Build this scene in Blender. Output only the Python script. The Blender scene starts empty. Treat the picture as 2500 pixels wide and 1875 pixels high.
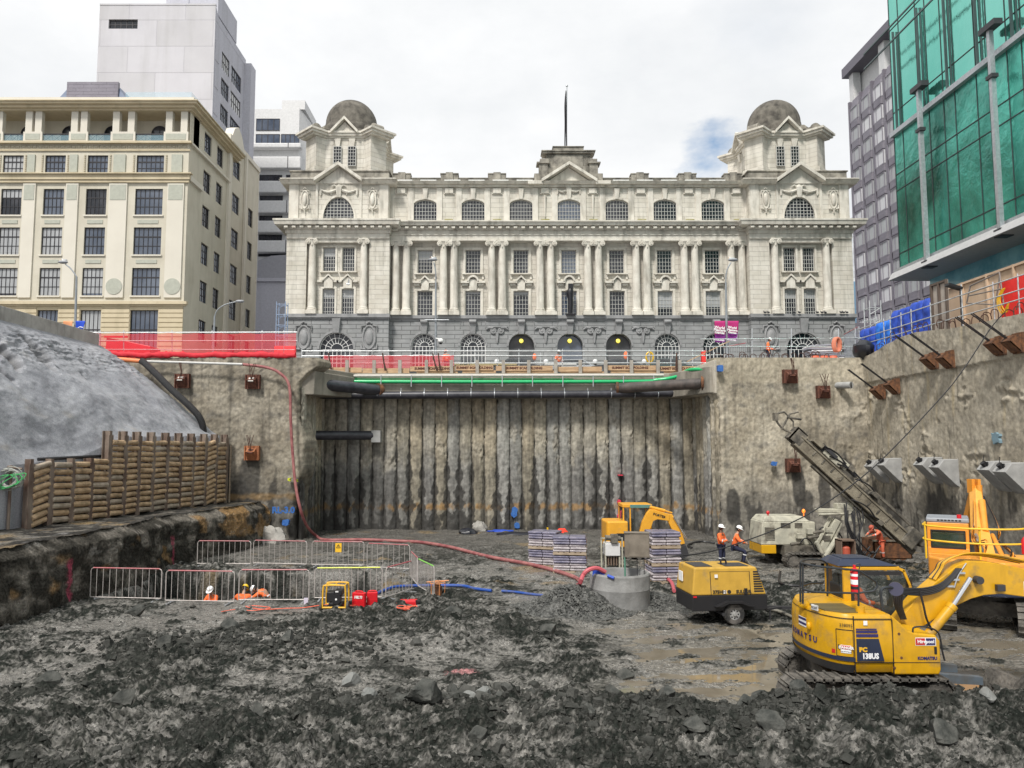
import bpy, math, random
import numpy as np
from mathutils import Vector, Matrix, noise as mnoise
R = math.radians
random.seed(7)
SC = bpy.context.scene
COL = SC.collection
# ---------------------------------------------------------------- camera
FPX = 1850.0; TH = math.atan(157/1850.0); CT, ST = math.cos(TH), math.sin(TH); CZ = 5.4
cam_d = bpy.data.cameras.new('camera'); cam = bpy.data.objects.new('camera', cam_d); COL.objects.link(cam)
cam.location = (0, 0, CZ); cam.rotation_euler = (math.pi/2+TH, 0, 0)
cam_d.sensor_width = 36; cam_d.lens = FPX/2500*36; cam_d.shift_x = 46/2500; cam_d.clip_end = 3000
SC.camera = cam
# ---------------------------------------------------------------- sky and sun
SUN_EL, SUN_AZ = 52, 205        # azimuth: degrees clockwise from +Y
w = bpy.data.worlds.new('World'); SC.world = w; w.use_nodes = True
nt = w.node_tree; nt.nodes.clear(); N = nt.nodes.new; L = nt.links.new
sky = N('ShaderNodeTexSky'); sky.sky_type = 'NISHITA'; sky.sun_disc = False
sky.sun_elevation = R(SUN_EL); sky.sun_rotation = R(SUN_AZ); sky.air_density = 1.3; sky.dust_density = 1.0
tc = N('ShaderNodeTexCoord')
def wnoise(scale, detail, rough, loc=(0,0,0), st=(1,1,1.8)):
    mp = N('ShaderNodeMapping'); mp.inputs['Location'].default_value = loc; mp.inputs['Scale'].default_value = st
    L(tc.outputs['Generated'], mp.inputs['Vector'])
    n = N('ShaderNodeTexNoise'); n.inputs['Scale'].default_value = scale; n.inputs['Detail'].default_value = detail
    n.inputs['Roughness'].default_value = rough; L(mp.outputs[0], n.inputs['Vector']); return n
def wramp(src, a, b, ca=(0,0,0,1), cb=(1,1,1,1)):
    r = N('ShaderNodeValToRGB'); r.color_ramp.elements[0].position = a; r.color_ramp.elements[1].position = b
    r.color_ramp.elements[0].color = ca; r.color_ramp.elements[1].color = cb; L(src, r.inputs[0]); return r
# one real gap in the cloud: direction of the blue patch right of the centre
gv = Vector(((1742-1204), FPX*CT-(937.5-345)*ST, FPX*ST+(937.5-345)*CT)).normalized()
def gap(v, r0, r1):
    d = N('ShaderNodeVectorMath'); d.operation = 'DISTANCE'; L(tc.outputs['Generated'], d.inputs[0]); d.inputs[1].default_value = v
    nn = wnoise(9, 5, .6, (3,1,2)); m = N('ShaderNodeMath'); m.operation = 'MULTIPLY_ADD'; L(nn.outputs[0], m.inputs[0]); m.inputs[1].default_value = .11; L(d.outputs['Value'], m.inputs[2])
    return wramp(m.outputs[0], r0, r1)
big = wramp(wnoise(1.7, 7, .55, (1.3, .2, .6)).outputs[0], .12, .34)
g1 = gap(gv, .068, .10)
g2 = gap(Vector((1850-1204, FPX*CT-(937-70)*ST, FPX*ST+(937-70)*CT)).normalized(), .055, .13)
mul = N('ShaderNodeMath'); mul.operation = 'MULTIPLY'; L(big.outputs[0], mul.inputs[0]); L(g1.outputs[0], mul.inputs[1])
m2 = N('ShaderNodeMath'); m2.operation = 'MULTIPLY_ADD'; L(g2.outputs[0], m2.inputs[0]); m2.inputs[1].default_value = .12; m2.inputs[2].default_value = .88
mul2 = N('ShaderNodeMath'); mul2.operation = 'MULTIPLY'; L(mul.outputs[0], mul2.inputs[0]); L(m2.outputs[0], mul2.inputs[1])
shade = wramp(wnoise(3.1, 6, .6, (4, 2, 0)).outputs[0], .3, .6, (5.8, 5.95, 6.1, 1), (6.9, 6.95, 7.0, 1))
mix = N('ShaderNodeMix'); mix.data_type = 'RGBA'; L(mul2.outputs[0], mix.inputs['Factor']); L(sky.outputs[0], mix.inputs['A']); L(shade.outputs[0], mix.inputs['B'])
bg = N('ShaderNodeBackground'); bg.inputs['Strength'].default_value = .11; L(mix.outputs['Result'], bg.inputs['Color'])
wo = N('ShaderNodeOutputWorld'); L(bg.outputs[0], wo.inputs['Surface'])
sd = bpy.data.lights.new('sun', 'SUN'); sd.energy = 3.0; sd.angle = R(10); sd.color = (1, .96, .9)
sun = bpy.data.objects.new('sun', sd); COL.objects.link(sun)
_a, _e = R(SUN_AZ), R(SUN_EL)
sun.rotation_euler = Vector((math.sin(_a)*math.cos(_e), math.cos(_a)*math.cos(_e), math.sin(_e))).to_track_quat('Z', 'Y').to_euler()
sun.location = (-20, -20, 60)
SC.view_settings.view_transform = 'Standard'; SC.view_settings.look = 'None'; SC.view_settings.gamma = 1
SC.view_settings.exposure = .42
SC.cycles.max_bounces = 6; SC.cycles.transparent_max_bounces = 12
# ---------------------------------------------------------------- where a photo point lies in the world
def _dir(px, py):
    u, v = px-1204.0, 937.5-py
    return u, FPX*CT-v*ST, FPX*ST+v*CT
def at(px, py, Y):
    u, a, b = _dir(px, py); return Vector((u*Y/a, Y, CZ+b*Y/a))
def onz(px, py, z=0.0):
    u, a, b = _dir(px, py); t = (z-CZ)/b; return Vector((u*t, a*t, z))
def onx(px, py, X):
    u, a, b = _dir(px, py); t = X/u; return Vector((X, a*t, CZ+b*t))
# ---------------------------------------------------------------- materials
MATS = {}
def M(name, c, c2=None, sc=4, r=.6, met=0, bump=0, bsc=30, attr=None, alpha=1, emit=0, spec=.5, st=(1,1,1), dirt=None, brick=None, lo=.35, hi=.65, coat=0, cc=(.72,1.28), cst=(1,1,1), streak=None, r2=None, bdist=.05):
    if name in MATS: return MATS[name]
    m = bpy.data.materials.new(name); m.use_nodes = True; t = m.node_tree; n = t.nodes; l = t.links.new
    b = n['Principled BSDF']; b.inputs['Roughness'].default_value = r; b.inputs['Metallic'].default_value = met
    b.inputs['Specular IOR Level'].default_value = spec; b.inputs['Alpha'].default_value = alpha
    if coat: b.inputs['Coat Weight'].default_value = coat
    tc = n.new('ShaderNodeTexCoord')
    def noise(s, stt=(1,1,1), det=6):
        mp = n.new('ShaderNodeMapping'); mp.inputs['Scale'].default_value = stt; l(tc.outputs['Object'], mp.inputs[0])
        q = n.new('ShaderNodeTexNoise'); q.inputs['Scale'].default_value = s; q.inputs['Detail'].default_value = det; q.inputs['Roughness'].default_value = .6
        l(mp.outputs[0], q.inputs['Vector']); return q.outputs[0]
    def ramp(s, a, bb):
        q = n.new('ShaderNodeMapRange'); q.inputs['From Min'].default_value = a; q.inputs['From Max'].default_value = bb; l(s, q.inputs['Value']); return q.outputs[0]
    def mx(f, a, bb, mode='MIX'):
        q = n.new('ShaderNodeMix'); q.data_type = 'RGBA'; q.blend_type = mode
        for s, k in ((f, 'Factor'), (a, 'A'), (bb, 'B')):
            if isinstance(s, (int, float)): q.inputs[k].default_value = s
            elif isinstance(s, tuple): q.inputs[k].default_value = s+(1,) if len(s) == 3 else s
            else: l(s, q.inputs[k])
        return q.outputs['Result']
    if attr:
        at_ = n.new('ShaderNodeAttribute'); at_.attribute_name = attr; col = at_.outputs['Color']
        f = ramp(noise(sc, cst), .33, .67); col = mx(1.0, col, mx(f, (cc[0],)*3, (cc[1],)*3), 'MULTIPLY')
        if name == 'mud':
            bw2 = n.new('ShaderNodeRGBToBW'); l(at_.outputs['Color'], bw2.inputs[0])
            for k_, v0, v1 in (('Roughness', .9, .24), ('Specular IOR Level', .05, .8)):
                q = n.new('ShaderNodeMapRange'); q.inputs['From Min'].default_value = .05; q.inputs['From Max'].default_value = .17; q.inputs['To Min'].default_value = v0; q.inputs['To Max'].default_value = v1; l(bw2.outputs[0], q.inputs['Value']); l(q.outputs[0], b.inputs[k_])
    elif c2: col = mx(ramp(noise(sc, st), lo, hi), c, c2)
    else:
        col = mx(ramp(noise(sc, st), .3, .7), tuple(x*.9 for x in c), tuple(min(1,x*1.08) for x in c))
    bh = None
    if brick:
        bw, bhh, ms, bc, ax = brick
        sep = n.new('ShaderNodeSeparateXYZ'); l(tc.outputs['Object'], sep.inputs[0]); cb = n.new('ShaderNodeCombineXYZ')
        if ax == 'xy':
            ad = n.new('ShaderNodeMath'); ad.operation = 'ADD'; l(sep.outputs[0], ad.inputs[0]); l(sep.outputs[1], ad.inputs[1]); l(ad.outputs[0], cb.inputs[0])
        else: l(sep.outputs[0], cb.inputs[0])
        l(sep.outputs[2], cb.inputs[1])
        bt = n.new('ShaderNodeTexBrick'); l(cb.outputs[0], bt.inputs['Vector']); bt.inputs['Scale'].default_value = 1
        bt.inputs['Brick Width'].default_value = bw; bt.inputs['Row Height'].default_value = bhh; bt.inputs['Mortar Size'].default_value = ms; bt.inputs['Mortar Smooth'].default_value = .3
        bt.inputs['Color1'].default_value = (1,1,1,1); bt.inputs['Color2'].default_value = (.9,.9,.88,1); bt.inputs['Mortar'].default_value = (bc,bc,bc,1)
        col = mx(1.0, col, bt.outputs['Color'], 'MULTIPLY'); bh = bt.outputs['Fac']
    if streak:
        sc_, amt, sst = streak
        col = mx(1.0, col, mx(ramp(noise(1, sst), .5, .72), (1,1,1), (amt, amt, amt*.98)), 'MULTIPLY')
    if dirt:
        dc, lo_, hi_ = dirt
        f = ramp(noise(2.3), lo_, hi_); col = mx(f, col, dc)
        rr = n.new('ShaderNodeMix'); l(f, rr.inputs[0]); rr.inputs[2].default_value = r; rr.inputs[3].default_value = .85; l(rr.outputs[0], b.inputs['Roughness'])
    elif r2 is not None:
        q = n.new('ShaderNodeMapRange'); l(noise(.9), q.inputs['Value']); q.inputs['From Min'].default_value = .38; q.inputs['From Max'].default_value = .62
        q.inputs['To Min'].default_value = r; q.inputs['To Max'].default_value = r2; l(q.outputs[0], b.inputs['Roughness'])
    l(col, b.inputs['Base Color'])
    if bump or bh:
        bm = n.new('ShaderNodeBump'); bm.inputs['Distance'].default_value = bdist; bm.inputs['Strength'].default_value = bump or .3
        hsrc = noise(bsc, st, 8)
        l(hsrc, bm.inputs['Height'])
        if bh:
            b2 = n.new('ShaderNodeBump'); b2.invert = True; b2.inputs['Distance'].default_value = .04; b2.inputs['Strength'].default_value = .7; l(bh, b2.inputs['Height']); l(bm.outputs[0], b2.inputs['Normal']); l(b2.outputs[0], b.inputs['Normal'])
        else: l(bm.outputs[0], b.inputs['Normal'])
    if emit: b.inputs['Emission Color'].default_value = c+(1,); b.inputs['Emission Strength'].default_value = emit
    MATS[name] = m; return m
MUD = (.085,.078,.068)
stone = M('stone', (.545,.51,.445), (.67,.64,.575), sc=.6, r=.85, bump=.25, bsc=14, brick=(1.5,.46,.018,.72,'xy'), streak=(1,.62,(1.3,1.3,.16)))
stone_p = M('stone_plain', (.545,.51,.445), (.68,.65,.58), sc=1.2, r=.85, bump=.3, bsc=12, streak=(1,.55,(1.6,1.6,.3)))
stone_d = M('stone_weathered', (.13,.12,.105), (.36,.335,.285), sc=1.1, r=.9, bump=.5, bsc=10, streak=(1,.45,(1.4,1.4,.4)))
granite = M('granite', (.225,.23,.235), (.30,.305,.31), sc=.7, r=.7, bump=.2, bsc=20, brick=(1.7,.42,.03,.42,'xy'))
granite_p = M('granite_plain', (.205,.208,.21), (.29,.29,.295), sc=1.5, r=.7, bump=.3, bsc=20)
dome_m = M('dome_stone', (.06,.054,.046), (.17,.155,.13), sc=1.2, r=.9, bump=.5, bsc=8, streak=(1,.6,(2,2,.7)))
white_p = M('white_paint', (.78,.78,.76), r=.45)
bar_p = M('window_bar_paint', (.42,.42,.40), r=.5)
glass_d = M('dark_glass', (.012,.014,.02), (.05,.052,.06), sc=.35, r=.08, spec=.6, lo=.45, hi=.6)
glass_b = M('blue_glass', (.035,.05,.08), (.12,.14,.18), sc=.3, r=.06, spec=.9)
blind = M('window_blind', (.28,.29,.3), (.4,.41,.42), sc=1.5, r=.3, spec=.6, st=(6,6,.4))
black_m = M('black_frame', (.02,.018,.022), r=.5)
cream = M('cream_render', (.50,.465,.38), (.575,.54,.45), sc=.4, r=.85, bump=.1, bsc=20, streak=(1,.86,(1.2,1.2,.14)))
cream_l = M('cream_light', (.60,.565,.49), (.645,.61,.53), sc=.4, r=.85, bump=.1, bsc=20)
cream_y = M('cream_yellow', (.50,.425,.29), (.575,.495,.35), sc=.4, r=.85, streak=(1,.85,(1.5,1.5,.2)))
sage = M('sage_render', (.40,.41,.35), r=.85)
lilac = M('lilac_render', (.50,.49,.52), (.545,.535,.565), sc=.25, r=.85, bump=.08, bsc=8, brick=(7,3.4,.05,.86,'xy'), streak=(1,.88,(.5,.5,.05)))
lilac2 = M('lilac_side', (.48,.48,.53), r=.85, streak=(1,.85,(.5,.5,.06)))
offw = M('off_white_panel', (.62,.62,.62), r=.6)
purple = M('aubergine_panel', (.165,.15,.185), (.21,.195,.235), sc=.5, r=.5, brick=(1.4,.32,.02,.8,'xy'))
purple_l = M('aubergine_light', (.26,.245,.285), r=.5)
steel = M('galvanised_steel', (.38,.40,.42), (.52,.54,.56), sc=8, r=.4, met=.6)
steel_d = M('dark_steel', (.05,.05,.055), r=.5, met=.3)
rust = M('rusty_steel', (.06,.03,.018), (.2,.085,.035), sc=5, r=.85, bump=.5, bsc=30)
rebar = M('rusty_rebar', (.07,.035,.025), r=.9)
timber = M('weathered_timber', (.26,.2,.14), (.42,.34,.25), sc=3, r=.85, st=(1,1,6))
board = M('scaffold_board', (.36,.23,.13), (.52,.36,.22), sc=3, r=.8, st=(.6,3,3))
logm = M('pine_log', (.29,.19,.105), (.60,.435,.27), sc=2.6, r=.85, bump=.5, bsc=14, streak=(1,.45,(3,3,5)), lo=.3, hi=.7)
logg = M('grey_pine_log', (.24,.19,.14), (.44,.37,.29), sc=3, r=.85, bump=.4, bsc=14)
hpost = M('steel_post', (.10,.06,.045), (.26,.21,.17), sc=1.6, r=.75, met=.2, bump=.3, bsc=20, st=(1,1,.5))
yel = M('yellow_paint', (.60,.32,.008), r=.36, spec=.45, dirt=((.20,.145,.075), .53, .80), coat=.12, streak=(1,.86,(4,4,.8)))
orn = M('orange_paint', (.75,.30,.035), r=.38, dirt=((.33,.2,.1), .58, .95), coat=.2)
orl = M('orange_pale_paint', (.78,.38,.07), r=.4, dirt=((.35,.22,.1), .58, .95))
navy = M('navy_paint', (.02,.028,.055), r=.4, dirt=((.12,.11,.1), .55, .9))
blackp = M('black_plastic', (.015,.015,.017), r=.5)
tyre = M('tyre_rubber', (.02,.02,.02), (.12,.11,.1), sc=4, r=.85, lo=.4, hi=.7)
track_m = M('muddy_track', (.05,.047,.042), (.17,.155,.135), sc=3, r=.75, bump=.9, bsc=12)
rigm = M('dusty_rig_paint', (.34,.33,.27), (.5,.48,.38), sc=2.5, r=.7, dirt=((.12,.105,.085), .5, .75))
rigb = M('muddy_mast', (.10,.085,.062), (.27,.24,.18), sc=1.6, r=.8, bump=.6, bsc=12)
rigd = M('dirty_rig_steel', (.045,.042,.036), (.19,.17,.135), sc=2.2, r=.7, bump=.5, bsc=12)
chrome = M('chrome_rod', (.65,.66,.68), r=.2, met=.9)
hosem = M('black_hose', (.014,.014,.016), r=.45)
hose_r = M('red_hose', (.22,.06,.065), (.36,.15,.14), sc=2.2, r=.7)
hose_b = M('blue_hose', (.015,.07,.33), r=.45, dirt=((.12,.11,.1), .5, .8))
hose_g = M('green_pipe', (.01,.42,.14), r=.3, spec=.7)
pipe_k = M('black_pipe', (.022,.022,.03), (.05,.05,.06), sc=3, r=.4)
pipe_w = M('pale_pipe', (.5,.47,.43), r=.5)
redp = M('red_plastic', (.6,.012,.02), r=.4)
orange_c = M('hi_vis_orange', (.85,.14,.03), (.92,.2,.05), sc=9, r=.8)
navy_c = M('navy_cloth', (.015,.018,.045), r=.9)
refl = M('reflective_tape', (.65,.66,.66), r=.35)
skin = M('skin', (.42,.24,.16), r=.6)
skin_b = M('brown_skin', (.16,.08,.05), r=.6)
hat_w = M('white_hard_hat', (.85,.85,.85), r=.3)
hat_y = M('yellow_hard_hat', (.85,.55,.02), r=.3)
hair_m = M('dark_hair', (.02,.015,.012), r=.8)
boot_m = M('work_boot', (.06,.04,.028), r=.8)
conc = M('concrete', (.30,.29,.27), (.42,.41,.38), sc=1.5, r=.85, bump=.4, bsc=18, streak=(1,.65,(2,2,.3)))
conc_l = M('pale_concrete', (.42,.38,.31), (.5,.46,.39), sc=1.5, r=.85, bump=.3, bsc=15)
ringc = M('ring_concrete', (.19,.19,.185), (.29,.29,.285), sc=2, r=.85, bump=.3, bsc=14, streak=(1,.75,(2,2,.4)))
must = M('mustard_paint', (.52,.31,.045), r=.45, dirt=((.22,.17,.10), .56, .85), streak=(1,.85,(3,3,.8)))
conc_g = M('grey_concrete_block', (.27,.27,.265), (.38,.38,.37), sc=2, r=.85, bump=.2, bsc=15)
beam_m = M('beam_concrete', (.19,.175,.145), (.33,.30,.25), sc=.7, r=.85, bump=.4, bsc=12, st=(.5,1,1), streak=(1,.6,(1.5,1.5,.3)))
rockw = M('rough_concrete', (1,1,1), attr='Col', sc=4.5, cc=(.72,1.25), cst=(1,1,.75), r=.8, bump=.8, bsc=7, bdist=.03)
mudm = M('mud', (1,1,1), attr='Col', sc=11, cc=(.45,1.55), r=.3, bump=1.0, bsc=11, bdist=.11, spec=.6)
shot = M('shotcrete', (1,1,1), attr='Col', sc=20, cc=(.8,1.2), r=.8, bump=.7, bsc=20, bdist=.03)
puddle = M('puddle_water', (.15,.128,.095), (.21,.185,.145), sc=1.3, r=.035, spec=.6, bump=.03, bsc=3)
rockm = M('dark_rock', (.035,.038,.035), (.115,.115,.105), sc=3.5, r=.8, spec=.2, bump=.8, bsc=9)
gravm = M('gravel_chip', (.04,.042,.04), (.16,.16,.15), sc=6, r=.8, spec=.25, bump=.5, bsc=12)
tarp_b = M('blue_tarp', (.015,.05,.33), (.03,.09,.5), sc=3, r=.55)
tarp_k = M('black_plastic_sheet', (.015,.016,.022), r=.35)
magenta = M('magenta_print', (.42,.015,.15), r=.7)
purp_b = M('purple_print', (.2,.02,.22), r=.7)
orange_b = M('orange_print', (.75,.33,.16), r=.7)
blue_b = M('blue_print', (.01,.06,.5), r=.7)
txt_w = M('white_lettering', (.8,.8,.8), r=.6)
txt_k = M('black_lettering', (.02,.02,.02), r=.6)
txt_n = M('navy_lettering', (.03,.025,.12), r=.5)
txt_y = M('yellow_lettering', (.75,.42,.02), r=.5)
sign_r = M('red_sign', (.5,.02,.02), r=.5)
sign_y = M('yellow_sign', (.85,.5,.03), r=.5)
ply = M('plywood', (.46,.33,.22), (.58,.43,.3), sc=1.2, r=.8, st=(1,1,.5))
ply_g = M('grey_hoarding', (.33,.28,.24), (.44,.39,.34), sc=1.5, r=.8)
bag_m = M('wrapped_bag', (.09,.09,.15), (.27,.25,.31), sc=2.2, r=.3, st=(1,1,3), bump=.3, bsc=10)
bag_l = M('wrapped_bag_pale', (.26,.23,.25), (.50,.46,.47), sc=2.5, r=.3, st=(1,1,3), bump=.3, bsc=10)
def transp(name, c, a, mesh=None):
    m = M(name, c, r=.7, alpha=a); return m
net = transp('red_netting', (.68,.03,.05), .5)
net_d = transp('red_netting_folded', (.56,.015,.03), .96)
barst = M('barrier_steel', (.36,.32,.30), (.52,.49,.47), sc=6, r=.55, met=.2)
net2 = transp('red_barrier_mesh', (.85,.04,.06), .8)
clear_g = transp('clear_glass', (.35,.55,.65), .35)
cab_g = M('cab_glass', (.05,.06,.055), r=.05, alpha=.45, spec=.8)
chain = transp('wire_mesh', (.4,.42,.42), .16)
# ---------------------------------------------------------------- mesh builder
def org(o):
    v = Vector((0,0,0))
    while o is not None: v += o.location; o = o.parent
    return v
def fr(O, Rv, Nv):
    O = Vector((O[0], O[1], 0)); Rv = Vector((Rv[0], Rv[1], 0)); Nv = Vector((Nv[0], Nv[1], 0))
    return lambda p: O+Rv*p[0]+Nv*p[1]+Vector((0,0,p[2]))
class MB:
    def __init__(s, f=None): s.v = []; s.f = []; s.s = []; s.fr = f
    def add(s, vs, fs, sm=False):
        o = len(s.v); g = s.fr
        s.v.extend([tuple(g(q)) for q in vs] if g else [tuple(q) for q in vs])
        s.f.extend([tuple(i+o for i in q) for q in fs]); s.s.extend([sm]*len(fs)); return s
    def box(s, x0, y0, z0, x1, y1, z1):
        v = [(x0,y0,z0),(x1,y0,z0),(x1,y1,z0),(x0,y1,z0),(x0,y0,z1),(x1,y0,z1),(x1,y1,z1),(x0,y1,z1)]
        return s.add(v, [(3,2,1,0),(4,5,6,7),(0,1,5,4),(1,2,6,5),(2,3,7,6),(3,0,4,7)])
    def hexa(s, v): return s.add(v, [(3,2,1,0),(4,5,6,7),(0,1,5,4),(1,2,6,5),(2,3,7,6),(3,0,4,7)])
    def obox(s, c, sz, rz=0, ry=0, rx=0):
        m = Matrix.Rotation(rz,3,'Z')@Matrix.Rotation(ry,3,'Y')@Matrix.Rotation(rx,3,'X'); c = Vector(c); h = [q/2 for q in sz]
        v = [c+m@Vector((a*h[0],b*h[1],d*h[2])) for d in (-1,1) for a,b in ((-1,-1),(1,-1),(1,1),(-1,1))]
        return s.hexa(v)
    def beam(s, p, q, w, h=None, up=(0,0,1)):
        h = h or w; p = Vector(p); q = Vector(q); d = (q-p).normalized(); u = Vector(up)
        if abs(d.dot(u)) > .95: u = Vector((0,1,0))
        a = d.cross(u).normalized()*w/2; b = a.cross(d).normalized()*h/2
        return s.hexa([p-a-b,p+a-b,q+a-b,q-a-b,p-a+b,p+a+b,q+a+b,q-a+b])
    def quad(s, *v): return s.add(v, [tuple(range(len(v)))])
    def prism(s, pts, a, b, ax='y', sm=False):
        k = len(pts)
        if ax == 'y': v = [(p[0],a,p[1]) for p in pts]+[(p[0],b,p[1]) for p in pts]
        elif ax == 'x': v = [(a,p[0],p[1]) for p in pts]+[(b,p[0],p[1]) for p in pts]
        else: v = [(p[0],p[1],a) for p in pts]+[(p[0],p[1],b) for p in pts]
        s.add(v, [tuple(range(k))[::-1], tuple(range(k,2*k))])
        s.f = s.f; o = len(s.v)-2*k
        for i in range(k): j = (i+1)%k; s.f.append((o+i,o+j,o+k+j,o+k+i)); s.s.append(sm)
        return s
    def tube(s, path, r, n=8, cap=True, sm=True):
        P = [Vector(q) for q in path]; rs = r if isinstance(r, (list,tuple)) else [r]*len(P); vs = []; fs = []
        t0 = (P[1]-P[0]).normalized(); up = Vector((0,0,1)) if abs(t0.z) < .9 else Vector((1,0,0)); a = t0.cross(up).normalized()
        for i, p in enumerate(P):
            t = (P[min(i+1,len(P)-1)]-P[max(i-1,0)]); t = t.normalized() if t.length > 1e-9 else t0
            a = (a-t*a.dot(t)); a = a.normalized() if a.length > 1e-6 else t.cross(Vector((0,1,.1))).normalized(); b = t.cross(a)
            for k in range(n):
                th = 2*math.pi*k/n; vs.append(p+(a*math.cos(th)+b*math.sin(th))*rs[i])
        for i in range(len(P)-1):
            for k in range(n): k2 = (k+1)%n; fs.append((i*n+k,i*n+k2,(i+1)*n+k2,(i+1)*n+k))
        s.add(vs, fs, sm)
        if cap: s.add(vs[:n], [tuple(range(n))[::-1]]); s.add(vs[-n:], [tuple(range(n))])
        return s
    def cyl(s, p, q, r, r2=None, n=12, sm=True): return s.tube([p,q], [r, r if r2 is None else r2], n, True, sm)
    def lathe(s, prof, c, n=24, ph=0, sm=True, ax=None):
        c = Vector(c); vs = []; fs = []; m = len(prof)
        for i in range(n):
            a = ph+2*math.pi*i/n
            for r_, z in prof:
                p = Vector((r_*math.cos(a), r_*math.sin(a), z))
                if ax == 'y': p = Vector((p.x, -p.z, p.y))
                if ax == 'x': p = Vector((p.z, p.x, p.y))
                vs.append(c+p)
        for i in range(n):
            j = (i+1)%n
            for k in range(m-1): fs.append((i*m+k,j*m+k,j*m+k+1,i*m+k+1))
        return s.add(vs, fs, sm)
    def ball(s, c, r, n=12, m=8, sm=True):
        r = r if isinstance(r, tuple) else (r,r,r); c = Vector(c); vs = [c+Vector((0,0,-r[2]))]; fs = []
        for j in range(1, m):
            t = -math.pi/2+math.pi*j/m
            for i in range(n):
                a = 2*math.pi*i/n; vs.append(c+Vector((r[0]*math.cos(t)*math.cos(a), r[1]*math.cos(t)*math.sin(a), r[2]*math.sin(t))))
        vs.append(c+Vector((0,0,r[2]))); top = len(vs)-1
        for i in range(n):
            k = (i+1)%n; fs.append((0,1+k,1+i)); fs.append((top, 1+(m-2)*n+i, 1+(m-2)*n+k))
            for j in range(m-2): fs.append((1+j*n+i,1+j*n+k,1+(j+1)*n+k,1+(j+1)*n+i))
        return s.add(vs, fs, sm)
    def build(s, name, mat, par=None, bev=0, seg=2, ang=.6):
        v = s.v
        if par is not None: o_ = org(par)
        elif v:
            A = np.array(v); o_ = Vector(((A[:,0].min()+A[:,0].max())/2, (A[:,1].min()+A[:,1].max())/2, A[:,2].min()))
        else: o_ = Vector((0,0,0))
        me = bpy.data.meshes.new(name); me.from_pydata([(a-o_[0],b-o_[1],c-o_[2]) for a,b,c in v], [], s.f)
        if any(s.s):
            me.polygons.foreach_set('use_smooth', s.s); me.set_sharp_from_angle(angle=ang)
        if mat: me.materials.append(mat)
        o = bpy.data.objects.new(name, me); COL.objects.link(o)
        if par is not None: o.parent = par
        else: o.location = o_
        if bev:
            md = o.modifiers.new('bevel', 'BEVEL'); md.width = bev; md.segments = seg; md.limit_method = 'ANGLE'; md.angle_limit = R(35); md.harden_normals = False
        return o
def tag(o, label, cat, group=None):
    o['label'] = label; o['category'] = cat
    if group: o['group'] = group
    return o
def thing(name, label, cat, loc=(0,0,0), group=None):
    o = bpy.data.objects.new(name, None); COL.objects.link(o); o.location = loc; o.empty_display_size = .3
    return tag(o, label, cat, group)
def struct(o): o['kind'] = 'structure'; return o
def stuff(o): o['kind'] = 'stuff'; return o
def copy_tree(o, par=None):
    c = o.copy(); COL.objects.link(c); c.parent = par
    for ch in o.children: copy_tree(ch, c)
    return c
def place(o, loc, rz=0, label=None, sc=None):
    o.location = loc; o.rotation_euler.z = rz
    if label: o['label'] = label
    if sc: o.scale = (sc,sc,sc)
    return o
def text(s, size, mat, par, loc, rot=(math.pi/2,0,0), name='lettering', bold=0, ax='CENTER', ext=.002, shear=0, sx=1):
    cu = bpy.data.curves.new('t', 'FONT'); cu.body = s; cu.size = size; cu.extrude = ext; cu.align_x = ax; cu.align_y = 'CENTER'; cu.offset = bold; cu.shear = shear; cu.resolution_u = 2
    to = bpy.data.objects.new('t', cu); COL.objects.link(to)
    me = bpy.data.meshes.new_from_object(to); bpy.data.objects.remove(to); me.name = name
    me.materials.clear(); me.materials.append(mat)
    o = bpy.data.objects.new(name, me); COL.objects.link(o); o.parent = par
    o.location = Vector(loc)-(org(par) if par else Vector((0,0,0))); o.rotation_euler = rot; o.scale = (sx,1,1); return o
def spline(pts, k=8):
    P = [Vector(p) for p in pts]; P = [P[0]*2-P[1]]+P+[P[-1]*2-P[-2]]; out = []
    for i in range(1, len(P)-2):
        for j in range(k):
            t = j/k; a,b,c,d = P[i-1:i+3]
            out.append(.5*((2*b)+(c-a)*t+(2*a-5*b+4*c-d)*t*t+(3*b-a-3*c+d)*t**3))
    out.append(P[-2]); return out
# ---------------------------------------------------------------- numpy noise
def _h(ix, iy, s):
    n = (ix.astype(np.int64)*374761393+iy.astype(np.int64)*668265263+s*1442695041)&0x7fffffff
    n = (n^(n>>13))*1274126177&0x7fffffff; return (n^(n>>16))&0xffff
def pn(x, y, s=0):
    x = np.asarray(x, float); y = np.asarray(y, float); ix = np.floor(x); iy = np.floor(y); fx = x-ix; fy = y-iy
    u = fx*fx*fx*(fx*(fx*6-15)+10); v = fy*fy*fy*(fy*(fy*6-15)+10)
    def g(a, b):
        t = _h(ix+a, iy+b, s)/65536*2*np.pi; return np.cos(t)*(fx-a)+np.sin(t)*(fy-b)
    return ((g(0,0)*(1-u)+g(1,0)*u)*(1-v)+(g(0,1)*(1-u)+g(1,1)*u)*v)*1.5
def fb(x, y, o=4, s=0, rid=False):
    t = 0; a = 1; f = 1; q = 0
    for i in range(o):
        k = pn(x*f, y*f, s+i*7); k = 1-2*np.abs(k) if rid else k
        t = t+k*a; q += a; a *= .55; f *= 2.03
    return t/q
def sm(x, a, b): t = np.clip((np.asarray(x, float)-a)/(b-a), 0, 1); return t*t*(3-2*t)
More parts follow.
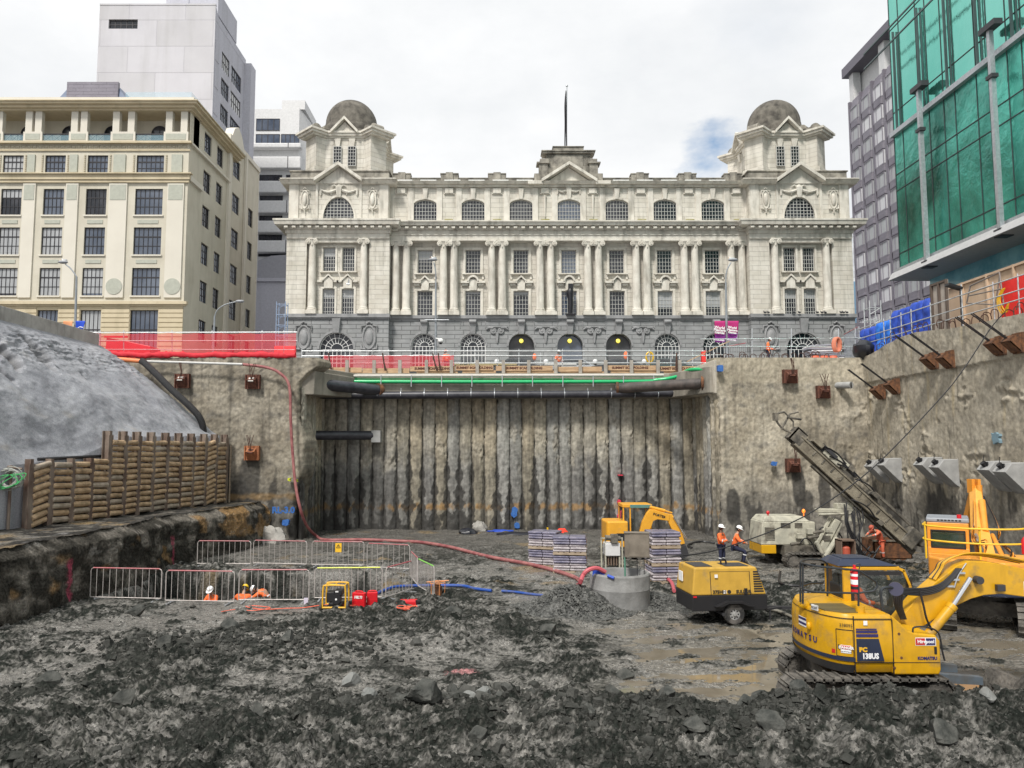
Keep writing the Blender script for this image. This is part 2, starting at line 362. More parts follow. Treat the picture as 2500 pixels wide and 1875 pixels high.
def grid(P, colr, name, mat, par=None, smooth=True):
    """P: (n,m,3) world points; colr: (n,m,3)"""
    n, m = P.shape[:2]; V = P.reshape(-1,3)
    o_ = np.array(org(par)) if par is not None else np.array([(V[:,0].min()+V[:,0].max())/2, (V[:,1].min()+V[:,1].max())/2, V[:,2].min()])
    i, j = np.meshgrid(np.arange(n-1), np.arange(m-1), indexing='ij'); a = (i*m+j).ravel()
    F = np.stack([a, a+1, a+m+1, a+m], 1)
    me = bpy.data.meshes.new(name); me.vertices.add(len(V)); me.vertices.foreach_set('co', (V-o_).astype(np.float32).ravel())
    me.loops.add(len(F)*4); me.loops.foreach_set('vertex_index', F.astype(np.int32).ravel())
    me.polygons.add(len(F)); me.polygons.foreach_set('loop_start', np.arange(0, len(F)*4, 4, dtype=np.int32)); me.polygons.foreach_set('loop_total', np.full(len(F), 4, dtype=np.int32))
    me.update(calc_edges=True); me.polygons.foreach_set('use_smooth', np.full(len(F), smooth)); 
    if colr is not None:
        ca = me.color_attributes.new('Col', 'FLOAT_COLOR', 'POINT'); c4 = np.ones((len(V),4), np.float32); c4[:,:3] = np.clip(colr.reshape(-1,3), .004, .95); ca.data.foreach_set('color', c4.ravel())
    me.materials.append(mat); o = bpy.data.objects.new(name, me); COL.objects.link(o)
    if par is not None: o.parent = par
    else: o.location = Vector(o_)
    return o
def lerpc(a, b, f): return np.asarray(a)*(1-f[...,None])+np.asarray(b)*f[...,None]
# ================================================================ SETTING: ground, street
ST_Z = 10.8
def ground_h(x, y, fine=True):
    base = .10*fb(x*.22, y*.22, 3, 1)
    rough = sm(fb(x*.16+3, y*.16, 3, 5), -.22, .3)
    rough = np.maximum(rough, sm(-y, -19.5, -15)*.8)
    rough = rough*(1-.75*sm(y, 34, 44))
    wn = 2.2*fb(x*.35, y*.5, 4, 66); wet = sm(x+wn*1.3, 1.2, 4.2)*sm(y+wn*.4, 15.9, 17.2)*sm(-y+wn, -26.5, -23)       # flat muddy puddle field on the right
    rough = rough*(1-.8*wet)
    cl = np.maximum(fb(x*1.1, y*1.1, 4, 11), -.15)*.36+np.maximum(fb(x*2.9, y*2.9, 3, 21), -.1)*.22
    h = base+rough*cl
    crumb = sm(fb(x*.9+.3*fb(x*2,y*2,2,15), y*1.15, 4, 17)+.55*rough, .05, .35); h = h+crumb*(.05+.10*np.abs(fb(x*3.3, y*3.3, 4, 19)))*(1-.6*wet)
    # tracks of machines: long ridges
    h = h+.05*(1-rough)*np.abs(fb(x*.25+y*.35, y*1.6-x*.5, 3, 31))
    # dark heap left of the centre and the ridge at the very front
    h = h+.38*np.exp(-((x+6.5)/6.5)**2-((y-20.8)/1.5)**2)*(1+.6*fb(x, y, 3, 41))+.3*np.exp(-((x+.9)/2.2)**2-((y-22.5)/1.3)**2)
    h = h+.30*sm(-y, -16.5, -14)*(1+.8*fb(x*.6, y*.6, 3, 51))
    h = h+.44*sm(x, 4.2, 7.0)*np.exp(-((y-14.8)/.75)**2)*(1+.5*fb(x*.9, y*.9, 3, 61))
    h = h+.35*np.exp(-((x-1.2)/4.0)**2-((y-15.2)/1.0)**2)*(1+.7*fb(x*1.1, y*1.1, 3, 62))
    h = np.where((x > 1) , h*(1-.0*x), h)
    # flat stand for the front excavator
    k = sm(-np.maximum(np.abs(x-8.6)/3.4, np.abs(y-18.2)/2.2), -1.5, -.7); h = h*(1-k)+.02*k
    ws = fb(x*.35+y*.30, y*1.5-x*.35, 4, 63); h = h*(1-wet*.6)+wet*(-.055+.11*ws+.05*fb(x*2, y*2.4, 3, 64))
    # trench
    e = .12*fb(x*1.3, y*1.3, 3, 71)
    t = sm(x+e, -14.2, -13.6)*sm(-(x+e), 4.3, 5.0)*sm(y+e*1.6, 27.65, 28.0)*sm(-(y+e*2), -33.6, -33.1)
    h = h*(1-t)+t*(-1.75+.1*fb(x, y, 3, 75))
    bk = sm(y, 27.3, 29)*sm(-y, -32.8, -30)
    # small step down right after the trench
    if fine:
        f = np.clip(1.6-y/26, .12, 1); h = h+(crumb*.11+.008)*f*np.abs(fb(x*7, y*7, 3, 81))+crumb*.05*f*np.maximum(fb(x*15, y*15, 2, 91), -.1)*(1-t)
    return h, rough, wet, t, crumb
_gx, _gy = np.meshgrid(np.arange(-27,26,.1), np.arange(8,53,.1), indexing='ij'); _GH = ground_h(_gx, _gy, False)[0]
def gh(x, y): return float(_GH[min(max(int((x+27)*10+.5),0),_GH.shape[0]-1), min(max(int((y-8)*10+.5),0),_GH.shape[1]-1)])
ny, nx = 860, 900
Yr = 8.5*np.exp(np.linspace(0, math.log(53/8.5), ny)); ur = np.linspace(-.86, .86, nx)
GY, GU = np.meshgrid(Yr, ur, indexing='ij'); GX = GU*GY
Hh, Ro, We, Tr, Cr = ground_h(GX, GY)
n1 = fb(GX*.5, GY*.5, 4, 101); n2 = fb(GX*2.2, GY*2.2, 3, 111); n3 = fb(GX*7, GY*7, 2, 121)
hd = Hh-ground_h(GX, GY, False)[0]
n4 = fb(GX*1.6+GY*.3, GY*5.5, 4, 141); n3 = fb(GX*8, GY*11, 4, 121); n5 = fb(GX*15, GY*24, 2, 143)
df = np.clip(.37+Cr*.36+.8*n1+.55*n2+.7*n3+.7*n4+.45*n5-.25*sm(-Ro,-.3,.1), 0, 1)
dark = np.array([.019,.022,.019]); light = np.array([.20,.19,.172]); mid = np.array([.082,.08,.073])
C = lerpc(light, dark, sm(df, .02, .95)**.8); C = C*(1-(sm(n1, .1, .5)*.4)[...,None])+mid*(sm(n1, .1, .5)*.4)[...,None]
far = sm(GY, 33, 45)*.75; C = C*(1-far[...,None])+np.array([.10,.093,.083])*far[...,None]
C = lerpc(C, C*0+np.array([.17,.158,.135]), We*.6*sm(-Cr, -.6, -.2))
och = sm(fb(GX*.35+9, GY*.5, 3, 131), .28, .5)*sm(GY, 24, 30)*.6; C = lerpc(C, C*0+np.array([.23,.165,.085]), och)
C = C*(1+.25*n3[...,None])
C = lerpc(C, C*0+np.array([.024,.025,.023]), Tr*sm(-Hh, .1, .5)*.92)  # trench sides darkened in colour, painting in the shade of the hole
gp = onz(1130, 1648, 0); pk = np.exp(-((GX-gp.x)/.5)**2-((GY-gp.y)/.22)**2); C = lerpc(C, C*0+np.array([.42,.17,.17]), sm(pk*(1+n3), .35, .8)*.8)
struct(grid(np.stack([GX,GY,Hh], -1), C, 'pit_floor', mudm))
# brown water lying in the low spots
k = 60; px_, py_ = np.meshgrid(np.linspace(1.2, 14, k), np.linspace(15.6, 27, k), indexing='ij')
m = MB(); m.quad((1.0,16.2,-.045),(15,16.2,-.045),(16,27,-.045),(1.0,27,-.045)); struct(m.build('puddle_water', puddle))
m = MB(); m.quad((-5.5,30.0,-.095),(3.5,30.0,-.095),(3.5,42,-.095),(-5.5,42,-.095)); 
# street level all around the pit
asph = M('asphalt', (.05,.05,.052), (.075,.075,.077), sc=2, r=.85)
m = MB(); z = ST_Z-.1
m.quad((-900,51.5,z),(900,51.5,z),(900,1500,z),(-900,1500,z)); m.quad((-900,-60,z),(-23,-60,z),(-23,51.5,z),(-900,51.5,z)); m.quad((22.8,-60,z),(900,-60,z),(900,51.5,z),(22.8,51.5,z))
struct(m.build('street', asph))
m = MB(); m.box(-22, 64, ST_Z-.1, 34, 75, ST_Z+.05); m.box(-60,60,ST_Z-.1,-23,66,ST_Z+.05); struct(m.build('pavement', conc_g))
# ================================================================ PIT WALLS
tan_ = np.array([.285,.25,.19]); tanl = np.array([.40,.36,.285]); grey = np.array([.20,.19,.17]); dk = np.array([.035,.033,.03]); ochre = np.array([.27,.165,.06])
def wallcol(u, z, seed, zt=10.8):
    """stained sprayed concrete: u along the wall, z up"""
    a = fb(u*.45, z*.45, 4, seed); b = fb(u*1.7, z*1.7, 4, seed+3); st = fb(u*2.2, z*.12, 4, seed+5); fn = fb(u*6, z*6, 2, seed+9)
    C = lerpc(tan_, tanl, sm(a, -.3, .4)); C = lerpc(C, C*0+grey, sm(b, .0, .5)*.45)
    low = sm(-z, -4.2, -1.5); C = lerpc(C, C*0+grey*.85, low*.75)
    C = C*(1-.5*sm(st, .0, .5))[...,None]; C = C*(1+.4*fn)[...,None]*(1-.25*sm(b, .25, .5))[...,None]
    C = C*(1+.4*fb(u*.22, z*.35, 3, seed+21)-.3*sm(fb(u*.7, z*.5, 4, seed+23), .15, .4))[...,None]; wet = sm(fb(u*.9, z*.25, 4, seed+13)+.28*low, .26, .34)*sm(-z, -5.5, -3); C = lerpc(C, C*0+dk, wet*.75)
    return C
# left block: front face at Y=45
zz_, uu_ = np.meshgrid(np.linspace(-.6, 10.8, 170), np.linspace(0, 1, 190), indexing='ij')
xr = np.interp(zz_, [0, 1, 2.5, 4, 6, 7, 8, 8.8, 9.4, 9.9, 10.3, 10.6, 10.8], [-11.25,-11.35,-11.3,-10.85,-10.8,-11.15,-11.2,-11.2,-11.1,-10.6,-10.05,-9.95,-10.1])+.12*fb(zz_*1.5, zz_*0, 3, 201)
X = -24+(xr+24)*uu_
rel = .12*fb(X*.7, zz_*.7, 4, 203)+.05*fb(X*2.5, zz_*2.5, 3, 207)+.015*fb(X*8, zz_*8, 2, 209)
edge = sm(uu_, .955, 1.0); Yf = 45-rel+edge**2*1.3
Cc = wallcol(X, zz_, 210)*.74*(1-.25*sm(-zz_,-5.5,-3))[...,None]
lw = np.array(wallcol(X, zz_, 210)); 
pat = sm(np.exp(-((X+14.35)/.75)**2)*sm(-zz_, -5.2, -4.6)+.25*fb(X*1.5, zz_*.8, 3, 215), .5, .62); Cc = lerpc(Cc, Cc*0+dk, pat*.8)
och = sm(np.exp(-((zz_-2.6)/.5)**2)+.4*fb(X, zz_*2, 3, 218), .7, 1.0)*.6; Cc = lerpc(Cc, Cc*0+ochre*.8, och)
wl = thing('retaining_wall', 'stained sprayed-concrete wall block left of the bay, under the red netting', 'retaining wall', (-17,45,0), 'concrete walls round the pit')
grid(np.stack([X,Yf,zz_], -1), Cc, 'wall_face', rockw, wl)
m = MB(); m.box(-24, 45.25, 10.55, -11.3, 51.4, 10.78); m.box(-23.9,45.6,0,-12.3,51.4,10.5); m.build('wall_core', conc, wl)
# right block front face
X0 = 13.2; zz_, uu_ = np.meshgrid(np.linspace(-.6, 10.8, 170), np.linspace(0, 1, 160), indexing='ij')
xl = X0+.12*fb(zz_*1.2, zz_*0, 3, 221)-.25*sm(zz_, 8.2, 8.9); X = xl+(22.35-xl)*uu_
rel = .10*fb(X*.6, zz_*.6, 4, 223)+.035*fb(X*2.5, zz_*2.5, 3, 227)+.01*fb(X*8, zz_*8, 2, 229)
rel += .25*np.maximum(fb(X*1.3+4, zz_*1.3, 3, 231), .1)*sm(X, 19.5, 20.5)*sm(-zz_, -9, -8)
Yf = 45-rel+sm(-uu_, -.05, 0)**2*.9
Cc = wallcol(X, zz_, 240); Cc = lerpc(Cc, Cc*0+np.array([.40,.35,.26]), sm(zz_, 9.1, 9.5)*.5)
for cx, cz, wx, wz in ((14.1,1.9,.55,1.3), (18.0,3.2,.5,1.9), (19.5,3.0,.45,2.3), (20.9,3.4,.6,2.2)):
    q = sm(np.exp(-((X-cx)/wx)**2-((zz_-cz)/wz)**2)+.3*fb(X*1.6, zz_*.9, 3, 245), .5, .64); Cc = lerpc(Cc, Cc*0+dk, q*.85)
wr = thing('retaining_wall', 'tan sprayed-concrete wall block with blue paint square, behind the drill rig', 'retaining wall', (17,45,0), 'concrete walls round the pit')
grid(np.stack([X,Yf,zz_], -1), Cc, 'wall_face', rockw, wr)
m = MB(); m.box(13.6,45.3,10.5,22.4,51.4,10.78); m.box(14.2,45.6,0,22.4,51.4,10.45); m.build('wall_core', conc, wr)
# right side wall X=22.2
XW = 22.2
yy_, zz_ = np.meshgrid(np.linspace(10, 45.1, 420), np.linspace(-.6, 1, 190), indexing='ij')
zt = np.interp(yy_, [10,31,36,38,39.3,41,42.4,44,45.1], [11.0,11.0,11.15,11.35,11.45,11.4,11.2,10.9,10.8])+.05*fb(yy_*1.2, yy_*0, 3, 251)
Z = -.6+(zt+.6)*(zz_+.6)/1.6
rel = .08*fb(yy_*.6, Z*.4, 4, 253)+.03*fb(yy_*2.5, Z*1.5, 3, 257)+.015*fb(yy_*7, Z*7, 2, 258)
rel += .12*sm(Z, 9.1, 9.0)*0+.25*sm(fb(yy_*.55+2, Z*.55, 3, 259), .12, .3)*sm(-Z, -9.3, -8.9)*fb(yy_*2.2, Z*2.2, 3, 260)
rel += np.where(Z > 9.25, .10, 0); 
Cc = wallcol(yy_*1.0, Z, 262); Cc = lerpc(Cc, Cc*0+tanl*1.02, sm(Z, 4.5, 6)*.45)
Cc = lerpc(Cc, Cc*0+dk*1.3, sm(fb(yy_*3.2, Z*.09, 3, 266), .38, .5)*.55)
Cc = lerpc(Cc, Cc*0+np.array([.42,.34,.20]), sm(fb(yy_*2.5+7, Z*.2, 3, 268), .2, .5)*.5*sm(Z, 2, 5))
q = sm(np.exp(-((yy_-38.2)/1.8)**2-((Z-2.2)/1.5)**2)+.35*fb(yy_*1.2, Z*.9, 3, 270), .5, .68); Cc = lerpc(Cc, Cc*0+dk, q*.8)
ws = thing('retaining_wall', 'long pale streaked side wall of the pit with rows of anchor heads', 'retaining wall', (XW,30,0), 'concrete walls round the pit')
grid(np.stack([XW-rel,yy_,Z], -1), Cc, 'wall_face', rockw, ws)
m = MB(); m.box(XW+.15,10,0,23.2,45.3,10.7); m.build('wall_core', conc, ws)
# secant pile wall of the bay: every pile a part
pw = thing('pile_wall', 'streaked wall of round concrete piles at the back of the bay', 'pile wall', (1,51,0))
def pile(cx, cy, nrm, k, rad=.60, dkf=0., zb=0):
    tz = np.linspace(-.3, 9.0, 120); ta = np.linspace(-.80, .80, 20); T, A = np.meshgrid(tz, ta, indexing='ij'); s = 300+k*17
    gw = fb(T*.5+k, T*0+k, 3, s)*.11; rr = rad*(1+.10*fb(A*1.2, T*1.3, 3, s+1)+.05*fb(A*3, T*4, 3, s+2)+.05*np.maximum(fb(T*1.1, T*0+k, 3, s+3), 0)-.02)
    patch = sm(fb(T*.45+k*3.1, A*.5, 3, s+4), .12, .3)*sm(T, 3.2, 4.5); rr = rr+patch*.16*fb(A*3+k, T*3.2, 3, s+5)
    lat = rr*np.sin(A)+gw*.4; out = rr*np.cos(A)
    nx_, ny_ = nrm; P = np.stack([cx-ny_*lat+nx_*out, cy+nx_*lat+ny_*out, T], -1)
    b = random.uniform(.8, 1.25); An = A*1.5; c1, c2 = random.choice([((.19,.185,.17),(.27,.245,.19)),((.17,.165,.155),(.33,.305,.25)),((.20,.18,.14),(.30,.26,.19)),((.22,.215,.20),(.27,.265,.24))]); C = lerpc(np.array(c1)*b, np.array(c2)*b, sm(T+fb(T, A, 2, s+6), 3.5, 6.5))
    C = C*(1+.4*fb(A*2+k, T*5, 3, s+7)+.45*fb(A*4+k, T*.4, 3, s+8)+.4*fb(A*1.2+k, T*1.1, 3, s+18))[...,None]*(1-.6*sm(np.abs(A), .6, .8))[...,None]; C = lerpc(C, C*0+np.array([.33,.3,.24]), patch*.5)  # pile colour darkened towards both edges, painting shade into the creases
    h = random.uniform(2.4, 7.8); e = np.abs(An+.35*fb(T*.8+k, T*0, 3, s+9))
    wet = .6*sm(e+.35*sm(h-T, 0, h)*(.5+1.1*abs(math.sin(k*2.7)))+.2*fb(T*2, A*2, 3, s+10), .98, 1.06)*sm(-T, -h-.4, -h+.2)
    for sd_, ci in ((-1,k),(1,k+1)):
        r_ = random.Random(ci*13+5); has, hh_, W_ = r_.random() < .75, r_.uniform(2.4,7.0), r_.uniform(1.1,2.5)
        if has: dd_ = 1.2-sd_*An; ww = W_*np.clip(1-T/hh_, 0, 1)**.6*(.55+1.1*fb(T*.9+ci*3, T*0, 3, 990)+.25*fb(T*3+ci, T*0, 2, 991)); wet = np.maximum(wet, sm(ww-dd_, 0, .08))
    lw = sm(.45+.7*fb(A*1.5+k, T*.9, 3, s+11)-T, 0, .18)
    C = lerpc(C, C*0+np.array([.30,.17,.055]), sm(np.exp(-((T-1.55+.25*fb(A+k, T*0, 2, s+12))/.38)**2)+.8*fb(A*1.3+k*5, T*1.6, 3, s+13), .65, 1.1)*.75)
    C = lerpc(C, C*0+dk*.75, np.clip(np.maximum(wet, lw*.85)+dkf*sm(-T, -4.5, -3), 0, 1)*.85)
    grid(P, C, 'pile', rockw, pw)
sp = .835; k = 0; x = -11.0
while x < 13.4:
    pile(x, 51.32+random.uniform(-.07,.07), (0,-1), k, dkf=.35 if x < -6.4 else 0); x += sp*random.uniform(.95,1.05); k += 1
for i in range(7):
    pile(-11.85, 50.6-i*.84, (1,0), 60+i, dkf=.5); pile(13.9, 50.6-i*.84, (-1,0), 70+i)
m = MB(); m.box(-11.8,51.1,-.3,13.9,51.6,9.2); m.build('gap_backing', M('gap_shade', (.022,.021,.019), r=.7), pw)  # near-black sheet behind the piles, its colour standing for shade in the gaps
# capping beam with splayed ends
cb = thing('capping_beam', 'stained concrete capping beam across the top of the bay carrying pipes', 'beam', (1,50,8.8))
ZB0, ZB1 = at(1200, 972, 50).z, at(1200, 912, 50).z
m = MB(); m.prism([(-11.6,45.7),(-10.9,45.7),(-9.0,49.9),(11.6,49.9),(13.0,45.2),(14.0,45.2),(14.0,52),(-11.6,52)], ZB0, ZB1, 'z'); m.build('beam_body', beam_m, cb, bev=.06)
m = MB(); pp = [at(1655, 972, 48.6), at(1742, 962, 45.2), at(1738, 897, 45.1), at(1600, 925, 49.8)]
m.hexa([Vector((12.0,49.2,ZB0+.02)), Vector((13.25,45.0,ZB0-.05)), Vector((13.9,45.2,ZB0-.05)), Vector((13.9,50,ZB0)), Vector((11.9,49.3,ZB1-.1)), Vector((13.2,44.95,ZB1+.35)), Vector((13.9,45.2,ZB1+.35)), Vector((13.9,50,ZB1))]); m.build('haunch', conc_l, cb, bev=.05)
m = MB(); m.hexa([Vector((-9.2,49.6,ZB0+.02)), Vector((-10.75,45.3,ZB0-.1)), Vector((-11.6,45.3,ZB0-.1)), Vector((-11.6,50,ZB0)), Vector((-9.1,49.6,ZB1-.3)), Vector((-10.7,45.3,ZB1-.3)), Vector((-11.6,45.3,ZB1-.3)), Vector((-11.6,50,ZB1-.3))]); m.build('haunch', beam_m, cb, bev=.05)
m = MB(); m.box(-9.5, 49.95, ZB1, 12, 52, 10.36); m.build('slab_edge', M('slab_edge', (.3,.27,.22), (.42,.39,.33), sc=2, r=.85), cb)
# ---------------------------------------------------------------- left: rock bench, shotcrete slope
Y_, Z_ = np.meshgrid(np.linspace(8, 45, 420), np.linspace(0, 1, 70), indexing='ij')
xf = np.interp(Y_, [8,16,20,23.3,27,31,34,35.5,37.5,41.6,45], [-15.2,-15.2,-15.15,-15.0,-14.75,-14.5,-14.75,-14.9,-14.2,-13.4,-13.3])
zt = 2.3+.10*fb(Y_*.8, Y_*0, 3, 401); Zc_ = -.4+(zt+.4)*Z_
rel = .22*fb(Y_*.7, Zc_*.8, 4, 403)+.12*fb(Y_*2.2, Zc_*1.1, 3, 405)+.05*fb(Y_*7, Zc_*2, 3, 407)+.05*np.abs(np.sin(Y_*5+fb(Y_, Zc_, 2, 409)*2))*sm(Y_, 29, 31)
Xs = xf+rel+.35*(1-Z_)-.45*sm(Z_, .86, 1)
n_ = fb(Y_*.8, Zc_*1.2, 4, 411); C = lerpc(np.array([.045,.042,.036]), np.array([.17,.152,.125]), sm(n_, -.15, .5))
C = lerpc(C, C*0+np.array([.27,.15,.045]), sm(fb(Y_*.5+1.3, Zc_*.8, 3, 415)+.45*sm(Y_, 37, 40)*sm(Z_,.2,.6), .24, .5)*.75)
C = lerpc(C, C*0+np.array([.3,.28,.25]), sm(fb(Y_*1.3+5, Zc_*1.6, 3, 417), .3, .5)*.5*sm(Z_, .3, .8)); C = C*(1+.5*fb(Y_*5, Zc_*1.5, 3, 419))[...,None]
pk = sm(np.exp(-((Y_-26.6)/.35)**2)+.25*fb(Y_*4, Zc_*4, 3, 421), .8, 1.0)*sm(-Z_, -.75, -.7)+sm(np.exp(-((Y_-35.2)/.3)**2)+.3*fb(Y_*4, Zc_*4, 3, 422), .85, 1.05)*sm(-Z_, -.7, -.6)
C = lerpc(C, C*0+np.array([.42,.04,.10]), np.clip(pk, 0, 1)*.75)
ben = grid(np.stack([Xs,Y_,Zc_], -1), C, 'rock_bench', mudm); struct(ben)
def benchtop():
    Y_, U = np.meshgrid(np.linspace(8, 46, 300), np.linspace(0, 1, 90), indexing='ij')
    xr = np.interp(Y_, [8,16,20,23.3,27,31,34,35.5,37.5,41.6,45], [-15.2,-15.2,-15.15,-15.0,-14.75,-14.5,-14.75,-14.9,-14.2,-13.4,-13.3])-.38
    X = -27+(xr+27)*U; z = 2.3+.10*fb(Y_*.8, Y_*0, 3, 401)+.12*fb(X*.8, Y_*.8, 4, 431)*(1-sm(U,.9,1))+.04*fb(X*4, Y_*4, 3, 433)-.05*(1-sm(U,.9,1))
    n_ = fb(X*.9, Y_*.9, 4, 435); C = lerpc(np.array([.045,.043,.04]), np.array([.17,.155,.13]), sm(n_, -.1, .5))
    C = lerpc(C, C*0+np.array([.30,.21,.10]), sm(fb(X*.6, Y_*.6+4, 3, 437)+.25*sm(-Y_, -29, -25), .2, .45)*.7); C = lerpc(C, C*0+np.array([.38,.37,.36]), sm(fb(X*.9+8, Y_*.9, 3, 438), .25, .5)*.5*sm(-Y_,-31,-28))
    return grid(np.stack([X,Y_,z], -1), C, 'bench_ledge', mudm)
struct(benchtop())
# timber wall line: from (-18.6,30) to (-15.6,44.4)
TW0 = Vector((-18.6,30.0,0)); TW1 = Vector((-15.75,44.2,0))
def twp(t, off=0, z=0):
    d = TW1-TW0; n = Vector((d.y,-d.x,0)).normalized(); q = TW0+d*t+n*off; return Vector((q.x,q.y,z))
# sprayed slope
S_, V_ = np.meshgrid(np.linspace(-.9, 1.02, 420), np.linspace(0, 1, 190), indexing='ij')
Yb = 30+S_*14.2; xb = -18.6+np.maximum(S_, -.9)*2.85-.25; zb = np.interp(S_, [-.9,-.15,0,.24,.45,1], [3.2,4.2,4.7,4.95,5.9,6.1])
Yt = 26.5+S_*16.6; xt = -22.75+S_*0; ztp = 11.35+S_*0
V2 = V_; cur = np.sin(V2*math.pi)
Xs = xb+(xt-xb)*(V2**.85)+.55*cur; Ys = Yb+(Yt-Yb)*V2; Zs = zb+(ztp-zb)*(V2**1.02)+.15*cur; Zs[:,0] = 1.9; Xs[:,0] = Xs[:,1]
amp = np.minimum(1, (1-V2)*6)*np.minimum(1, V2*8+.2)
bl = .42*fb(S_*4.5, V2*2.2, 3, 451)+.10*fb(S_*14, V2*6, 3, 453)+.04*fb(S_*44, V2*20, 3, 455)
cr = sm(fb(S_*11+2.2, V2*2.2, 4, 461), .10, .22)*sm(V2, .42, .58)*sm(-V2, -.93, -.8)*sm(-S_, -.72, -.3)
rdg = fb(S_*16+V2*9, V2*16-S_*6, 4, 481, True)*sm(V2,.5,.78)*.16; d_ = (bl*.75-cr*.6+rdg)*amp
nrm = np.array([.85,-.1,.5]); P = np.stack([Xs,Ys,Zs], -1)+d_[...,None]*nrm
P[...,2] = np.where(V_ > .985, 11.3, P[...,2])
n_ = fb(S_*8, V2*5, 4, 471); fn = fb(S_*60, V2*30, 3, 473); sh_ = fb(S_*90+V2*30, V2*22, 3, 475)
C = lerpc(np.array([.225,.232,.255]), np.array([.335,.342,.365]), sm(n_+.5*fn, -.5, .5))
C = lerpc(C, C*0+np.array([.10,.10,.10]), sm(sh_, .15, .5)*.55*sm(V2, .5, .8)); C = lerpc(C, C*0+np.array([.30,.26,.2]), sm(n_, .3, .6)*.35)
C = lerpc(C, C*0+np.array([.05,.046,.038]), cr*.8); C = C*(1+.2*sh_)[...,None]
so = grid(P, C, 'sprayed_slope', shot); tag(so, 'smooth grey sprayed-concrete slope above the timber pole wall', 'shotcrete slope')
# concrete upstand on top of the slope
m = MB(); m.prism([(-23.3,10.6),(-22.65,10.6),(-22.65,11.95),(-23.3,11.95)], 12, 43.2, 'y'); bu = m.build('concrete_upstand', conc, None, bev=.03); tag(bu, 'plain concrete upstand along the top of the grey slope', 'concrete wall')
# ================================================================ BUILDINGS
def arcp(cx, zs, r, rise, n=12, a0=0, a1=math.pi): return [(cx+r*math.cos(a0+(a1-a0)*i/n), zs+rise*math.sin(a0+(a1-a0)*i/n)) for i in range(n+1)]
def wall(mb, a0, z0, a1, z1, holes, d=0, dep=.4):
    xs = sorted({a0,a1,*[h[0] for h in holes],*[h[2] for h in holes]}); zs = sorted({z0,z1,*[h[1] for h in holes],*[h[3] for h in holes]})
    xs = [x for x in xs if a0 <= x <= a1]; zs = [z for z in zs if z0 <= z <= z1]
    for i in range(len(xs)-1):
        for j in range(len(zs)-1):
            cx, cz = (xs[i]+xs[i+1])/2, (zs[j]+zs[j+1])/2
            if any(h[0] < cx < h[2] and h[1] < cz < h[3] for h in holes): continue
            mb.quad((xs[i],d,zs[j]),(xs[i+1],d,zs[j]),(xs[i+1],d,zs[j+1]),(xs[i],d,zs[j+1]))
    for h in holes:
        x0,y0,x1,y1 = h[:4]; rise = h[4] if len(h) > 4 else 0; e = d-dep; zt = y1-rise
        mb.quad((x0,d,y0),(x0,e,y0),(x0,e,zt),(x0,d,zt)); mb.quad((x1,d,y0),(x1,e,y0),(x1,e,zt),(x1,d,zt)); mb.quad((x0,d,y0),(x1,d,y0),(x1,e,y0),(x0,e,y0))
        if rise:
            cx = (x0+x1)/2; A = arcp(cx, zt, (x1-x0)/2, rise, 16)
            for p, q in zip(A, A[1:]): mb.quad((p[0],d,p[1]),(q[0],d,q[1]),(q[0],e,q[1]),(p[0],e,p[1])); mb.quad((p[0],d,p[1]),(q[0],d,q[1]),(q[0],d,y1+.0),(p[0],d,y1+.0))
        else: mb.quad((x0,d,y1),(x1,d,y1),(x1,e,y1),(x0,e,y1))
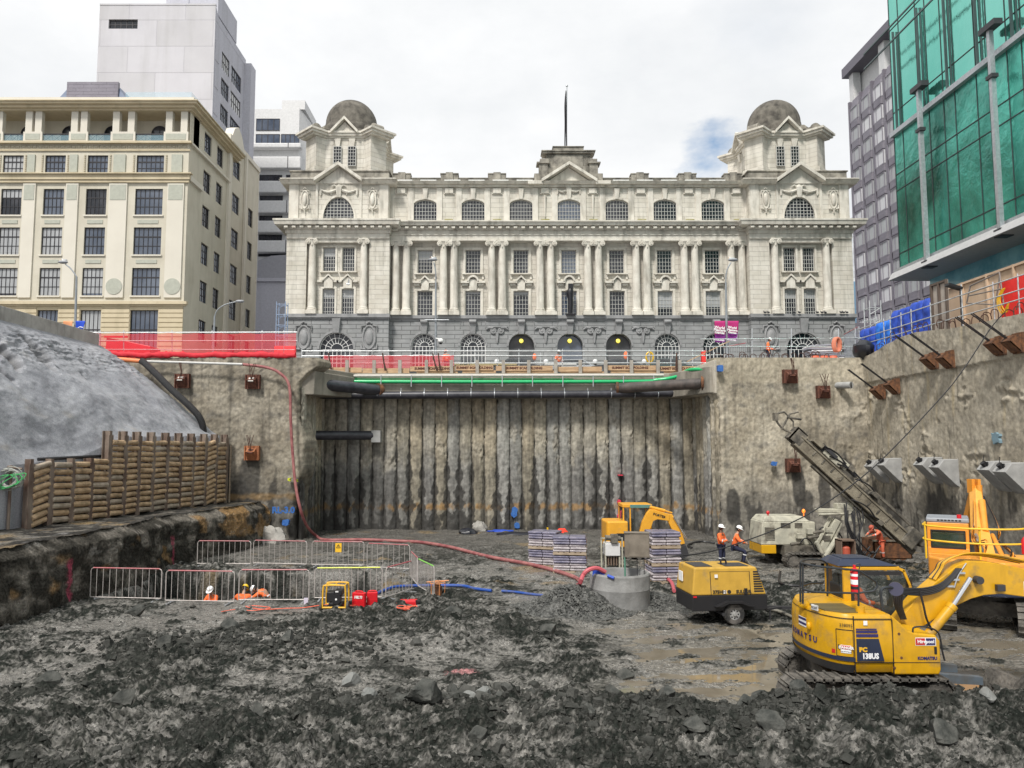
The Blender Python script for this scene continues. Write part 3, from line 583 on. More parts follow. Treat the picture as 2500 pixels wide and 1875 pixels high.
def window(par, f, x0, z0, x1, z1, d, nx, nz, rise=0, fm=None, gm=None, bw=.045, fw=.06, fan=False, name='window', thk=.07, midh=None, label=None, blinds=0):
    fm = fm or bar_p; gm = gm or glass_d; cx = (x0+x1)/2; r = (x1-x0)/2; zt = z1-rise
    m = MB(f)
    def top(a):
        if not rise: return z1
        t = max(0, 1-((a-cx)/r)**2); return zt+rise*math.sqrt(t)
    m.box(x0,d-thk,z0,x0+fw,d,zt); m.box(x1-fw,d-thk,z0,x1,d,zt); m.box(x0+fw,d-thk,z0,x1-fw,d-.002,z0+fw)
    if rise:
        A = arcp(cx,zt,r,rise,16); B = arcp(cx,zt,r-fw,rise-fw,16)
        for i in range(16): m.hexa([(A[i][0],d-thk,A[i][1]),(A[i+1][0],d-thk,A[i+1][1]),(A[i+1][0],d,A[i+1][1]),(A[i][0],d,A[i][1]),(B[i][0],d-thk,B[i][1]),(B[i+1][0],d-thk,B[i+1][1]),(B[i+1][0],d,B[i+1][1]),(B[i][0],d,B[i][1])])
    else: m.box(x0+fw,d-thk,z1-fw,x1-fw,d-.002,z1)
    e0, e1 = d-thk+.01, d-.01
    if fan:
        nz_ = nz; 
        for i in range(1, nx): a = x0+(x1-x0)*i/nx; m.box(a-bw/2,e0,z0+fw,a+bw/2,e1,zt)
        for j in range(1, nz_+1): z = z0+(zt-z0)*j/nz_; m.box(x0+fw,e0-.004,z-bw/2,x1-fw,e1-.004,z+bw/2)
        for q in (.36, .68):
            A = arcp(cx,zt,r*q+bw/2,rise*q+bw/2,16); B = arcp(cx,zt,r*q-bw/2,rise*q-bw/2,16)
            for i in range(16): m.hexa([(A[i][0],e0,A[i][1]),(A[i+1][0],e0,A[i+1][1]),(A[i+1][0],e1,A[i+1][1]),(A[i][0],e1,A[i][1]),(B[i][0],e0,B[i][1]),(B[i+1][0],e0,B[i+1][1]),(B[i+1][0],e1,B[i+1][1]),(B[i][0],e1,B[i][1])])
        for i in range(1, 9):
            t = math.pi*i/9; c, s = math.cos(t), math.sin(t); m.beam((cx+c*r*.36,d-.03,zt+s*rise*.36),(cx+c*(r-fw),d-.03,zt+s*(rise-fw)),bw*.9,.03,up=(0,1,0)) if not f else _fbeam(m,cx,zt,c,s,r,rise,fw,bw,e0,e1)
    else:
        for i in range(1, nx): a = x0+(x1-x0)*i/nx; m.box(a-bw/2,e0,z0+fw,a+bw/2,e1,top(a)-fw*.5)
        for j in range(1, nz):
            z = z0+(z1-z0)*j/nz; k = r
            if z > zt and rise: k = r*math.sqrt(max(0,1-((z-zt)/rise)**2))
            b_ = bw*(2.2 if midh == j else 1); m.box(cx-k+fw*.6,e0-.004,z-b_/2,cx+k-fw*.6,e1-.004,z+b_/2)
    o = m.build(name, fm, par)
    if label: o['label'] = label
    g = MB(f); e = d-thk+.015
    if rise: g.quad(*([(x0,e,z0),(x1,e,z0)]+[(p[0],e,p[1]) for p in arcp(cx,zt,r,rise,16)]))
    else: g.quad((x0,e,z0),(x1,e,z0),(x1,e,z1),(x0,e,z1))
    g.build('pane', gm, o)
    if blinds:
        b = MB(f); zb = z1-(z1-z0)*blinds; b.quad((x0+fw,e+.008,zb),(x1-fw,e+.008,zb),(x1-fw,e+.008,z1-fw),(x0+fw,e+.008,z1-fw)); b.build('blind', blind, o)
    return o
def _fbeam(m,cx,zt,c,s,r,rise,fw,bw,e0,e1):
    p = (cx+c*r*.36, zt+s*rise*.36); q = (cx+c*(r-fw*.6), zt+s*(rise-fw*.6)); n = (-s*bw/2*.9, c*bw/2*.9)
    m.hexa([(p[0]-n[0],e0,p[1]-n[1]),(p[0]+n[0],e0,p[1]+n[1]),(p[0]+n[0],e1-.003,p[1]+n[1]),(p[0]-n[0],e1-.003,p[1]-n[1]),(q[0]-n[0],e0,q[1]-n[1]),(q[0]+n[0],e0,q[1]+n[1]),(q[0]+n[0],e1-.003,q[1]+n[1]),(q[0]-n[0],e1-.003,q[1]-n[1])])
def gable(m, cx, w, z0, h, d0, d1, t=.3, f=None):
    """raking mouldings of a small pediment + its tympanum"""
    s = h/(w/2)
    for sg in (-1, 1):
        m.hexa([(cx+sg*w/2,d0,z0),(cx,d0,z0+h),(cx,d1,z0+h),(cx+sg*w/2,d1,z0),(cx+sg*w/2,d0,z0+t),(cx,d0,z0+h+t),(cx,d1,z0+h+t),(cx+sg*w/2,d1,z0+t)])
def _vol(m, x, d, z, s=1):
    prof = [(0,0),(.245*s,0),(.245*s,.12),(.17*s,.16),(.16*s,.12),(.09*s,.12),(.08*s,.19),(0,.19)]; n = 12; vs = []; fs = []
    for i in range(n):
        a = 2*math.pi*i/n
        for r_, q in prof: vs.append((x+r_*math.cos(a), d+q, z+r_*math.sin(a)))
    k = len(prof)
    for i in range(n):
        j = (i+1)%n
        for t in range(k-1): fs.append((i*k+t,j*k+t,j*k+t+1,i*k+t+1))
    m.add(vs, fs, True)
# ---------------------------------------------------------------- post office
YF = 72.0; F = fr((0,YF),(1,0),(0,-1)); FP = fr((0,YF-.9),(1,0),(0,-1))
Z = lambda py, Y=YF: at(1389, py, Y).z
po = thing('post_office', 'grand pale stone building with twin domed towers and ionic columns over a grey granite base', 'post office', (7.37,YF,ST_Z))
CX = 7.37; BAY = 4.66; BX = [CX+BAY*k for k in range(-3, 4)]
xl, xr_ = CX-17.55, CX+17.55
gz0, gz1 = ST_Z, Z(778); 
# granite ground storey (main)
m = MB(F); gh_ = []
for i, c in enumerate(BX): r = 1.22; gh_.append((c-r, gz0+.35, c+r, Z(814), r))
wall(m, xl, gz0, xr_, gz1, gh_, 0, .7); m.build('granite_storey', granite, po)
m = MB(F)
m.box(xl,-.2,gz1-.02,xr_,.22,gz1+.30); m.box(xl,0,gz1-.12,xr_,.10,gz1-.02)
for c in BX:
    A = arcp(c, Z(814)-1.22, 1.22, 1.22, 14); B = arcp(c, Z(814)-1.22, 1.42, 1.42, 14)
    for i in range(14): m.hexa([(A[i][0],-.02,A[i][1]),(A[i+1][0],-.02,A[i+1][1]),(A[i+1][0],.05,A[i+1][1]),(A[i][0],.05,A[i][1]),(B[i][0],-.02,B[i][1]),(B[i+1][0],-.02,B[i+1][1]),(B[i+1][0],.05,B[i+1][1]),(B[i][0],.05,B[i][1])])
for c in BX[1:6]:   # framed panels over the doors
    m.box(c-1.22,0,gz1-.30,c+1.22,.05,gz1-.24)
    for s in (-1,1): m.box(c+s*1.22-.04,0,gz1-.95,c+s*1.22+.04,.052,gz1-.24)
m.build('string_course', granite_p, po, bev=.03)
for c in BX:
    m = MB(F); m.hexa([(c-.24,0,Z(814)-.1),(c+.24,0,Z(814)-.1),(c+.24,.22,Z(814)-.1),(c-.24,.22,Z(814)-.1),(c-.36,0,gz1-.14),(c+.36,0,gz1-.14),(c+.36,.4,gz1-.14),(c-.36,.4,gz1-.14)]); m.lathe([(0,-.33),(.17,-.33),(.17,.33),(0,.33)], (c,.42,gz1-.34), 12, ax='x'); m.build('keystone', granite_p, po, bev=.03)
for i in range(1, 5):   # scrolled brackets between the doors
    c = (BX[i]+BX[i+1])/2; m = MB(F)
    for s in (-1,1):
        _vol(m, c+s*.36, .02, Z(808), 1.3); m.tube([(c+s*.4,.1,Z(801)),(c+s*.8,.12,Z(800)),(c+s*1.05,.1,Z(805))],[.14,.13,.07],8)
    m.box(c-1.0,0,Z(800),c+1.0,.2,Z(797.5)); m.hexa([(c-.05,0,Z(838)),(c+.05,0,Z(838)),(c+.05,.15,Z(838)),(c-.05,.15,Z(838)),(c-.16,0,Z(812)),(c+.16,0,Z(812)),(c+.16,.25,Z(812)),(c-.16,.25,Z(812))])
    m.build('scroll_bracket', granite_p, po, bev=.02)
arch_dark = M('arch_recess', (.03,.03,.034), (.07,.07,.075), sc=1, r=.3)
for i, c in enumerate(BX):
    r = 1.22
    if i in (2,3,4):
        m = MB(F); m.quad(*([(c-r,-.68,gz0+.3),(c+r,-.68,gz0+.3)]+[(p[0],-.68,p[1]) for p in arcp(c,Z(814)-r,r,r,16)])); door = m.build('arched_doorway', glass_b if i == 3 else arch_dark, po)
        b = MB(F); b.box(c-r,-.66,gz0+2.35,c+r,-.6,gz0+2.45); b.box(c-.04,-.66,gz0+.3,c+.04,-.6,gz0+2.35); b.build('door_frame', black_m, door)
        g = MB(F); g.ball((c,-.35,Z(831)),.21,14,10); g.build('globe_light', M('lit_globe', (.9,.75,.12), r=.4, emit=.75), door)
    else: window(po, F, c-r, gz0+.35, c+r, Z(814), -.3, 7, 5, rise=r, fan=True, bw=.042, gm=glass_d, fm=white_p)
# upper main wall, floors 1-2
uz0, uz1 = gz1+.30, Z(589)
m = MB(F); hs = []
for c in BX: hs += [(c-.72, Z(771), c+.72, Z(708)), (c-.70, Z(664), c+.70, Z(607))]
wall(m, xl, uz0, xr_, uz1, hs, -.55, .3)
az0 = Z(546); az1 = Z(446)
hs = [(c-1.18, Z(543), c+1.18, Z(488), .62) for c in BX]
wall(m, xl, Z(589), xr_, az1, hs, 0, .3); m.quad((xl,-.55,uz1),(xr_,-.55,uz1),(xr_,.02,uz1),(xl,.02,uz1))
m.build('upper_wall', stone, po)
m = MB(F)
m.box(xl,-.6,uz1-.02,xr_,.34,uz1+.55); m.box(xl,-.1,uz1+.55,xr_,.28,Z(564)); m.box(xl,0,uz1+.50,xr_,.42,uz1+.58)
m.box(xl,0,Z(564),xr_,.5,Z(557)); m.hexa([(xl,0,Z(557)),(xr_,0,Z(557)),(xr_,.95,Z(556)),(xl,.95,Z(556)),(xl,0,Z(549)),(xr_,0,Z(549)),(xr_,1.05,Z(549)),(xl,1.05,Z(549))]); m.box(xl,0,Z(549),xr_,1.15,Z(546))
a = xl+.4
while a < xr_-.2: m.box(a-.17,.3,Z(563),a+.17,.86,Z(558)); a += .745
m.build('main_cornice', stone_p, po)
m = MB(F)   # top cornice and weathered parapet
m.box(xl,-.1,Z(458),xr_,.28,Z(454)); m.hexa([(xl,0,Z(454)),(xr_,0,Z(454)),(xr_,.5,Z(453)),(xl,.5,Z(453)),(xl,0,Z(447)),(xr_,0,Z(447)),(xr_,.72,Z(447)),(xl,.72,Z(447))])
m.build('top_cornice', stone_p, po)
m = MB(F); m.box(xl,-.9,Z(447),xr_,-.35,Z(433)); m.box(xl,-.95,Z(433),xr_,-.28,Z(431))
for c in [x+BAY/2 for x in BX[:-1]]+[BX[0]-BAY/2, BX[-1]+BAY/2-.2]:
    if abs(c-CX) < 3: continue
    m.box(c-.85,-1.0,Z(447),c+.85,-.15,Z(424)); m.box(c-.9,-1.05,Z(424),c+.9,-.1,Z(421.5)); m.box(c-.35,-1.1,Z(446),c+.35,-.02,Z(420))
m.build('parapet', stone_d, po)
m = MB(F); a = xl+.8
while a < xr_-2:
    if abs(a-CX+.7) > 3.6: m.box(a,.1,Z(446)+.0,a+1.55,.6,Z(444.5)+.02)
    a += 2.33
m.build('roof_flashing', white_p, po)
# attic pilaster strips, arch mouldings, window sills
m = MB(F)
for c in [BX[0]-BAY/2]+[x+BAY/2 for x in BX]:
    c = min(max(c, xl+1.0), xr_-1.0)
    for s in (-1,1): m.box(c+s*.95-.28,-.02,az0,c+s*.95+.28,.10,Z(459))
    m.box(c-.4,0,Z(473),c+.4,.2,Z(461)); m.box(c-.5,0,Z(475),c+.5,.14,Z(473))
for c in BX:
    A = arcp(c, Z(488)-.62, 1.2, .64, 14); B = arcp(c, Z(488)-.62, 1.4, .84, 14)
    for i in range(14): m.hexa([(A[i][0],-.02,A[i][1]),(A[i+1][0],-.02,A[i+1][1]),(A[i+1][0],.09,A[i+1][1]),(A[i][0],.09,A[i][1]),(B[i][0],-.02,B[i][1]),(B[i+1][0],-.02,B[i+1][1]),(B[i+1][0],.09,B[i+1][1]),(B[i][0],.09,B[i][1])])
    for s in (-1,1): m.box(c+s*1.3-.1,-.02,Z(543),c+s*1.3+.1,.09,Z(488)-.62)
    m.hexa([(c-.17,0,Z(487)),(c+.17,0,Z(487)),(c+.17,.18,Z(487)),(c-.17,.18,Z(487)),(c-.26,0,Z(461)),(c+.26,0,Z(461)),(c+.26,.24,Z(461)),(c-.26,.24,Z(461))])
m.build('attic_mouldings', stone_p, po, bev=.015)
lm = M('lichen', (.22,.2,.05), (.36,.33,.2), sc=2, r=.9)
for c in [x+BAY/2 for x in BX]:
    m = MB(F); c = min(c, xr_-1); m.box(c-.42,.0,Z(546)+.01,c+.42,.5,Z(538)); m.build('pedestal', lm, po, bev=.05)
for i, c in enumerate(BX):
    window(po, F, c-1.16, Z(543)+.02, c+1.16, Z(488)-.01, -.12, 8, 6, rise=.62, bw=.04, gm=glass_b if i == 3 else glass_d)
    m = MB(F); m.box(c-1.5,.0,Z(545)-.02,c+1.5,.3,Z(543)); m.build('window_sill', stone_p, po)
    window(po, F, c-.72, Z(664), c+.72, Z(607), -.72, 5, 6, bw=.04, gm=glass_b if i == 3 else glass_d, blinds=(.4,0,0,0,0,0,0)[i])
    window(po, F, c-.74, Z(771), c+.74, Z(708), -.72, 5, 6, bw=.04, gm=glass_b if i == 3 else glass_d, blinds=(0,.1,.12,0,0,.62,.6)[i])
    m = MB(F); d = -.55    # surrounds
    for z0, z1 in ((Z(664),Z(607)), (Z(771),Z(708))):
        for s in (-1,1): m.box(c+s*.86-.12,d,z0,c+s*.86+.12,d+.1,z1)
        m.box(c-.98,d,z1,c+.98,d+.1,z1+.22)
    m.box(c-1.05,d,Z(668),c+1.05,d+.3,Z(665)); 
    for s in (-1,1): m.box(c+s*.95-.1,d,Z(677)-.1,c+s*.95+.1,d+.12,Z(668))
    z0 = Z(690)
    for s in (-1,1): m.box(c+s*.78-.4,d,z0,c+s*.78+.4,d+.42,z0+.22); m.box(c+s*.78-.3,d,z0-.22,c+s*.78+.26,d+.25,z0)
    if i % 2:
        A = arcp(c, z0+.1, .42, .5, 10); B = arcp(c, z0+.1, .60, .7, 10)
        for k in range(10): m.hexa([(A[k][0],d,A[k][1]),(A[k+1][0],d,A[k+1][1]),(A[k+1][0],d+.42,A[k+1][1]),(A[k][0],d+.42,A[k][1]),(B[k][0],d,B[k][1]),(B[k+1][0],d,B[k+1][1]),(B[k+1][0],d+.42,B[k+1][1]),(B[k][0],d+.42,B[k][1])])
    else: gable(m, c, 1.1, z0+.06, .52, d, d+.42, .2)
    m.hexa([(c-.35,d,Z(707)),(c+.35,d,Z(707)),(c+.35,d+.22,Z(707)),(c-.35,d+.22,Z(707)),(c-.42,d,z0+.4),(c+.42,d,z0+.4),(c+.42,d+.22,z0+.4),(c-.42,d+.22,z0+.4)])
    m.build('window_surround', stone_p, po, bev=.02)
# columns
def column(f, x, zb, zt, d, r=.385):
    m = MB(f); m.box(x-r*1.4,d-r*1.4,zb,x+r*1.4,d+r*1.4,zb+.32); h = zt-zb
    m.lathe([(r*1.38,.32),(r*1.4,.42),(r*1.2,.5),(r*1.25,.58),(r*1.05,.66),(r,.75),(r*.99,h*.4),(r*.86,h-.62),(r*.9,h-.6),(r*.85,h-.5),(r*1.15,h-.2),(0,h-.2)], (x,d,zb), 20)
    m.box(x-r*1.25,d-r*1.15,zt-.14,x+r*1.25,d+r*1.15,zt)
    for s in (-1,1): _vol(m, x+s*r*.98, d+r*.8, zt-.32)
    m.ball((x,d+r,zt-.62),(.07,.06,.12),6,5)
    return m.build('column', stone_p, po, bev=0)
for c in [979,1095.5,1213,1331.5,1448.7,1566.7,1684.6,1799.5]:
    X = at(c, 690, YF).x
    for s in (-.515,.515): column(F, X+s, uz0, uz1, -.02)
# centre block above the roof line
m = MB(F)
x0, x1 = at(1312,400,YF).x, at(1463,400,YF).x; w_ = (x1-x0)/2
m.box(CX-2.75,-1.2,Z(447),CX+2.75,-.1,Z(405)); 
for s in (-1,1): m.box(CX+s*2.45-.42,-1.0,Z(447),CX+s*2.45+.42,.05,Z(400)); m.box(CX+s*2.5-.62,-1.1,Z(400),CX+s*2.5+.62,.2,Z(396)); m.box(CX+s*2.35-.45,-1.1,Z(396),CX+s*2.35+.45,.1,Z(388)); m.box(CX+s*3.1-.25,-1.0,Z(447),CX+s*3.1+.25,.0,Z(423))
m.box(CX-2.15,-1.3,Z(405),CX+2.15,-.25,Z(374)); m.box(CX-2.55,-1.4,Z(374),CX+2.55,.05,Z(370)); m.box(CX-2.65,-1.4,Z(370),CX+2.65,.15,Z(367)); m.box(CX-1.5,-1.3,Z(367),CX+1.5,-.1,Z(358)); m.box(CX-1.55,-1.3,Z(358),CX+1.55,0,Z(356)); m.box(CX-1.45,-.3,Z(408),CX+1.45,-.15,Z(376))
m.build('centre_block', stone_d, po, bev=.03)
m = MB(F); zc = Z(451); 
gable(m, CX, 5.4, zc, 1.75, -.1, .85, .32); m.prism([(CX-2.5,zc),(CX+2.5,zc),(CX,zc+1.7)], 0, .12) ; m.box(CX-4.0,0,Z(455),CX-2.55,.75,zc+.18); m.box(CX+2.55,0,Z(455),CX+4.0,.75,zc+.18)
m.build('centre_pediment', stone_p, po, bev=.02)
m = MB(F)
def garland(m, cx, z, w, d, k=1):
    for s in (-1,1):
        pts = [(cx+s*w*t, d+.1, z-.30*k*math.sin(t*math.pi)*(1 if t else 1)-.12*t) for t in (0,.2,.4,.6,.8,1)]; m.tube(pts, [.10*k,.13*k,.15*k,.13*k,.1*k,.08*k], 6)
        m.tube([(cx+s*w,d+.1,z-.02),(cx+s*w,d+.1,z-.45*k),(cx+s*w,d+.1,z-.7*k)],[.1*k,.12*k,.06*k],6); m.tube([(cx+s*w*.42,d+.1,z-.1),(cx+s*w*.42,d+.08,z-.6*k)],[.08*k,.05*k],6)
        m.tube([(cx+s*.1,d+.1,z+.1),(cx+s*.45*k,d+.12,z+.3*k),(cx+s*.7*k,d+.1,z+.18*k)],[.07,.08,.04],6)
    m.ball((cx,d+.1,z+.12),(.26*k,.14,.28*k),10,8)
garland(m, CX, Z(462), 1.1, 0, .8); 
for s in (-1,1): m.tube([(CX+s*2.33,.12,Z(478)),(CX+s*2.33,.15,Z(495)),(CX+s*2.33,.12,Z(530))],[.14,.08,.05],6)
m.build('carved_garland', stone_p, po)
# end pavilions with domed turrets
def cartouche(f, cx, cz, sx, sz, mat, d=0, drop=True):
    m = MB(f); m.ball((cx,d+.06,cz),(sx*.42,.2,sz*.34),14,10)
    A = [(cx+sx*.62*math.cos(t*.3491), d+.1, cz+sz*.5*math.sin(t*.3491)) for t in range(19)]; m.tube(A, .09*sx, 6, cap=False)
    m.box(cx-sx*.62,d,cz-sz*.55,cx+sx*.62,d+.06,cz+sz*.55)
    for s in (-1,1):
        for k in (-1,1): m.tube([(cx+s*sx*.35,d+.1,cz+k*sz*.52),(cx+s*sx*.75,d+.12,cz+k*sz*.5),(cx+s*sx*.8,d+.1,cz+k*sz*.3)],[.1*sx,.12*sx,.07*sx],6)
    m.tube([(cx-.25*sx,d+.1,cz+sz*.6),(cx,d+.14,cz+sz*.68),(cx+.25*sx,d+.1,cz+sz*.6)],.1*sx,6)
    if drop: m.tube([(cx,d+.1,cz-sz*.55),(cx,d+.1,cz-sz*.75)],[.16*sx,.05*sx],6)
    m.build('carved_cartouche', mat, po)
def pavilion(xc):
    f = FP; Zp = lambda py: at(1389, py, YF-.9).z; hw = 4.92; s_in = 1 if xc < CX else -1
    g0, g1 = ST_Z, Zp(775)
    m = MB(f); r = 1.62; zt = Zp(811)
    wall(m, xc-hw, g0, xc+hw, g1, [(xc-r,g0+.35,xc+r,zt,r)], 0, .7)
    for s in (-1,1): m.quad((xc+s*hw,0,g0),(xc+s*hw,-18,g0),(xc+s*hw,-18,g1),(xc+s*hw,0,g1))
    m.build('granite_storey', granite, po)
    m = MB(f); m.box(xc-hw-.1,-.8,g1-.02,xc+hw+.1,.25,g1+.32); m.box(xc-hw-.02,-.8,g1-.14,xc+hw+.02,.12,g1-.02)
    A = arcp(xc,zt-r,r,r,14); B = arcp(xc,zt-r,r+.2,r+.2,14)
    for i in range(14): m.hexa([(A[i][0],-.02,A[i][1]),(A[i+1][0],-.02,A[i+1][1]),(A[i+1][0],.05,A[i+1][1]),(A[i][0],.05,A[i][1]),(B[i][0],-.02,B[i][1]),(B[i+1][0],-.02,B[i+1][1]),(B[i+1][0],.05,B[i+1][1]),(B[i][0],.05,B[i][1])])
    m.build('string_course', granite_p, po)
    m = MB(f); m.hexa([(xc-.28,0,zt-.1),(xc+.28,0,zt-.1),(xc+.28,.25,zt-.1),(xc-.28,.25,zt-.1),(xc-.4,0,g1-.15),(xc+.4,0,g1-.15),(xc+.4,.42,g1-.15),(xc-.4,.42,g1-.15)]); m.build('keystone', granite_p, po, bev=.03)
    window(po, f, xc-r, g0+.35, xc+r, zt, -.3, 8, 4, rise=r, fan=True, bw=.042, fm=white_p)
    for s in (-1,1): cartouche(f, xc+s*3.1, Zp(824), .95, 2.2, granite_p)
    u0, u1 = g1+.32, Zp(583)
    m = MB(f); hs = []
    for s in (-1,1): hs += [(xc+s*.92-.58,Zp(769),xc+s*.92+.58,Zp(703)),(xc+s*.92-.58,Zp(659),xc+s*.92+.58,Zp(601))]
    wall(m, xc-3.0, u0, xc+3.0, u1, hs, -.5, .3)
    for s in (-1,1):
        a, b = sorted((xc+s*3.0, xc+s*hw)); m.quad((a,0,u0),(b,0,u0),(b,0,u1),(a,0,u1)); m.quad((xc+s*3,0,u0),(xc+s*3,-.5,u0),(xc+s*3,-.5,u1),(xc+s*3,0,u1)); m.quad((xc+s*hw,0,u0),(xc+s*hw,-18,u0),(xc+s*hw,-18,u1),(xc+s*hw,0,u1))
    zc0, zc1 = Zp(549), Zp(444)
    r2 = 1.49; wall(m, xc-hw+.1, u1, xc+hw-.1, zc1, [(xc-r2,Zp(537),xc+r2,Zp(481.5),r2)], 0, .35)
    for s in (-1,1): m.quad((xc+s*(hw-.1),0,u1),(xc+s*(hw-.1),-14,u1),(xc+s*(hw-.1),-14,zc1),(xc+s*(hw-.1),0,zc1))
    m.build('pavilion_wall', stone, po)
    m = MB(f)
    for s in (-1,1): m.box(xc+s*3.9-.85,-.1,u0,xc+s*3.9+.85,.08,u0+.5); m.box(xc+s*3.9-.95,-.05,Zp(576),xc+s*3.9+.95,.12,Zp(573))
    m.box(xc-3,-.5,u1-.35,xc+3,.0,u1)
    m.box(xc-hw,-1.2,u1,xc+hw,.15,u1+.5); m.box(xc-hw-.1,-1.2,u1+.5,xc+hw+.1,.25,Zp(562)); m.box(xc-hw-.2,-1.2,Zp(562),xc+hw+.2,.5,Zp(555))
    e = .95; m.hexa([(xc-hw-e,-16,Zp(554)),(xc+hw+e,-16,Zp(554)),(xc+hw+e,e,Zp(554)),(xc-hw-e,e,Zp(554)),(xc-hw-e-.1,-16,Zp(545)),(xc+hw+e+.1,-16,Zp(545)),(xc+hw+e+.1,e+.1,Zp(545)),(xc-hw-e-.1,e+.1,Zp(545))]); m.box(xc-hw-e-.15,-16,Zp(545),xc+hw+e+.15,e+.15,Zp(541))
    a = xc-hw+.1
    while a < xc+hw: m.box(a-.17,.3,Zp(561),a+.17,.84,Zp(556)); a += .745
    a = -.5
    while a > -5:
        m.box(xc+s_in*(hw+.1),a-.17,Zp(561),xc+s_in*(hw+.75),a+.17,Zp(556)); a -= .745
    m.build('main_cornice', stone_p, po)
    # windows between columns
    for s in (-1,1):
        c = xc+s*.92
        window(po, f, c-.58, Zp(659), c+.58, Zp(601), -.65, 5, 6, bw=.045, blinds=.38 if xc < CX and s < 0 else 0)
        window(po, f, c-.58, Zp(769), c+.58, Zp(703), -.65, 5, 6, bw=.045, blinds=.35 if xc > CX else .3)
        m = MB(f); d = -.5
        for z0, z1 in ((Zp(659),Zp(601)),(Zp(769),Zp(703))):
            for t in (-1,1): m.box(c+t*.68-.1,d,z0,c+t*.68+.1,d+.1,z1)
            m.box(c-.78,d,z1,c+.78,d+.1,z1+.2)
        m.box(c-.85,d,Zp(663.5),c+.85,d+.28,Zp(660)); z0 = Zp(688); gable(m, c, 1.15, z0+.1, .55, d, d+.38, .2)
        for t in (-1,1): m.box(c+t*.78-.28,d,z0,c+t*.78+.2,d+.36,z0+.2)
        m.box(c-.42,d,Zp(702),c+.42,d+.25,z0+.5); m.build('window_surround', stone_p, po, bev=.02)
        column(f, xc+s*2.46, u0, u1, -.12, .37)
    # attic: cornice, pediment, lunette, carvings
    window(po, f, xc-r2+.02, Zp(537)+.02, xc+r2-.02, Zp(481.5)-.02, -.12, 9, 7, rise=r2-.02, bw=.05)
    m = MB(f)
    for s in (-1,1): m.box(xc+s*4.3-.45,-.02,zc0+.35,xc+s*4.3+.45,.1,zc1); m.box(xc+s*2.1-.12,-.02,zc0+.35,xc+s*2.1+.12,.1,zc1)
    A = arcp(xc,Zp(537)+.02,r2,Zp(481.5)-Zp(537),14); B = arcp(xc,Zp(537)+.02,r2+.2,Zp(481.5)-Zp(537)+.2,14)
    for i in range(14): m.hexa([(A[i][0],-.02,A[i][1]),(A[i+1][0],-.02,A[i+1][1]),(A[i+1][0],.08,A[i+1][1]),(A[i][0],.08,A[i][1]),(B[i][0],-.02,B[i][1]),(B[i+1][0],-.02,B[i+1][1]),(B[i+1][0],.08,B[i+1][1]),(B[i][0],.08,B[i][1])])
    m.hexa([(xc-.18,0,Zp(483)),(xc+.18,0,Zp(483)),(xc+.18,.2,Zp(483)),(xc-.18,.2,Zp(483)),(xc-.3,0,Zp(458)),(xc+.3,0,Zp(458)),(xc+.3,.3,Zp(458)),(xc-.3,.3,Zp(458))])
    m.build('attic_mouldings', stone_p, po, bev=.015)
    m = MB(f); garland(m, xc, Zp(461), 1.75, 0, 1); m.build('carved_garland', stone_p, po)
    for s in (-1,1): cartouche(f, xc+s*3.25, Zp(489), .55, 1.75, stone_p, d=.08)
    m = MB(f)
    for s in (-1,1):
        a, b = sorted((xc+s*2.2, xc+s*(hw+.55))); m.hexa([(a,-9,Zp(451)),(b,-9,Zp(451)),(b,.3,Zp(451)),(a,.3,Zp(451)),(a,-9,Zp(443)),(b+.2*(s>0),-9,Zp(443)),(b+.2*(s>0),.65,Zp(443)),(a-.2*(s<0),.65,Zp(443))]); m.box(a-.05,-9,Zp(443),b+.05,.75,Zp(440.5))
    gable(m, xc, 4.6, Zp(449), 1.62, -.2, .8, .34); m.prism([(xc-2.15,Zp(449)),(xc+2.15,Zp(449)),(xc,Zp(449)+1.6)], .0, .1)
    m.build('pavilion_pediment', stone_p, po, bev=.02)
    m = MB(f); m.box(xc-hw+.15,-9,Zp(442),xc+hw-.15,-.15,Zp(418)); m.box(xc-hw+.05,-9,Zp(418),xc+hw-.05,-.05,Zp(415)); m.build('parapet', stone_d, po, bev=.03)
    # turret
    yc = 76.9; zt0 = Zp(417); zt1 = at(1389,334,73.2).z; H = 3.3
    def octo(h, c): return [(xc-h+c,yc-h),(xc+h-c,yc-h),(xc+h,yc-h+c),(xc+h,yc+h-c),(xc+h-c,yc+h),(xc-h+c,yc+h),(xc-h,yc+h-c),(xc-h,yc-h+c)]
    m = MB(); m.prism(octo(H,1.1), zt0-.3, zt1, 'z')
    for sx in (-1,1):
        for sy in (-1,1):
            m.obox((xc+sx*(H-.45),yc+sy*(H-.45),(zt0+zt1)/2-.1), (1.9,1.5,zt1-zt0+.2), rz=math.atan2(sy,sx)+math.pi/2); m.obox((xc+sx*(H-.4),yc+sy*(H-.4),zt0+.5), (2.15,1.8,1.2), rz=math.atan2(sy,sx)+math.pi/2)
    tu = m.build('turret', stone, po)
    m = MB()
    zc = zt1
    for e, a, b in ((.25,0,.18),(.55,.18,.42),(.75,.42,.62)):
        m.prism(octo(H+e*.6,1.2+e*.3), zc+a, zc+b, 'z')
        for sx in (-1,1):
            for sy in (-1,1): m.obox((xc+sx*(H-.3),yc+sy*(H-.3),zc+(a+b)/2+.01), (1.9+e*1.5,1.6+e*1.7,b-a), rz=math.atan2(sy,sx)+math.pi/2)
    m.build('turret_cornice', stone_p, tu)
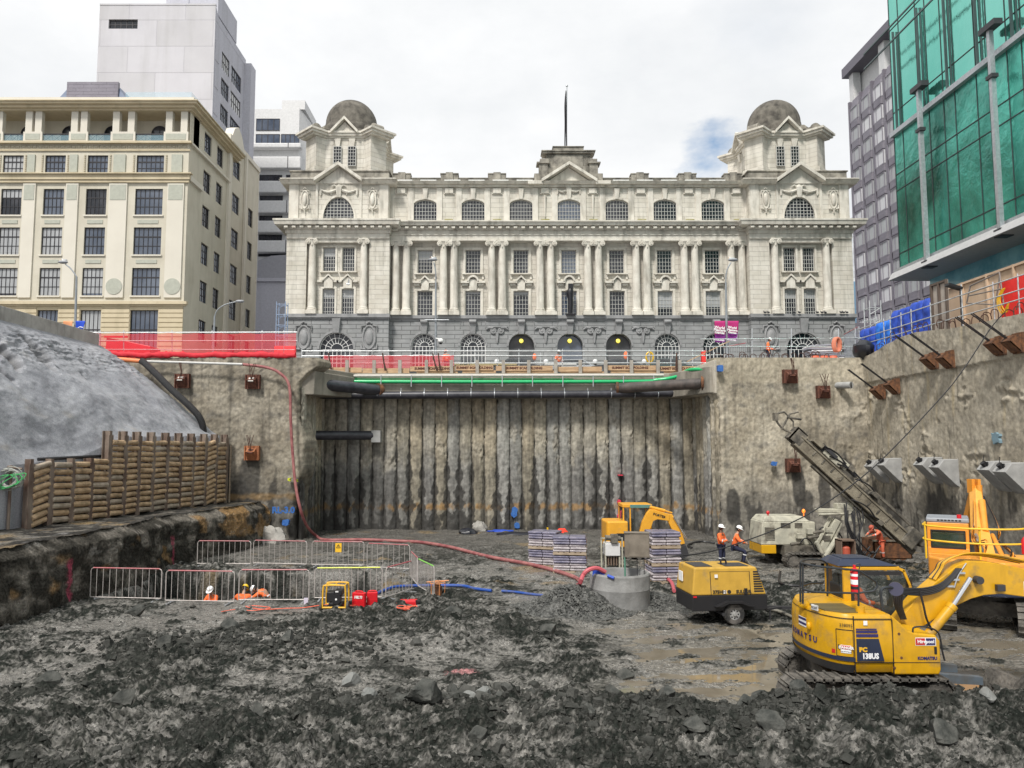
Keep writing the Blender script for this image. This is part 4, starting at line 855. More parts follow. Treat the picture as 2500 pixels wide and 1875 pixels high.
    for k in range(4):
        m = MB(); a = k*math.pi/2; g = fr((xc,yc),(math.cos(a),math.sin(a)),(math.sin(a),-math.cos(a))); m.fr = g
        gable(m, 0, 2.7, zc+.3, 1.45, H-.3, H+.75, .3); m.prism([(-1.25,zc+.3),(1.25,zc+.3),(0,zc+1.6)], H-.2, H+.25)
        for s in (-1,1): m.hexa([(s*.72-.2,H,zc-.85),(s*.72+.2,H,zc-.85),(s*.72+.2,H+.15,zc-.85),(s*.72-.2,H+.15,zc-.85),(s*.72-.32,H,zc-.1),(s*.72+.32,H,zc-.1),(s*.72+.32,H+.25,zc-.1),(s*.72-.32,H+.25,zc-.1)])
        m.build('turret_pediment', stone_p, tu)
    for sx in (-1,1):
        for sy in (-1,1):
            m = MB(); a = math.atan2(sy,sx); g = fr((xc,yc),(math.cos(a),math.sin(a)),(-math.sin(a),math.cos(a))); m.fr = g
            m.tube([(H+1.15,-.55,zc+1.0),(H+1.15,.55,zc+1.0)],.5,14,sm=True); m.tube([(H-.1,-.5,zc+1.3),(H-.1,.5,zc+1.3)],.42,12); m.box(H-.3,-.5,zc+.6,H+1.15,.5,zc+1.25)
            for q in (-.57,.57): m.tube([(H+1.15,q-.04,zc+1.0),(H+1.15,q+.04,zc+1.0)],.3,12)
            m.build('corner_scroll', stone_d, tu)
    zd = 39.0; m = MB(); m.lathe([(3.35,zc+.6),(3.35,zc+1.0),(3.0,zc+1.3),(2.98,zd-.9),(2.85,zd-.55),(2.72,zd-.5),(2.7,zd-.1)]+[(2.66*math.cos(t*math.pi/24),zd+2.66*math.sin(t*math.pi/24)) for t in range(12)]+[(.02,zd+2.66)], (xc,yc,0), 40); m.build('dome', dome_m, po)
    ft = fr((xc,yc-H),(1,0),(0,-1))
    for s in (-1,1): window(po, ft, s*.72-.41, at(1389,407,73.6).z, s*.72+.41, at(1389,358.5,73.6).z, .2, 3, 6, bw=.045, thk=.12)
pavilion(-14.83); pavilion(29.4)
# roof and body behind the facade
m = MB(); m.box(xl-1,YF+.9,ST_Z,xr_+1,YF+16,Z(447)); m.box(-19.4,YF+.3,ST_Z,-10.3,YF+16,Z(447)); m.box(24.8,YF+.3,ST_Z,34.1,YF+16,Z(447)); m.build('rear_body', stone_p, po)
fp = thing('flagpole', 'tall grey flagpole on top of the centre block of the stone building', 'flagpole', (CX-.15,YF+.8,Z(356)))
m = MB(); pt = at(1384, 211, YF+.8); m.tube([(CX-.15,YF+.8,Z(357)),(pt.x,pt.y,pt.z)],[.09,.05],8); m.ball((pt.x,pt.y,pt.z+.05),.12,8,6); m.build('pole', steel, fp)
m = MB(); z0 = at(1384,374,YF+.8).z; z1 = at(1384,222,YF+.8).z; n = 14
pts = []
for i in range(n+1):
    t = i/n; z = z1+(z0-z1)*t; w0 = .05+.15*math.sin(min(1,t*1.3)*math.pi*.7)+.03*math.sin(t*9); pts.append((z,w0,.1*math.sin(t*11)))
for i in range(n):
    a, b = pts[i], pts[i+1]
    for s in (0,1,2):
        xs_ = [CX-.15+.05-(s*.33)*a[1]*1.5+.3*a[1], CX-.15+.05-((s+1)*.33)*a[1]*1.5+.3*a[1]]; xs2 = [CX-.15+.05-(s*.33)*b[1]*1.5+.3*b[1], CX-.15+.05-((s+1)*.33)*b[1]*1.5+.3*b[1]]
        yy = [YF+.7+(.12 if s%2 else -.12)*(k) for k in (0,1)]
        m.quad((xs_[0],yy[0],a[0]),(xs_[1],yy[1],a[0]),(xs2[1],yy[1],b[0]),(xs2[0],yy[0],b[0]))
tag(m.build('flag', M('dark_flag', (.012,.012,.015), r=.9)), 'dark furled flag hanging limp from the rooftop pole', 'flag')
# dark carved figure in front of the centre window
st_ = thing('statue', 'tall black carved figure standing on the ledge over the centre door', 'statue', (CX+.05,YF-.5,gz1+.3))
m = MB(); z0 = gz1+.3; X = CX+.05; m.box(X-.45,YF-.6,z0,X+.45,YF-.15,z0+.1); m.build('plinth', black_m, st_)
m = MB(); m.tube([(X-.05,YF-.38,z0+.1),(X-.02,YF-.38,z0+.9),(X,YF-.38,z0+1.5),(X-.03,YF-.38,z0+2.1),(X,YF-.38,z0+2.45),(X,YF-.38,z0+2.6)],[.2,.25,.24,.30,.28,.16],8); m.box(X-.22,YF-.6,z0+2.55,X+.22,YF-.2,z0+3.0); m.tube([(X-.3,YF-.4,z0+2.3),(X-.36,YF-.45,z0+1.9),(X-.2,YF-.5,z0+1.5)],.08,6); m.build('figure', M('black_bronze', (.008,.008,.012), r=.45), st_)
# ---------------------------------------------------------------- cream building (left)
YC = 66.0; XC = -27.3; fc = fr((0,YC),(1,0),(0,-1)); zc_ = lambda py: at(300, py, YC).z; xc_ = lambda px: at(px, 420, YC).x
cr = thing('cream_building', 'cream and yellow rendered art deco block with balconies under a deep cornice', 'building', (XC-10,YC,ST_Z))
XL = xc_(-110)
rows = [(379,425),(461,525),(555,622),(654,722)]
cols = [(-72,50),(31,50),(134,50),(237.6,50),(366,67)]
m = MB(fc); hs = []
for cx, w_ in cols:
    a = xc_(cx); h = w_*.0367/2*1.0
    for y1, y0 in rows: hs.append((a-h, zc_(y0), a+h, zc_(y1)))
zb0 = zc_(740); wall(m, XL, zb0, XC, zc_(347), hs, 0, .25)
wall_side = []
m.build('front_wall', cream, cr)
m = MB(fc); hs2 = []
for cx, w_ in cols: a = xc_(cx); h = w_*.0367/2; hs2.append((a-h, zc_(900), a+h, zc_(757)))
wall(m, XL, ST_Z, XC, zb0, hs2, .05, .3)
for k in range(9):
    z = zb0-.45-k*.42
    segs = [XL]+[v for h in hs2 for v in (h[0]-.05, h[2]+.05)]+[XC]
    for i in range(0, len(segs), 2): m.box(segs[i],0,z,segs[i+1],.11,z+.33)
m.build('banded_base', cream_y, cr)
for (cx, w_) in cols:
    a = xc_(cx); h = w_*.0367/2; nn = 6 if w_ > 60 else 5
    for ri, (y1, y0) in enumerate(rows+[(757,900)]):
        b = random.choice([0,0,.35,1,.0]) if ri != 4 else (1 if abs(cx-237.6) < 1 else 0)
        g = random.choice([glass_d, glass_b, glass_b, blind]); window(cr, fc, a-h, zc_(y0), a+h, zc_(y1), -.12, nn, 3, fm=black_m, gm=g, bw=.045, fw=.06, blinds=b*.9, midh=2)
    for ri, (y1, y0) in enumerate(rows): m = MB(fc); m.box(a-h-.12,0,zc_(y0)-.13,a+h+.12,.12,zc_(y0)-.0); m.build('window_sill', cream_l, cr)
    for y in (541,638): m = MB(fc); m.box(a-h*.75,0,zc_(y+5),a+h*.75,.05,zc_(y-4)); m.build('sage_panel', sage, cr)
m = MB(fc); pil = [(-20,32),(76,30),(180,30),(292,44),(432,40)]
for cx, w_ in pil:
    a = xc_(cx); h = w_*.0367/2; m.box(a-h,0,zc_(727),a+h,.14,zc_(449))
m.build('pilasters', cream_l, cr)
for cx, w_ in pil:
    for q in (0,1):
        m = MB(fc); a = xc_(cx); h = w_*.0367/2-.1; (m.box(a-h,.12,zc_(489),a+h,.17,zc_(452)) if q else m.box(a-h*.75,0,zc_(421),a+h*.75,.12,zc_(378))); m.build('sage_panel', sage, cr)
for cx in (292,432):
    m = MB(fc); a = xc_(cx); m.prism([(a+.72*math.cos(t*.2618), zc_(700)+.72*math.sin(t*.2618)) for t in range(24)], .14, .18); m.build('sage_disc', sage, cr)
m = MB(fc)
m.box(XL,0,zc_(440),XC+.25,.3,zc_(428)); m.box(XL,0,zc_(447),XC+.15,.2,zc_(440)); m.box(XL,0,zc_(428),XC+.45,.5,zc_(425.5)); m.box(XL,0,zb0-.15,XC+.4,.4,zb0+.1); m.box(XL,0,zb0-.3,XC+.25,.2,zb0-.15)
m.box(XL,0,zc_(352),XC+.3,.35,zc_(347)); m.box(XL,0,zc_(369),XC+.15,.12,zc_(366))
m.build('string_courses', cream_y, cr)
m = MB(fc)   # greek key band: small raised hooks
a = XL+.3
while a < XC-.3:
    z = zc_(364); m.box(a,0,z,a+.05,.07,z+.36); m.box(a,0,z+.3,a+.4,.07,z+.36); m.box(a+.35,0,z+.1,a+.4,.07,z+.3); m.box(a+.15,0,z+.1,a+.35,.07,z+.16); m.box(a,0,z-.03,a+.5,.06,z+.02); a += .5
for cx, w_ in cols:
    aa = xc_(cx); h = w_*.0367/2+.22
    for s in (-1,1):
        for q in range(9): z = zc_(424)+q*.2; m.box(aa+s*h-.07,0,z,aa+s*h+.07,.07,z+.12)
m.build('key_pattern', M('key_relief', (.43,.385,.29), r=.85), cr)
# balcony storey
z0, z1 = zc_(347), zc_(272); m = MB(fc); m.box(XL,-2.2,z0,XC,-2.0,z1); m.box(XL,-2.2,z0-.1,XC,0,z0+.02); m.box(XC-.3,-2.2,z0,XC,-.9,z1); m.build('balcony_back_wall', cream, cr)
for cx in (-20,76,188,297,427):
    m = MB(fc); a = xc_(cx); w_ = .75 if cx < 200 else 1.0; m.box(a-w_-.1,-.5,z0,a+w_+.1,.06,zc_(322))
    for s in (-1,1): m.box(a+s*(w_-.32)-.3,-.45,zc_(322),a+s*(w_-.32)+.3,.02,z1)
    p_ = m.build('balcony_pier', cream_l, cr); m = MB(fc); m.box(a-w_+.1,.06,z0+.2,a+w_-.1,.09,zc_(327)); m.build('pier_panel', sage, p_)
edges = [-20,76,188,297,427]
for i in range(4):
    a0 = xc_(edges[i])+(.85 if edges[i] < 200 else 1.1); a1 = xc_(edges[i+1])-(.85 if edges[i+1] < 200 else 1.1); m = MB(fc); zt = zc_(325)
    m.box(a0,-.2,zt-.1,a1,-.08,zt); m.box(a0,-.18,z0+.08,a1,-.12,z0+.14); n = 3; w_ = (a1-a0)/n
    for k in range(n+1): m.box(a0+k*w_-.02,-.17,z0,a0+k*w_+.02,-.13,zt)
    for k in range(n):
        for s in (0,1):
            p, q = a0+k*w_, a0+(k+1)*w_; u0_, u1_ = (z0+.12, zt-.1) if s else (zt-.1, z0+.12)
            m.hexa([(p,-.17,u0_-.02),(q,-.17,u1_-.02),(q,-.14,u1_-.02),(p,-.14,u0_-.02),(p,-.17,u0_+.02),(q,-.17,u1_+.02),(q,-.14,u1_+.02),(p,-.14,u0_+.02)])
    bl = m.build('balcony_railing', black_m, cr)
    g = MB(fc); g.quad((a0,-.12,z0+.1),(a1,-.12,z0+.1),(a1,-.12,zt-.1),(a0,-.12,zt-.1)); g.build('railing_glass', clear_g, bl)
    c = (a0+a1)/2+(.15 if i < 3 else 0); window(cr, fc, c-.75, z0, c+.75, z0+2.35, -1.9, 2, 2, rise=.75, fm=black_m, gm=glass_d, name='arched_balcony_door')
m = MB(fc)
for (z_a, z_b, o_) in ((zc_(272),zc_(268),.25),(zc_(268),zc_(262),.55),(zc_(262),zc_(257),.85),(zc_(257),zc_(255),1.0)): m.box(XL,-2.2,z_a,XC+o_,o_,z_b); m.box(XC-.4,-12.3,z_a+.003,XC+o_-.003,-2.0,z_b-.003)
m.build('deep_cornice', cream_y, cr)
m = MB(fc); m.box(XL,-12,zc_(255),XC+.5,.55,zc_(244)); m.build('roof_parapet', cream_l, cr)
m = MB(fc); m.quad((xc_(300),.1,zc_(244)),(XC+.1,.1,zc_(244)),(XC+.1,.1,zc_(226)),(xc_(300),.1,zc_(226))); m.quad((XC+.1,.1,zc_(244)),(XC+.1,-12,zc_(244)),(XC+.1,-12,zc_(226)),(XC+.1,.1,zc_(226))); m.build('glass_balustrade', clear_g, cr)
ph = MB(fc); p0 = [xc_(102),xc_(146),xc_(258),xc_(300)]; zz0, zz1 = zc_(246), at(200,203,YC+1).z
ph.hexa([(p0[0],-8,zz0),(p0[3],-8,zz0),(p0[3],-1,zz0),(p0[0],-1,zz0),(p0[1],-7,zz1),(p0[2],-7,zz1),(p0[2],-1.2,zz1),(p0[1],-1.2,zz1)]); rh = ph.build('roof_pavilion', M('roof_lantern', (.10,.13,.2), (.17,.21,.3), sc=.5, r=.45), cr)
ph = MB(fc); ph.box(p0[1]-.3,-1.25,zc_(225),p0[2]+.3,-.95,zz1+.1); ph.build('fascia', purple, rh)
# side facade (faces the gap), plane X=XC
fs = fr((XC,YC),(0,1),(1,0)); sz = [34.4,30.7,27.3,23.7,20.1,16.4]
m = MB(fs); hs = []
scol = [(4.4,1.35),(7.6,1.25)]; 
for a, h in scol:
    for i, z in enumerate(sz): hs.append((a-h/1.5, z-.95-(i>0)*.1, a+h/1.5, z+.95))
wall(m, 0, ST_Z, 10.0, zc_(255), hs, 0, .3)
hs = []
for i, z in enumerate([35.0,31.2,27.4,23.6,19.8,16.2]):
    hs.append((11.4,z-1.0,13.6,z+1.0))
    if i: hs.append((16.6,z-1.0,18.2,z+1.0))
wall(m, 10.0, ST_Z, 20.0, 37.4, hs, -.02, .3); m.build('side_wall', cream, cr)
m = MB(fs); m.box(9.7,0,ST_Z,10.4,.25,37.3); m.box(14.9,0,ST_Z,15.3,.25,37.6); m.box(10,-1,37.4,20,.15,37.9); m.prism([(10.6,37.9),(14.4,37.9),(13.6,39.0),(12.5,39.6),(11.3,39.0)], -.8, .1); m.box(0,0,zc_(352),10,.3,zc_(347)); m.box(-.02,0,zc_(440),3.0,.25,zc_(428)); m.box(19.8,-16,ST_Z,20.05,.02,37.4); m.build('side_mouldings', cream_l, cr)
for a, h in scol:
    for i, z in enumerate(sz): window(cr, fs, a-h/1.5, z-.95-(i>0)*.1, a+h/1.5, z+.95, -.12, 4, 3, fm=black_m, gm=random.choice([glass_d,glass_b]), bw=.05, fw=.07)
for i, z in enumerate([35.0,31.2,27.4,23.6,19.8,16.2]):
    window(cr, fs, 11.4, z-1, 13.6, z+1, -.14, 5, 3, fm=black_m, gm=glass_b, bw=.05, fw=.07)
    if i: window(cr, fs, 16.6, z-1, 18.2, z+1, -.14, 4, 3, fm=black_m, gm=glass_d, bw=.05, fw=.07)
m = MB(); m.box(XL,YC+.35,ST_Z,XC-.35,YC+19.8,zc_(347)); m.box(XL,YC+2.2,zc_(347),XC-.3,YC+19.8,37.2); m.build('rear_body', cream, cr)
# ---------------------------------------------------------------- lilac tower behind
YT = 90.0; tp = lambda px, py: at(px, py, YT); XT = tp(524,100).x; XTL = tp(240,100).x; zt = tp(400,13).z
tw = thing('tower_block', 'tall windowless lilac-grey tower rising behind the cream building', 'tower', ((XT+XTL)/2,YT,ST_Z))
ft_ = fr((0,YT),(1,0),(0,-1)); wx0, wx1, wz0, wz1 = tp(265,60).x, tp(336,60).x, tp(300,70).z, tp(300,47).z
m = MB(ft_); wall(m, XTL, ST_Z, XT, zt, [(wx0,wz0,wx1,wz1)], 0, .4); m.box(XTL,-.3,zt,XT,.05,zt+.2); m.build('front_wall', lilac, tw)
window(tw, ft_, wx0, wz0, wx1, wz1, -.2, 5, 2, fm=black_m, gm=glass_d, bw=.1, fw=.1)
m = MB(); m.box(tp(388,5).x,YT+2,zt,tp(518,5).x,YT+9,zt+3.2); m.box(tp(425,5).x,YT+1.9,zt,tp(445,5).x,YT+2,zt+2.2); m.build('lift_house', lilac2, tw)
fts = fr((XT,YT),(0,1),(1,0)); ZS = zt-1.7; m = MB(fts); hs = []
def tz(px, py): q = onx(px, py, XT); return q.y-YT, q.z
for k in range(7):
    zc = zt-5.6-k*3.42; hs += [(2.6,zc-1.1,5.4,zc+1.1),(6.1,zc-1.1,10.0,zc+1.1)]
wall(m, 0, ST_Z, 13.0, ZS, hs, 0, .3); m.quad((0,0,ZS),(2,0,ZS),(0,0,zt),(0,0,zt)); m.box(11.2,-3,ST_Z,13.2,.9,ZS+.1); m.box(.3,-8,ZS-.2,13,0.02,ZS)
for k in range(7): zc = zt-5.6-k*3.42; m.box(.3,-.02,zc-1.2,1.6,.05,zc+1.4)
m.build('side_wall', lilac2, tw)
for k in range(7):
    zc = zt-5.6-k*3.42
    for a, b in ((2.6,5.4),(6.1,10.0)): window(tw, fts, a, zc-1.1, b, zc+1.1, -.1, 5, 2, fm=black_m, gm=offw if (k*2+(a>3))%3 == 0 else glass_b, bw=.12, fw=.1)
m = MB(); m.box(XTL,YT+.4,ST_Z,XT-.4,YT+12.8,zt-.3); m.build('rear_body', lilac2, tw)
m = MB()
for py in (92,148): q = at(233,py,YT+2); m.box(XTL-.35,YT+1,q.z-.3,XTL,YT+3,q.z+.25)
m.build('balcony_slab', M('teal_balcony', (.25,.42,.42), r=.5), tw)
# ---------------------------------------------------------------- white balcony building
YB = 112.0; bp = lambda px, py: at(px, py, YB)
wb = thing('apartment_building', 'white block with banded balconies seen between the cream building and the stone tower', 'apartment building', (bp(690,900).x,YB,ST_Z))
bx0, bx1 = bp(600,400).x, bp(728,300).x
m = MB(); m.box(bx0,YB+.6,ST_Z,bx1,YB+14,bp(650,262).z); m.box(bp(684,300).x,YB+.7,bp(700,262).z,bx1+.8,YB+8,bp(700,240).z); m.hexa([(bx1,YB+.62,ST_Z),(bx1+2.2,YB+4,ST_Z),(bx1+2.2,YB+14,ST_Z),(bx1,YB+14,ST_Z),(bx1,YB+.62,bp(700,258).z),(bx1+2.2,YB+4,bp(700,300).z),(bx1+2.2,YB+14,bp(700,300).z),(bx1,YB+14,bp(700,258).z)]); m.build('wall', offw, wb)
fb_ = fr((0,YB),(1,0),(0,-1))
for y0, y1, a, b in ((315,286,620,678),(350,324,620,679),(350,324,682,727),(443,424,626,687),(443,424,697,725),(491,475,634,690),(540,524,634,690),(588,571,634,690),(624,618,634,700)):
    window(wb, fb_, bp(a,400).x, bp(600,y0).z, bp(b,400).x, bp(600,y1).z, -.5, 4, 1, fm=black_m, gm=glass_b if y0 < 360 else glass_d, bw=.1)
for y0, y1 in ((364,352),(414,385),(473,444),(522,492),(570,541),(618,589)):
    m = MB(); m.box(bx0,YB-.6,bp(600,y0).z,bp(736,400).x,YB+.6,bp(600,y1).z); pr = bp(704,450).x
    m.build('balcony_band', offw, wb, bev=.15)
    m = MB(); m.box(pr-.05,YB-.63,bp(600,y0).z,pr+.05,YB-.6,bp(600,y1).z); m.build('joint', black_m, wb)
m = MB(); m.box(bx0,YB-1.2,ST_Z,bp(735,700).x,YB+.6,bp(600,692).z); m.box(bx0,YB-1.5,bp(600,692).z,bp(735,700).x,YB+.6,bp(600,684).z); m.build('podium', lilac2, wb)
m = MB(); q0 = bp(634,650).x; q1 = bp(740,650).x; m.prism([(q0,bp(600,684).z),(q1,bp(600,684).z),(q1,bp(600,636).z),((q0*.4+q1*.6),bp(600,626).z),((q0*.7+q1*.3),bp(600,628).z),(q0,bp(600,640).z)], YB-.9, YB+.6); m.build('curved_gable', M('grey_render', (.33,.33,.36), r=.85), wb)
# ---------------------------------------------------------------- green glass office (right), facade plane X=26
XG = 26.0; fg = fr((XG,0),(0,-1),(-1,0))      # a runs towards the camera
gz = lambda px, py: (lambda q: (-q.y, q.z))(onx(px, py, XG))
ggl = M('green_glass', (.11,.50,.40), (.22,.62,.52), sc=.12, r=.03, spec=1, st=(1,1,.6), met=.85, bump=.12, bsc=.35, bdist=.5)
ggd = M('green_glass_reflections', (.0,.09,.06), (.10,.55,.43), lo=.36, hi=.66, sc=.2, r=.03, spec=1, met=.7, bump=.3, bsc=.5, bdist=.5)  # same glass; dark and mid greens paint reflected buildings into its colour
go = thing('glass_office', 'green mirrored glass office with external steel posts at the right edge', 'office building', (XG+8,40,ST_Z))
aF, zB = gz(2215, 674); YN = -26.0; zB = 16.75; aF = -47.6; zM = gz(2202,314)[1]; zTop = 62
m = MB(fg); m.quad((aF,0,zM),(YN,0,zM),(YN,0,zTop),(aF,0,zTop)); m.build('upper_curtain_wall', ggl, go)
m = MB(fg); m.quad((aF,.0,zB),(YN,.0,zB),(YN,.0,zM),(aF,.0,zM)); m.build('lower_curtain_wall', ggd, go)
m = MB(fg); z = zB; k = 0
while z < zTop:
    m.box(aF,0,z-.025,YN,.03,z+.025); z += (4.1 if k % 2 else 1.05) if z < zM-2 else (zM-z if z < zM-.1 else (7.4 if k % 2 else 5.6)); k += 1
a = aF; k = 0
while a < YN: m.box(a-.018,0,zB,a+.018,.03,zTop); a += (1.05,1.9,1.0,1.45)[k%4]; k += 1
m.build('mullions', steel_d, go)
m = MB(fg); m.box(aF-.1,0,zM-.2,YN,.25,zM+.1); m.box(aF-.15,.0,zB-.25,YN,.35,zB+.02); m.build('steel_bands', steel, go)
m = MB(fg)       # maintenance rails
for dz in (4.9,5.9): m.box(aF-1,1.2,zM+dz,YN,1.28,zM+dz+.09)
for a in [aF+.6+i*2.7 for i in range(8)]:
    m.box(a,.05,zM,a+.06,.2,zM+6.6); m.box(a+.35,.05,zM,a+.38,.12,zM+6.4)
m.build('upper_fins', M('fin_steel', (.06,.09,.09), r=.4), go)
for px in (2275,2462):
    a = gz(px, 400)[0]; za = zM-.3; m = MB(fg); m.box(a-.11,.45,zB-.7,a+.11,.68,za+1.5); p_ = m.build('steel_post', steel, go)
    for q in ((a-.55,.35,za+1.35,a+.7,.8,za+1.65),(a-.3,.1,zB-.8,a+.25,.75,zB-.4),(a-.25,.4,za-1.2,a+.25,.75,za-1.0)): m = MB(fg); m.box(*q); m.build('bracket', steel_d, p_)
m = MB(); m.box(XG+.12,-YN,zB,XG+20,-aF,zTop); m.build('rear_body', ggd, go)
m = MB(); m.hexa([(XG-.9,-YN-6,zB-.75),(XG+4,-YN-6,zB-.75),(XG+4,-aF-.1,zB-.75),(XG-.9,-aF-.1,zB-.75),(XG-.6,-YN-6,zB-.25),(XG+4,-YN-6,zB-.25),(XG+4,-aF-.1,zB-.25),(XG-.6,-aF-.1,zB-.25)]); m.build('canopy_soffit', M('pale_soffit', (.42,.42,.42), r=.6), go, bev=.03)
m = MB(fg); m.box(-47,-1.6,ST_Z,YN,-1.5,zB-.75); m.build('street_glazing', M('teal_glazing', (.05,.22,.28), (.2,.45,.5), sc=.5, r=.1, spec=.8), go)
# ---------------------------------------------------------------- dark hotel
XH = 48.6; fh = fr((XH,0),(0,-1),(-1,0)); ho = thing('hotel', 'tall aubergine-clad hotel with rows of bay windows behind the glass office', 'hotel', (XH+6,95,ST_Z))
hz = lambda px, py: (lambda q: (-q.y, q.z))(onx(px, py, XH))
aH = -99.2; zr0 = hz(2098, 274)[1]; stp = 2.86
bays = 7
def hm(name, mat, fn, par=ho): m = MB(fh); fn(m); return m.build(name, mat, par)
ztop = zr0+1.9
hm('spandrels', purple, lambda m: [m.box(aH,-.4,ST_Z+6,aH+bays*3.0+.3,-.05,ztop)])
for b in range(bays):
    a = aH+.35+b*3.0
    m = MB(fh); m.box(a-.35,-.1,ST_Z+6,a,.5,ztop+.3)
    for k in range(15):
        z = zr0-k*stp; s_ = 1
        m.hexa([(a,0,z-2.0),(a+2.6,0,z-2.0),(a+2.2,.55,z-1.8),(a+.4,.55,z-1.8),(a,0,z-.85),(a+2.6,0,z-.85),(a+2.2,.55,z-.85),(a+.4,.55,z-.85)])
    m.hexa([(a,0,zr0+.85),(a+2.6,0,zr0+.85),(a+2.2,.55,zr0+.85),(a+.4,.55,zr0+.85),(a,0,zr0+2.2),(a+2.6,0,zr0+2.2),(a+2.2,.2,zr0+2.2),(a+.4,.2,zr0+2.2)])
    m.build('bay_column', purple, ho)
    for k in range(15):
        if b > 3 and k > 12: continue
        z = zr0-k*stp; m = MB(fh); m.hexa([(a,0,z-.85),(a+2.6,0,z-.85),(a+2.2,.5,z-.85),(a+.4,.5,z-.85),(a,0,z+.85),(a+2.6,0,z+.85),(a+2.2,.5,z+.85),(a+.4,.5,z+.85)])
        w_ = m.build('bay_window', random.choice([blind,blind,M('net_curtain', (.5,.5,.52), (.65,.65,.67), sc=3, r=.3, st=(5,5,.3))]), ho)
        m = MB(fh); m.box(a+.85,.5,z-.85,a+.95,.56,z+.85); m.box(a+.4,.5,z-.9,a+2.2,.56,z-.82); m.box(a+.3,.5,z-.95,a+.42,.58,z+.9); m.box(a+2.2,.5,z-.95,a+2.3,.58,z+.9); m.box(a+.42,.5,z+.82,a+2.2,.58,z+.9); m.build('window_frame', purple_l, w_)
hm('roof_fascia', M('dark_fascia', (.13,.12,.15), r=.5), lambda m: m.box(aH-1.0,-8,ztop+4.2,aH+24,.7,ztop+5.5))
hm('roof_soffit', offw, lambda m: [m.box(aH-.4,-7,ztop+.2,aH+24,-1.2,ztop+4.15), m.box(aH-.2,-.9,ztop-.5,aH+.9,.1,ztop+4.18), m.box(aH+7.6,-.9,ztop,aH+9,.1,ztop+4.18)])
hm('plant_room', M('dark_fascia', (.13,.12,.15)), lambda m: m.box(aH+10,-6,ztop+5.4,aH+22,-1,ztop+9.5))
m = MB(); m.box(XH+.4,99.2-21,ST_Z,XH+16,99.1,ztop); m.build('rear_body', purple, ho)
m = MB(); q = at(2080,700,88); m.box(XH-11.5,84,ST_Z+4.6,XH,99.5,ST_Z+8.6); m.build('podium_fascia', purple, ho)
m = MB(); m.box(XH-10.8,86,ST_Z,XH,99,ST_Z+4.6); pg = m.build('podium_glazing', glass_d, ho)
m = MB(); 
for y in (86,90,94,98,102): m.box(XH-11.0,y-.35,ST_Z,XH-10.7,y+.35,ST_Z+4.6)
m.box(XH-11,85.7,ST_Z,XH-9.8,85.95,ST_Z+4.6); m.box(XH-6,85.7,ST_Z,XH-4.6,85.95,ST_Z+4.6); m.build('podium_columns', purple_l, pg)
# pale curved glass building far behind the stone building's right end
m = MB(); q0 = at(2060,600,150); q1 = at(2100,600,150); m.prism([(q0.x,ST_Z),(q1.x+6,ST_Z),(q1.x+6,at(2090,500,150).z),(q1.x,at(2090,520,150).z),(q0.x,at(2075,680,150).z)], 150, 165); tag(m.build('distant_building', M('pale_glass', (.5,.52,.56), (.7,.72,.75), sc=.3, r=.2, brick=(1.2,1.2,.06,.8,'xy'))), 'pale distant building glimpsed between the stone tower and the hotel', 'building')
m = MB(); q0 = at(2070,700,120); m.box(q0.x,120,ST_Z,q0.x+8,130,at(2090,687,120).z); tag(m.build('distant_building', M('blue_pale_glass', (.2,.35,.5), r=.15)), 'low blue glazed building behind the hotel podium', 'building')
# ================================================================ MACHINES
def wt(f, a, d, z): return f((a,d,z))
def track(par, f, a0, a1, d0, d1, z0, h, n=None, mat=None):
    mat = mat or track_m; r = h/2; L_ = a1-a0-h; per = 2*L_+2*math.pi*r; n = n or int(per/.19); m = MB(f); zc = z0+r
    def pos(s):
        s %= per
        if s < L_: return (a0+r+s, z0+h, 0)
        s -= L_
        if s < math.pi*r: t = s/r; return (a1-r+r*math.sin(t), zc+r*math.cos(t), t)
        s -= math.pi*r
        if s < L_: return (a1-r-s, z0, math.pi)
        s -= L_; t = s/r; return (a0+r-r*math.sin(t), zc-r*math.cos(t), math.pi+t)
    for i in range(n):
        for sgn, w_, th, off in ((0,.47,.05,0),(0,.1,.09,.02)):
            a, z, t = pos((i+(.35 if off else 0))*per/n); c, s = math.cos(t), math.sin(t); hw = per/n*w_; 
            P = []
            for q in (-th/2-off*0, th/2+off):
                for (u, dd) in ((-hw,d0),(hw,d0),(hw,d1),(-hw,d1)): P.append((a+u*c+q*s, dd, z-u*s+q*c))
            m.hexa(P)
    t_ = m.build('track', mat, par)
    m = MB(f)
    for a in (a0+r, a1-r): m.tube([(a,d0+.06,zc),(a,d1-.06,zc)], r-.05, 14)
    k = max(3, int(L_/.45))
    for i in range(k): a = a0+r+L_*(i+.5)/k; m.tube([(a,d0+.08,z0+.14),(a,d1-.08,z0+.14)], .11, 10)
    m.box(a0+r,d0+.12,zc-.12,a1-r,d1-.12,zc+.14); m.build('roller_frame', track_m, t_)
    return t_
def signp(f, a, d, z, w, h, mat, name, par, th=.006, tilt=0):
    m = MB(f); m.box(a-w/2,d,z-h/2,a+w/2,d+th,z+h/2); return m.build(name, mat, par)
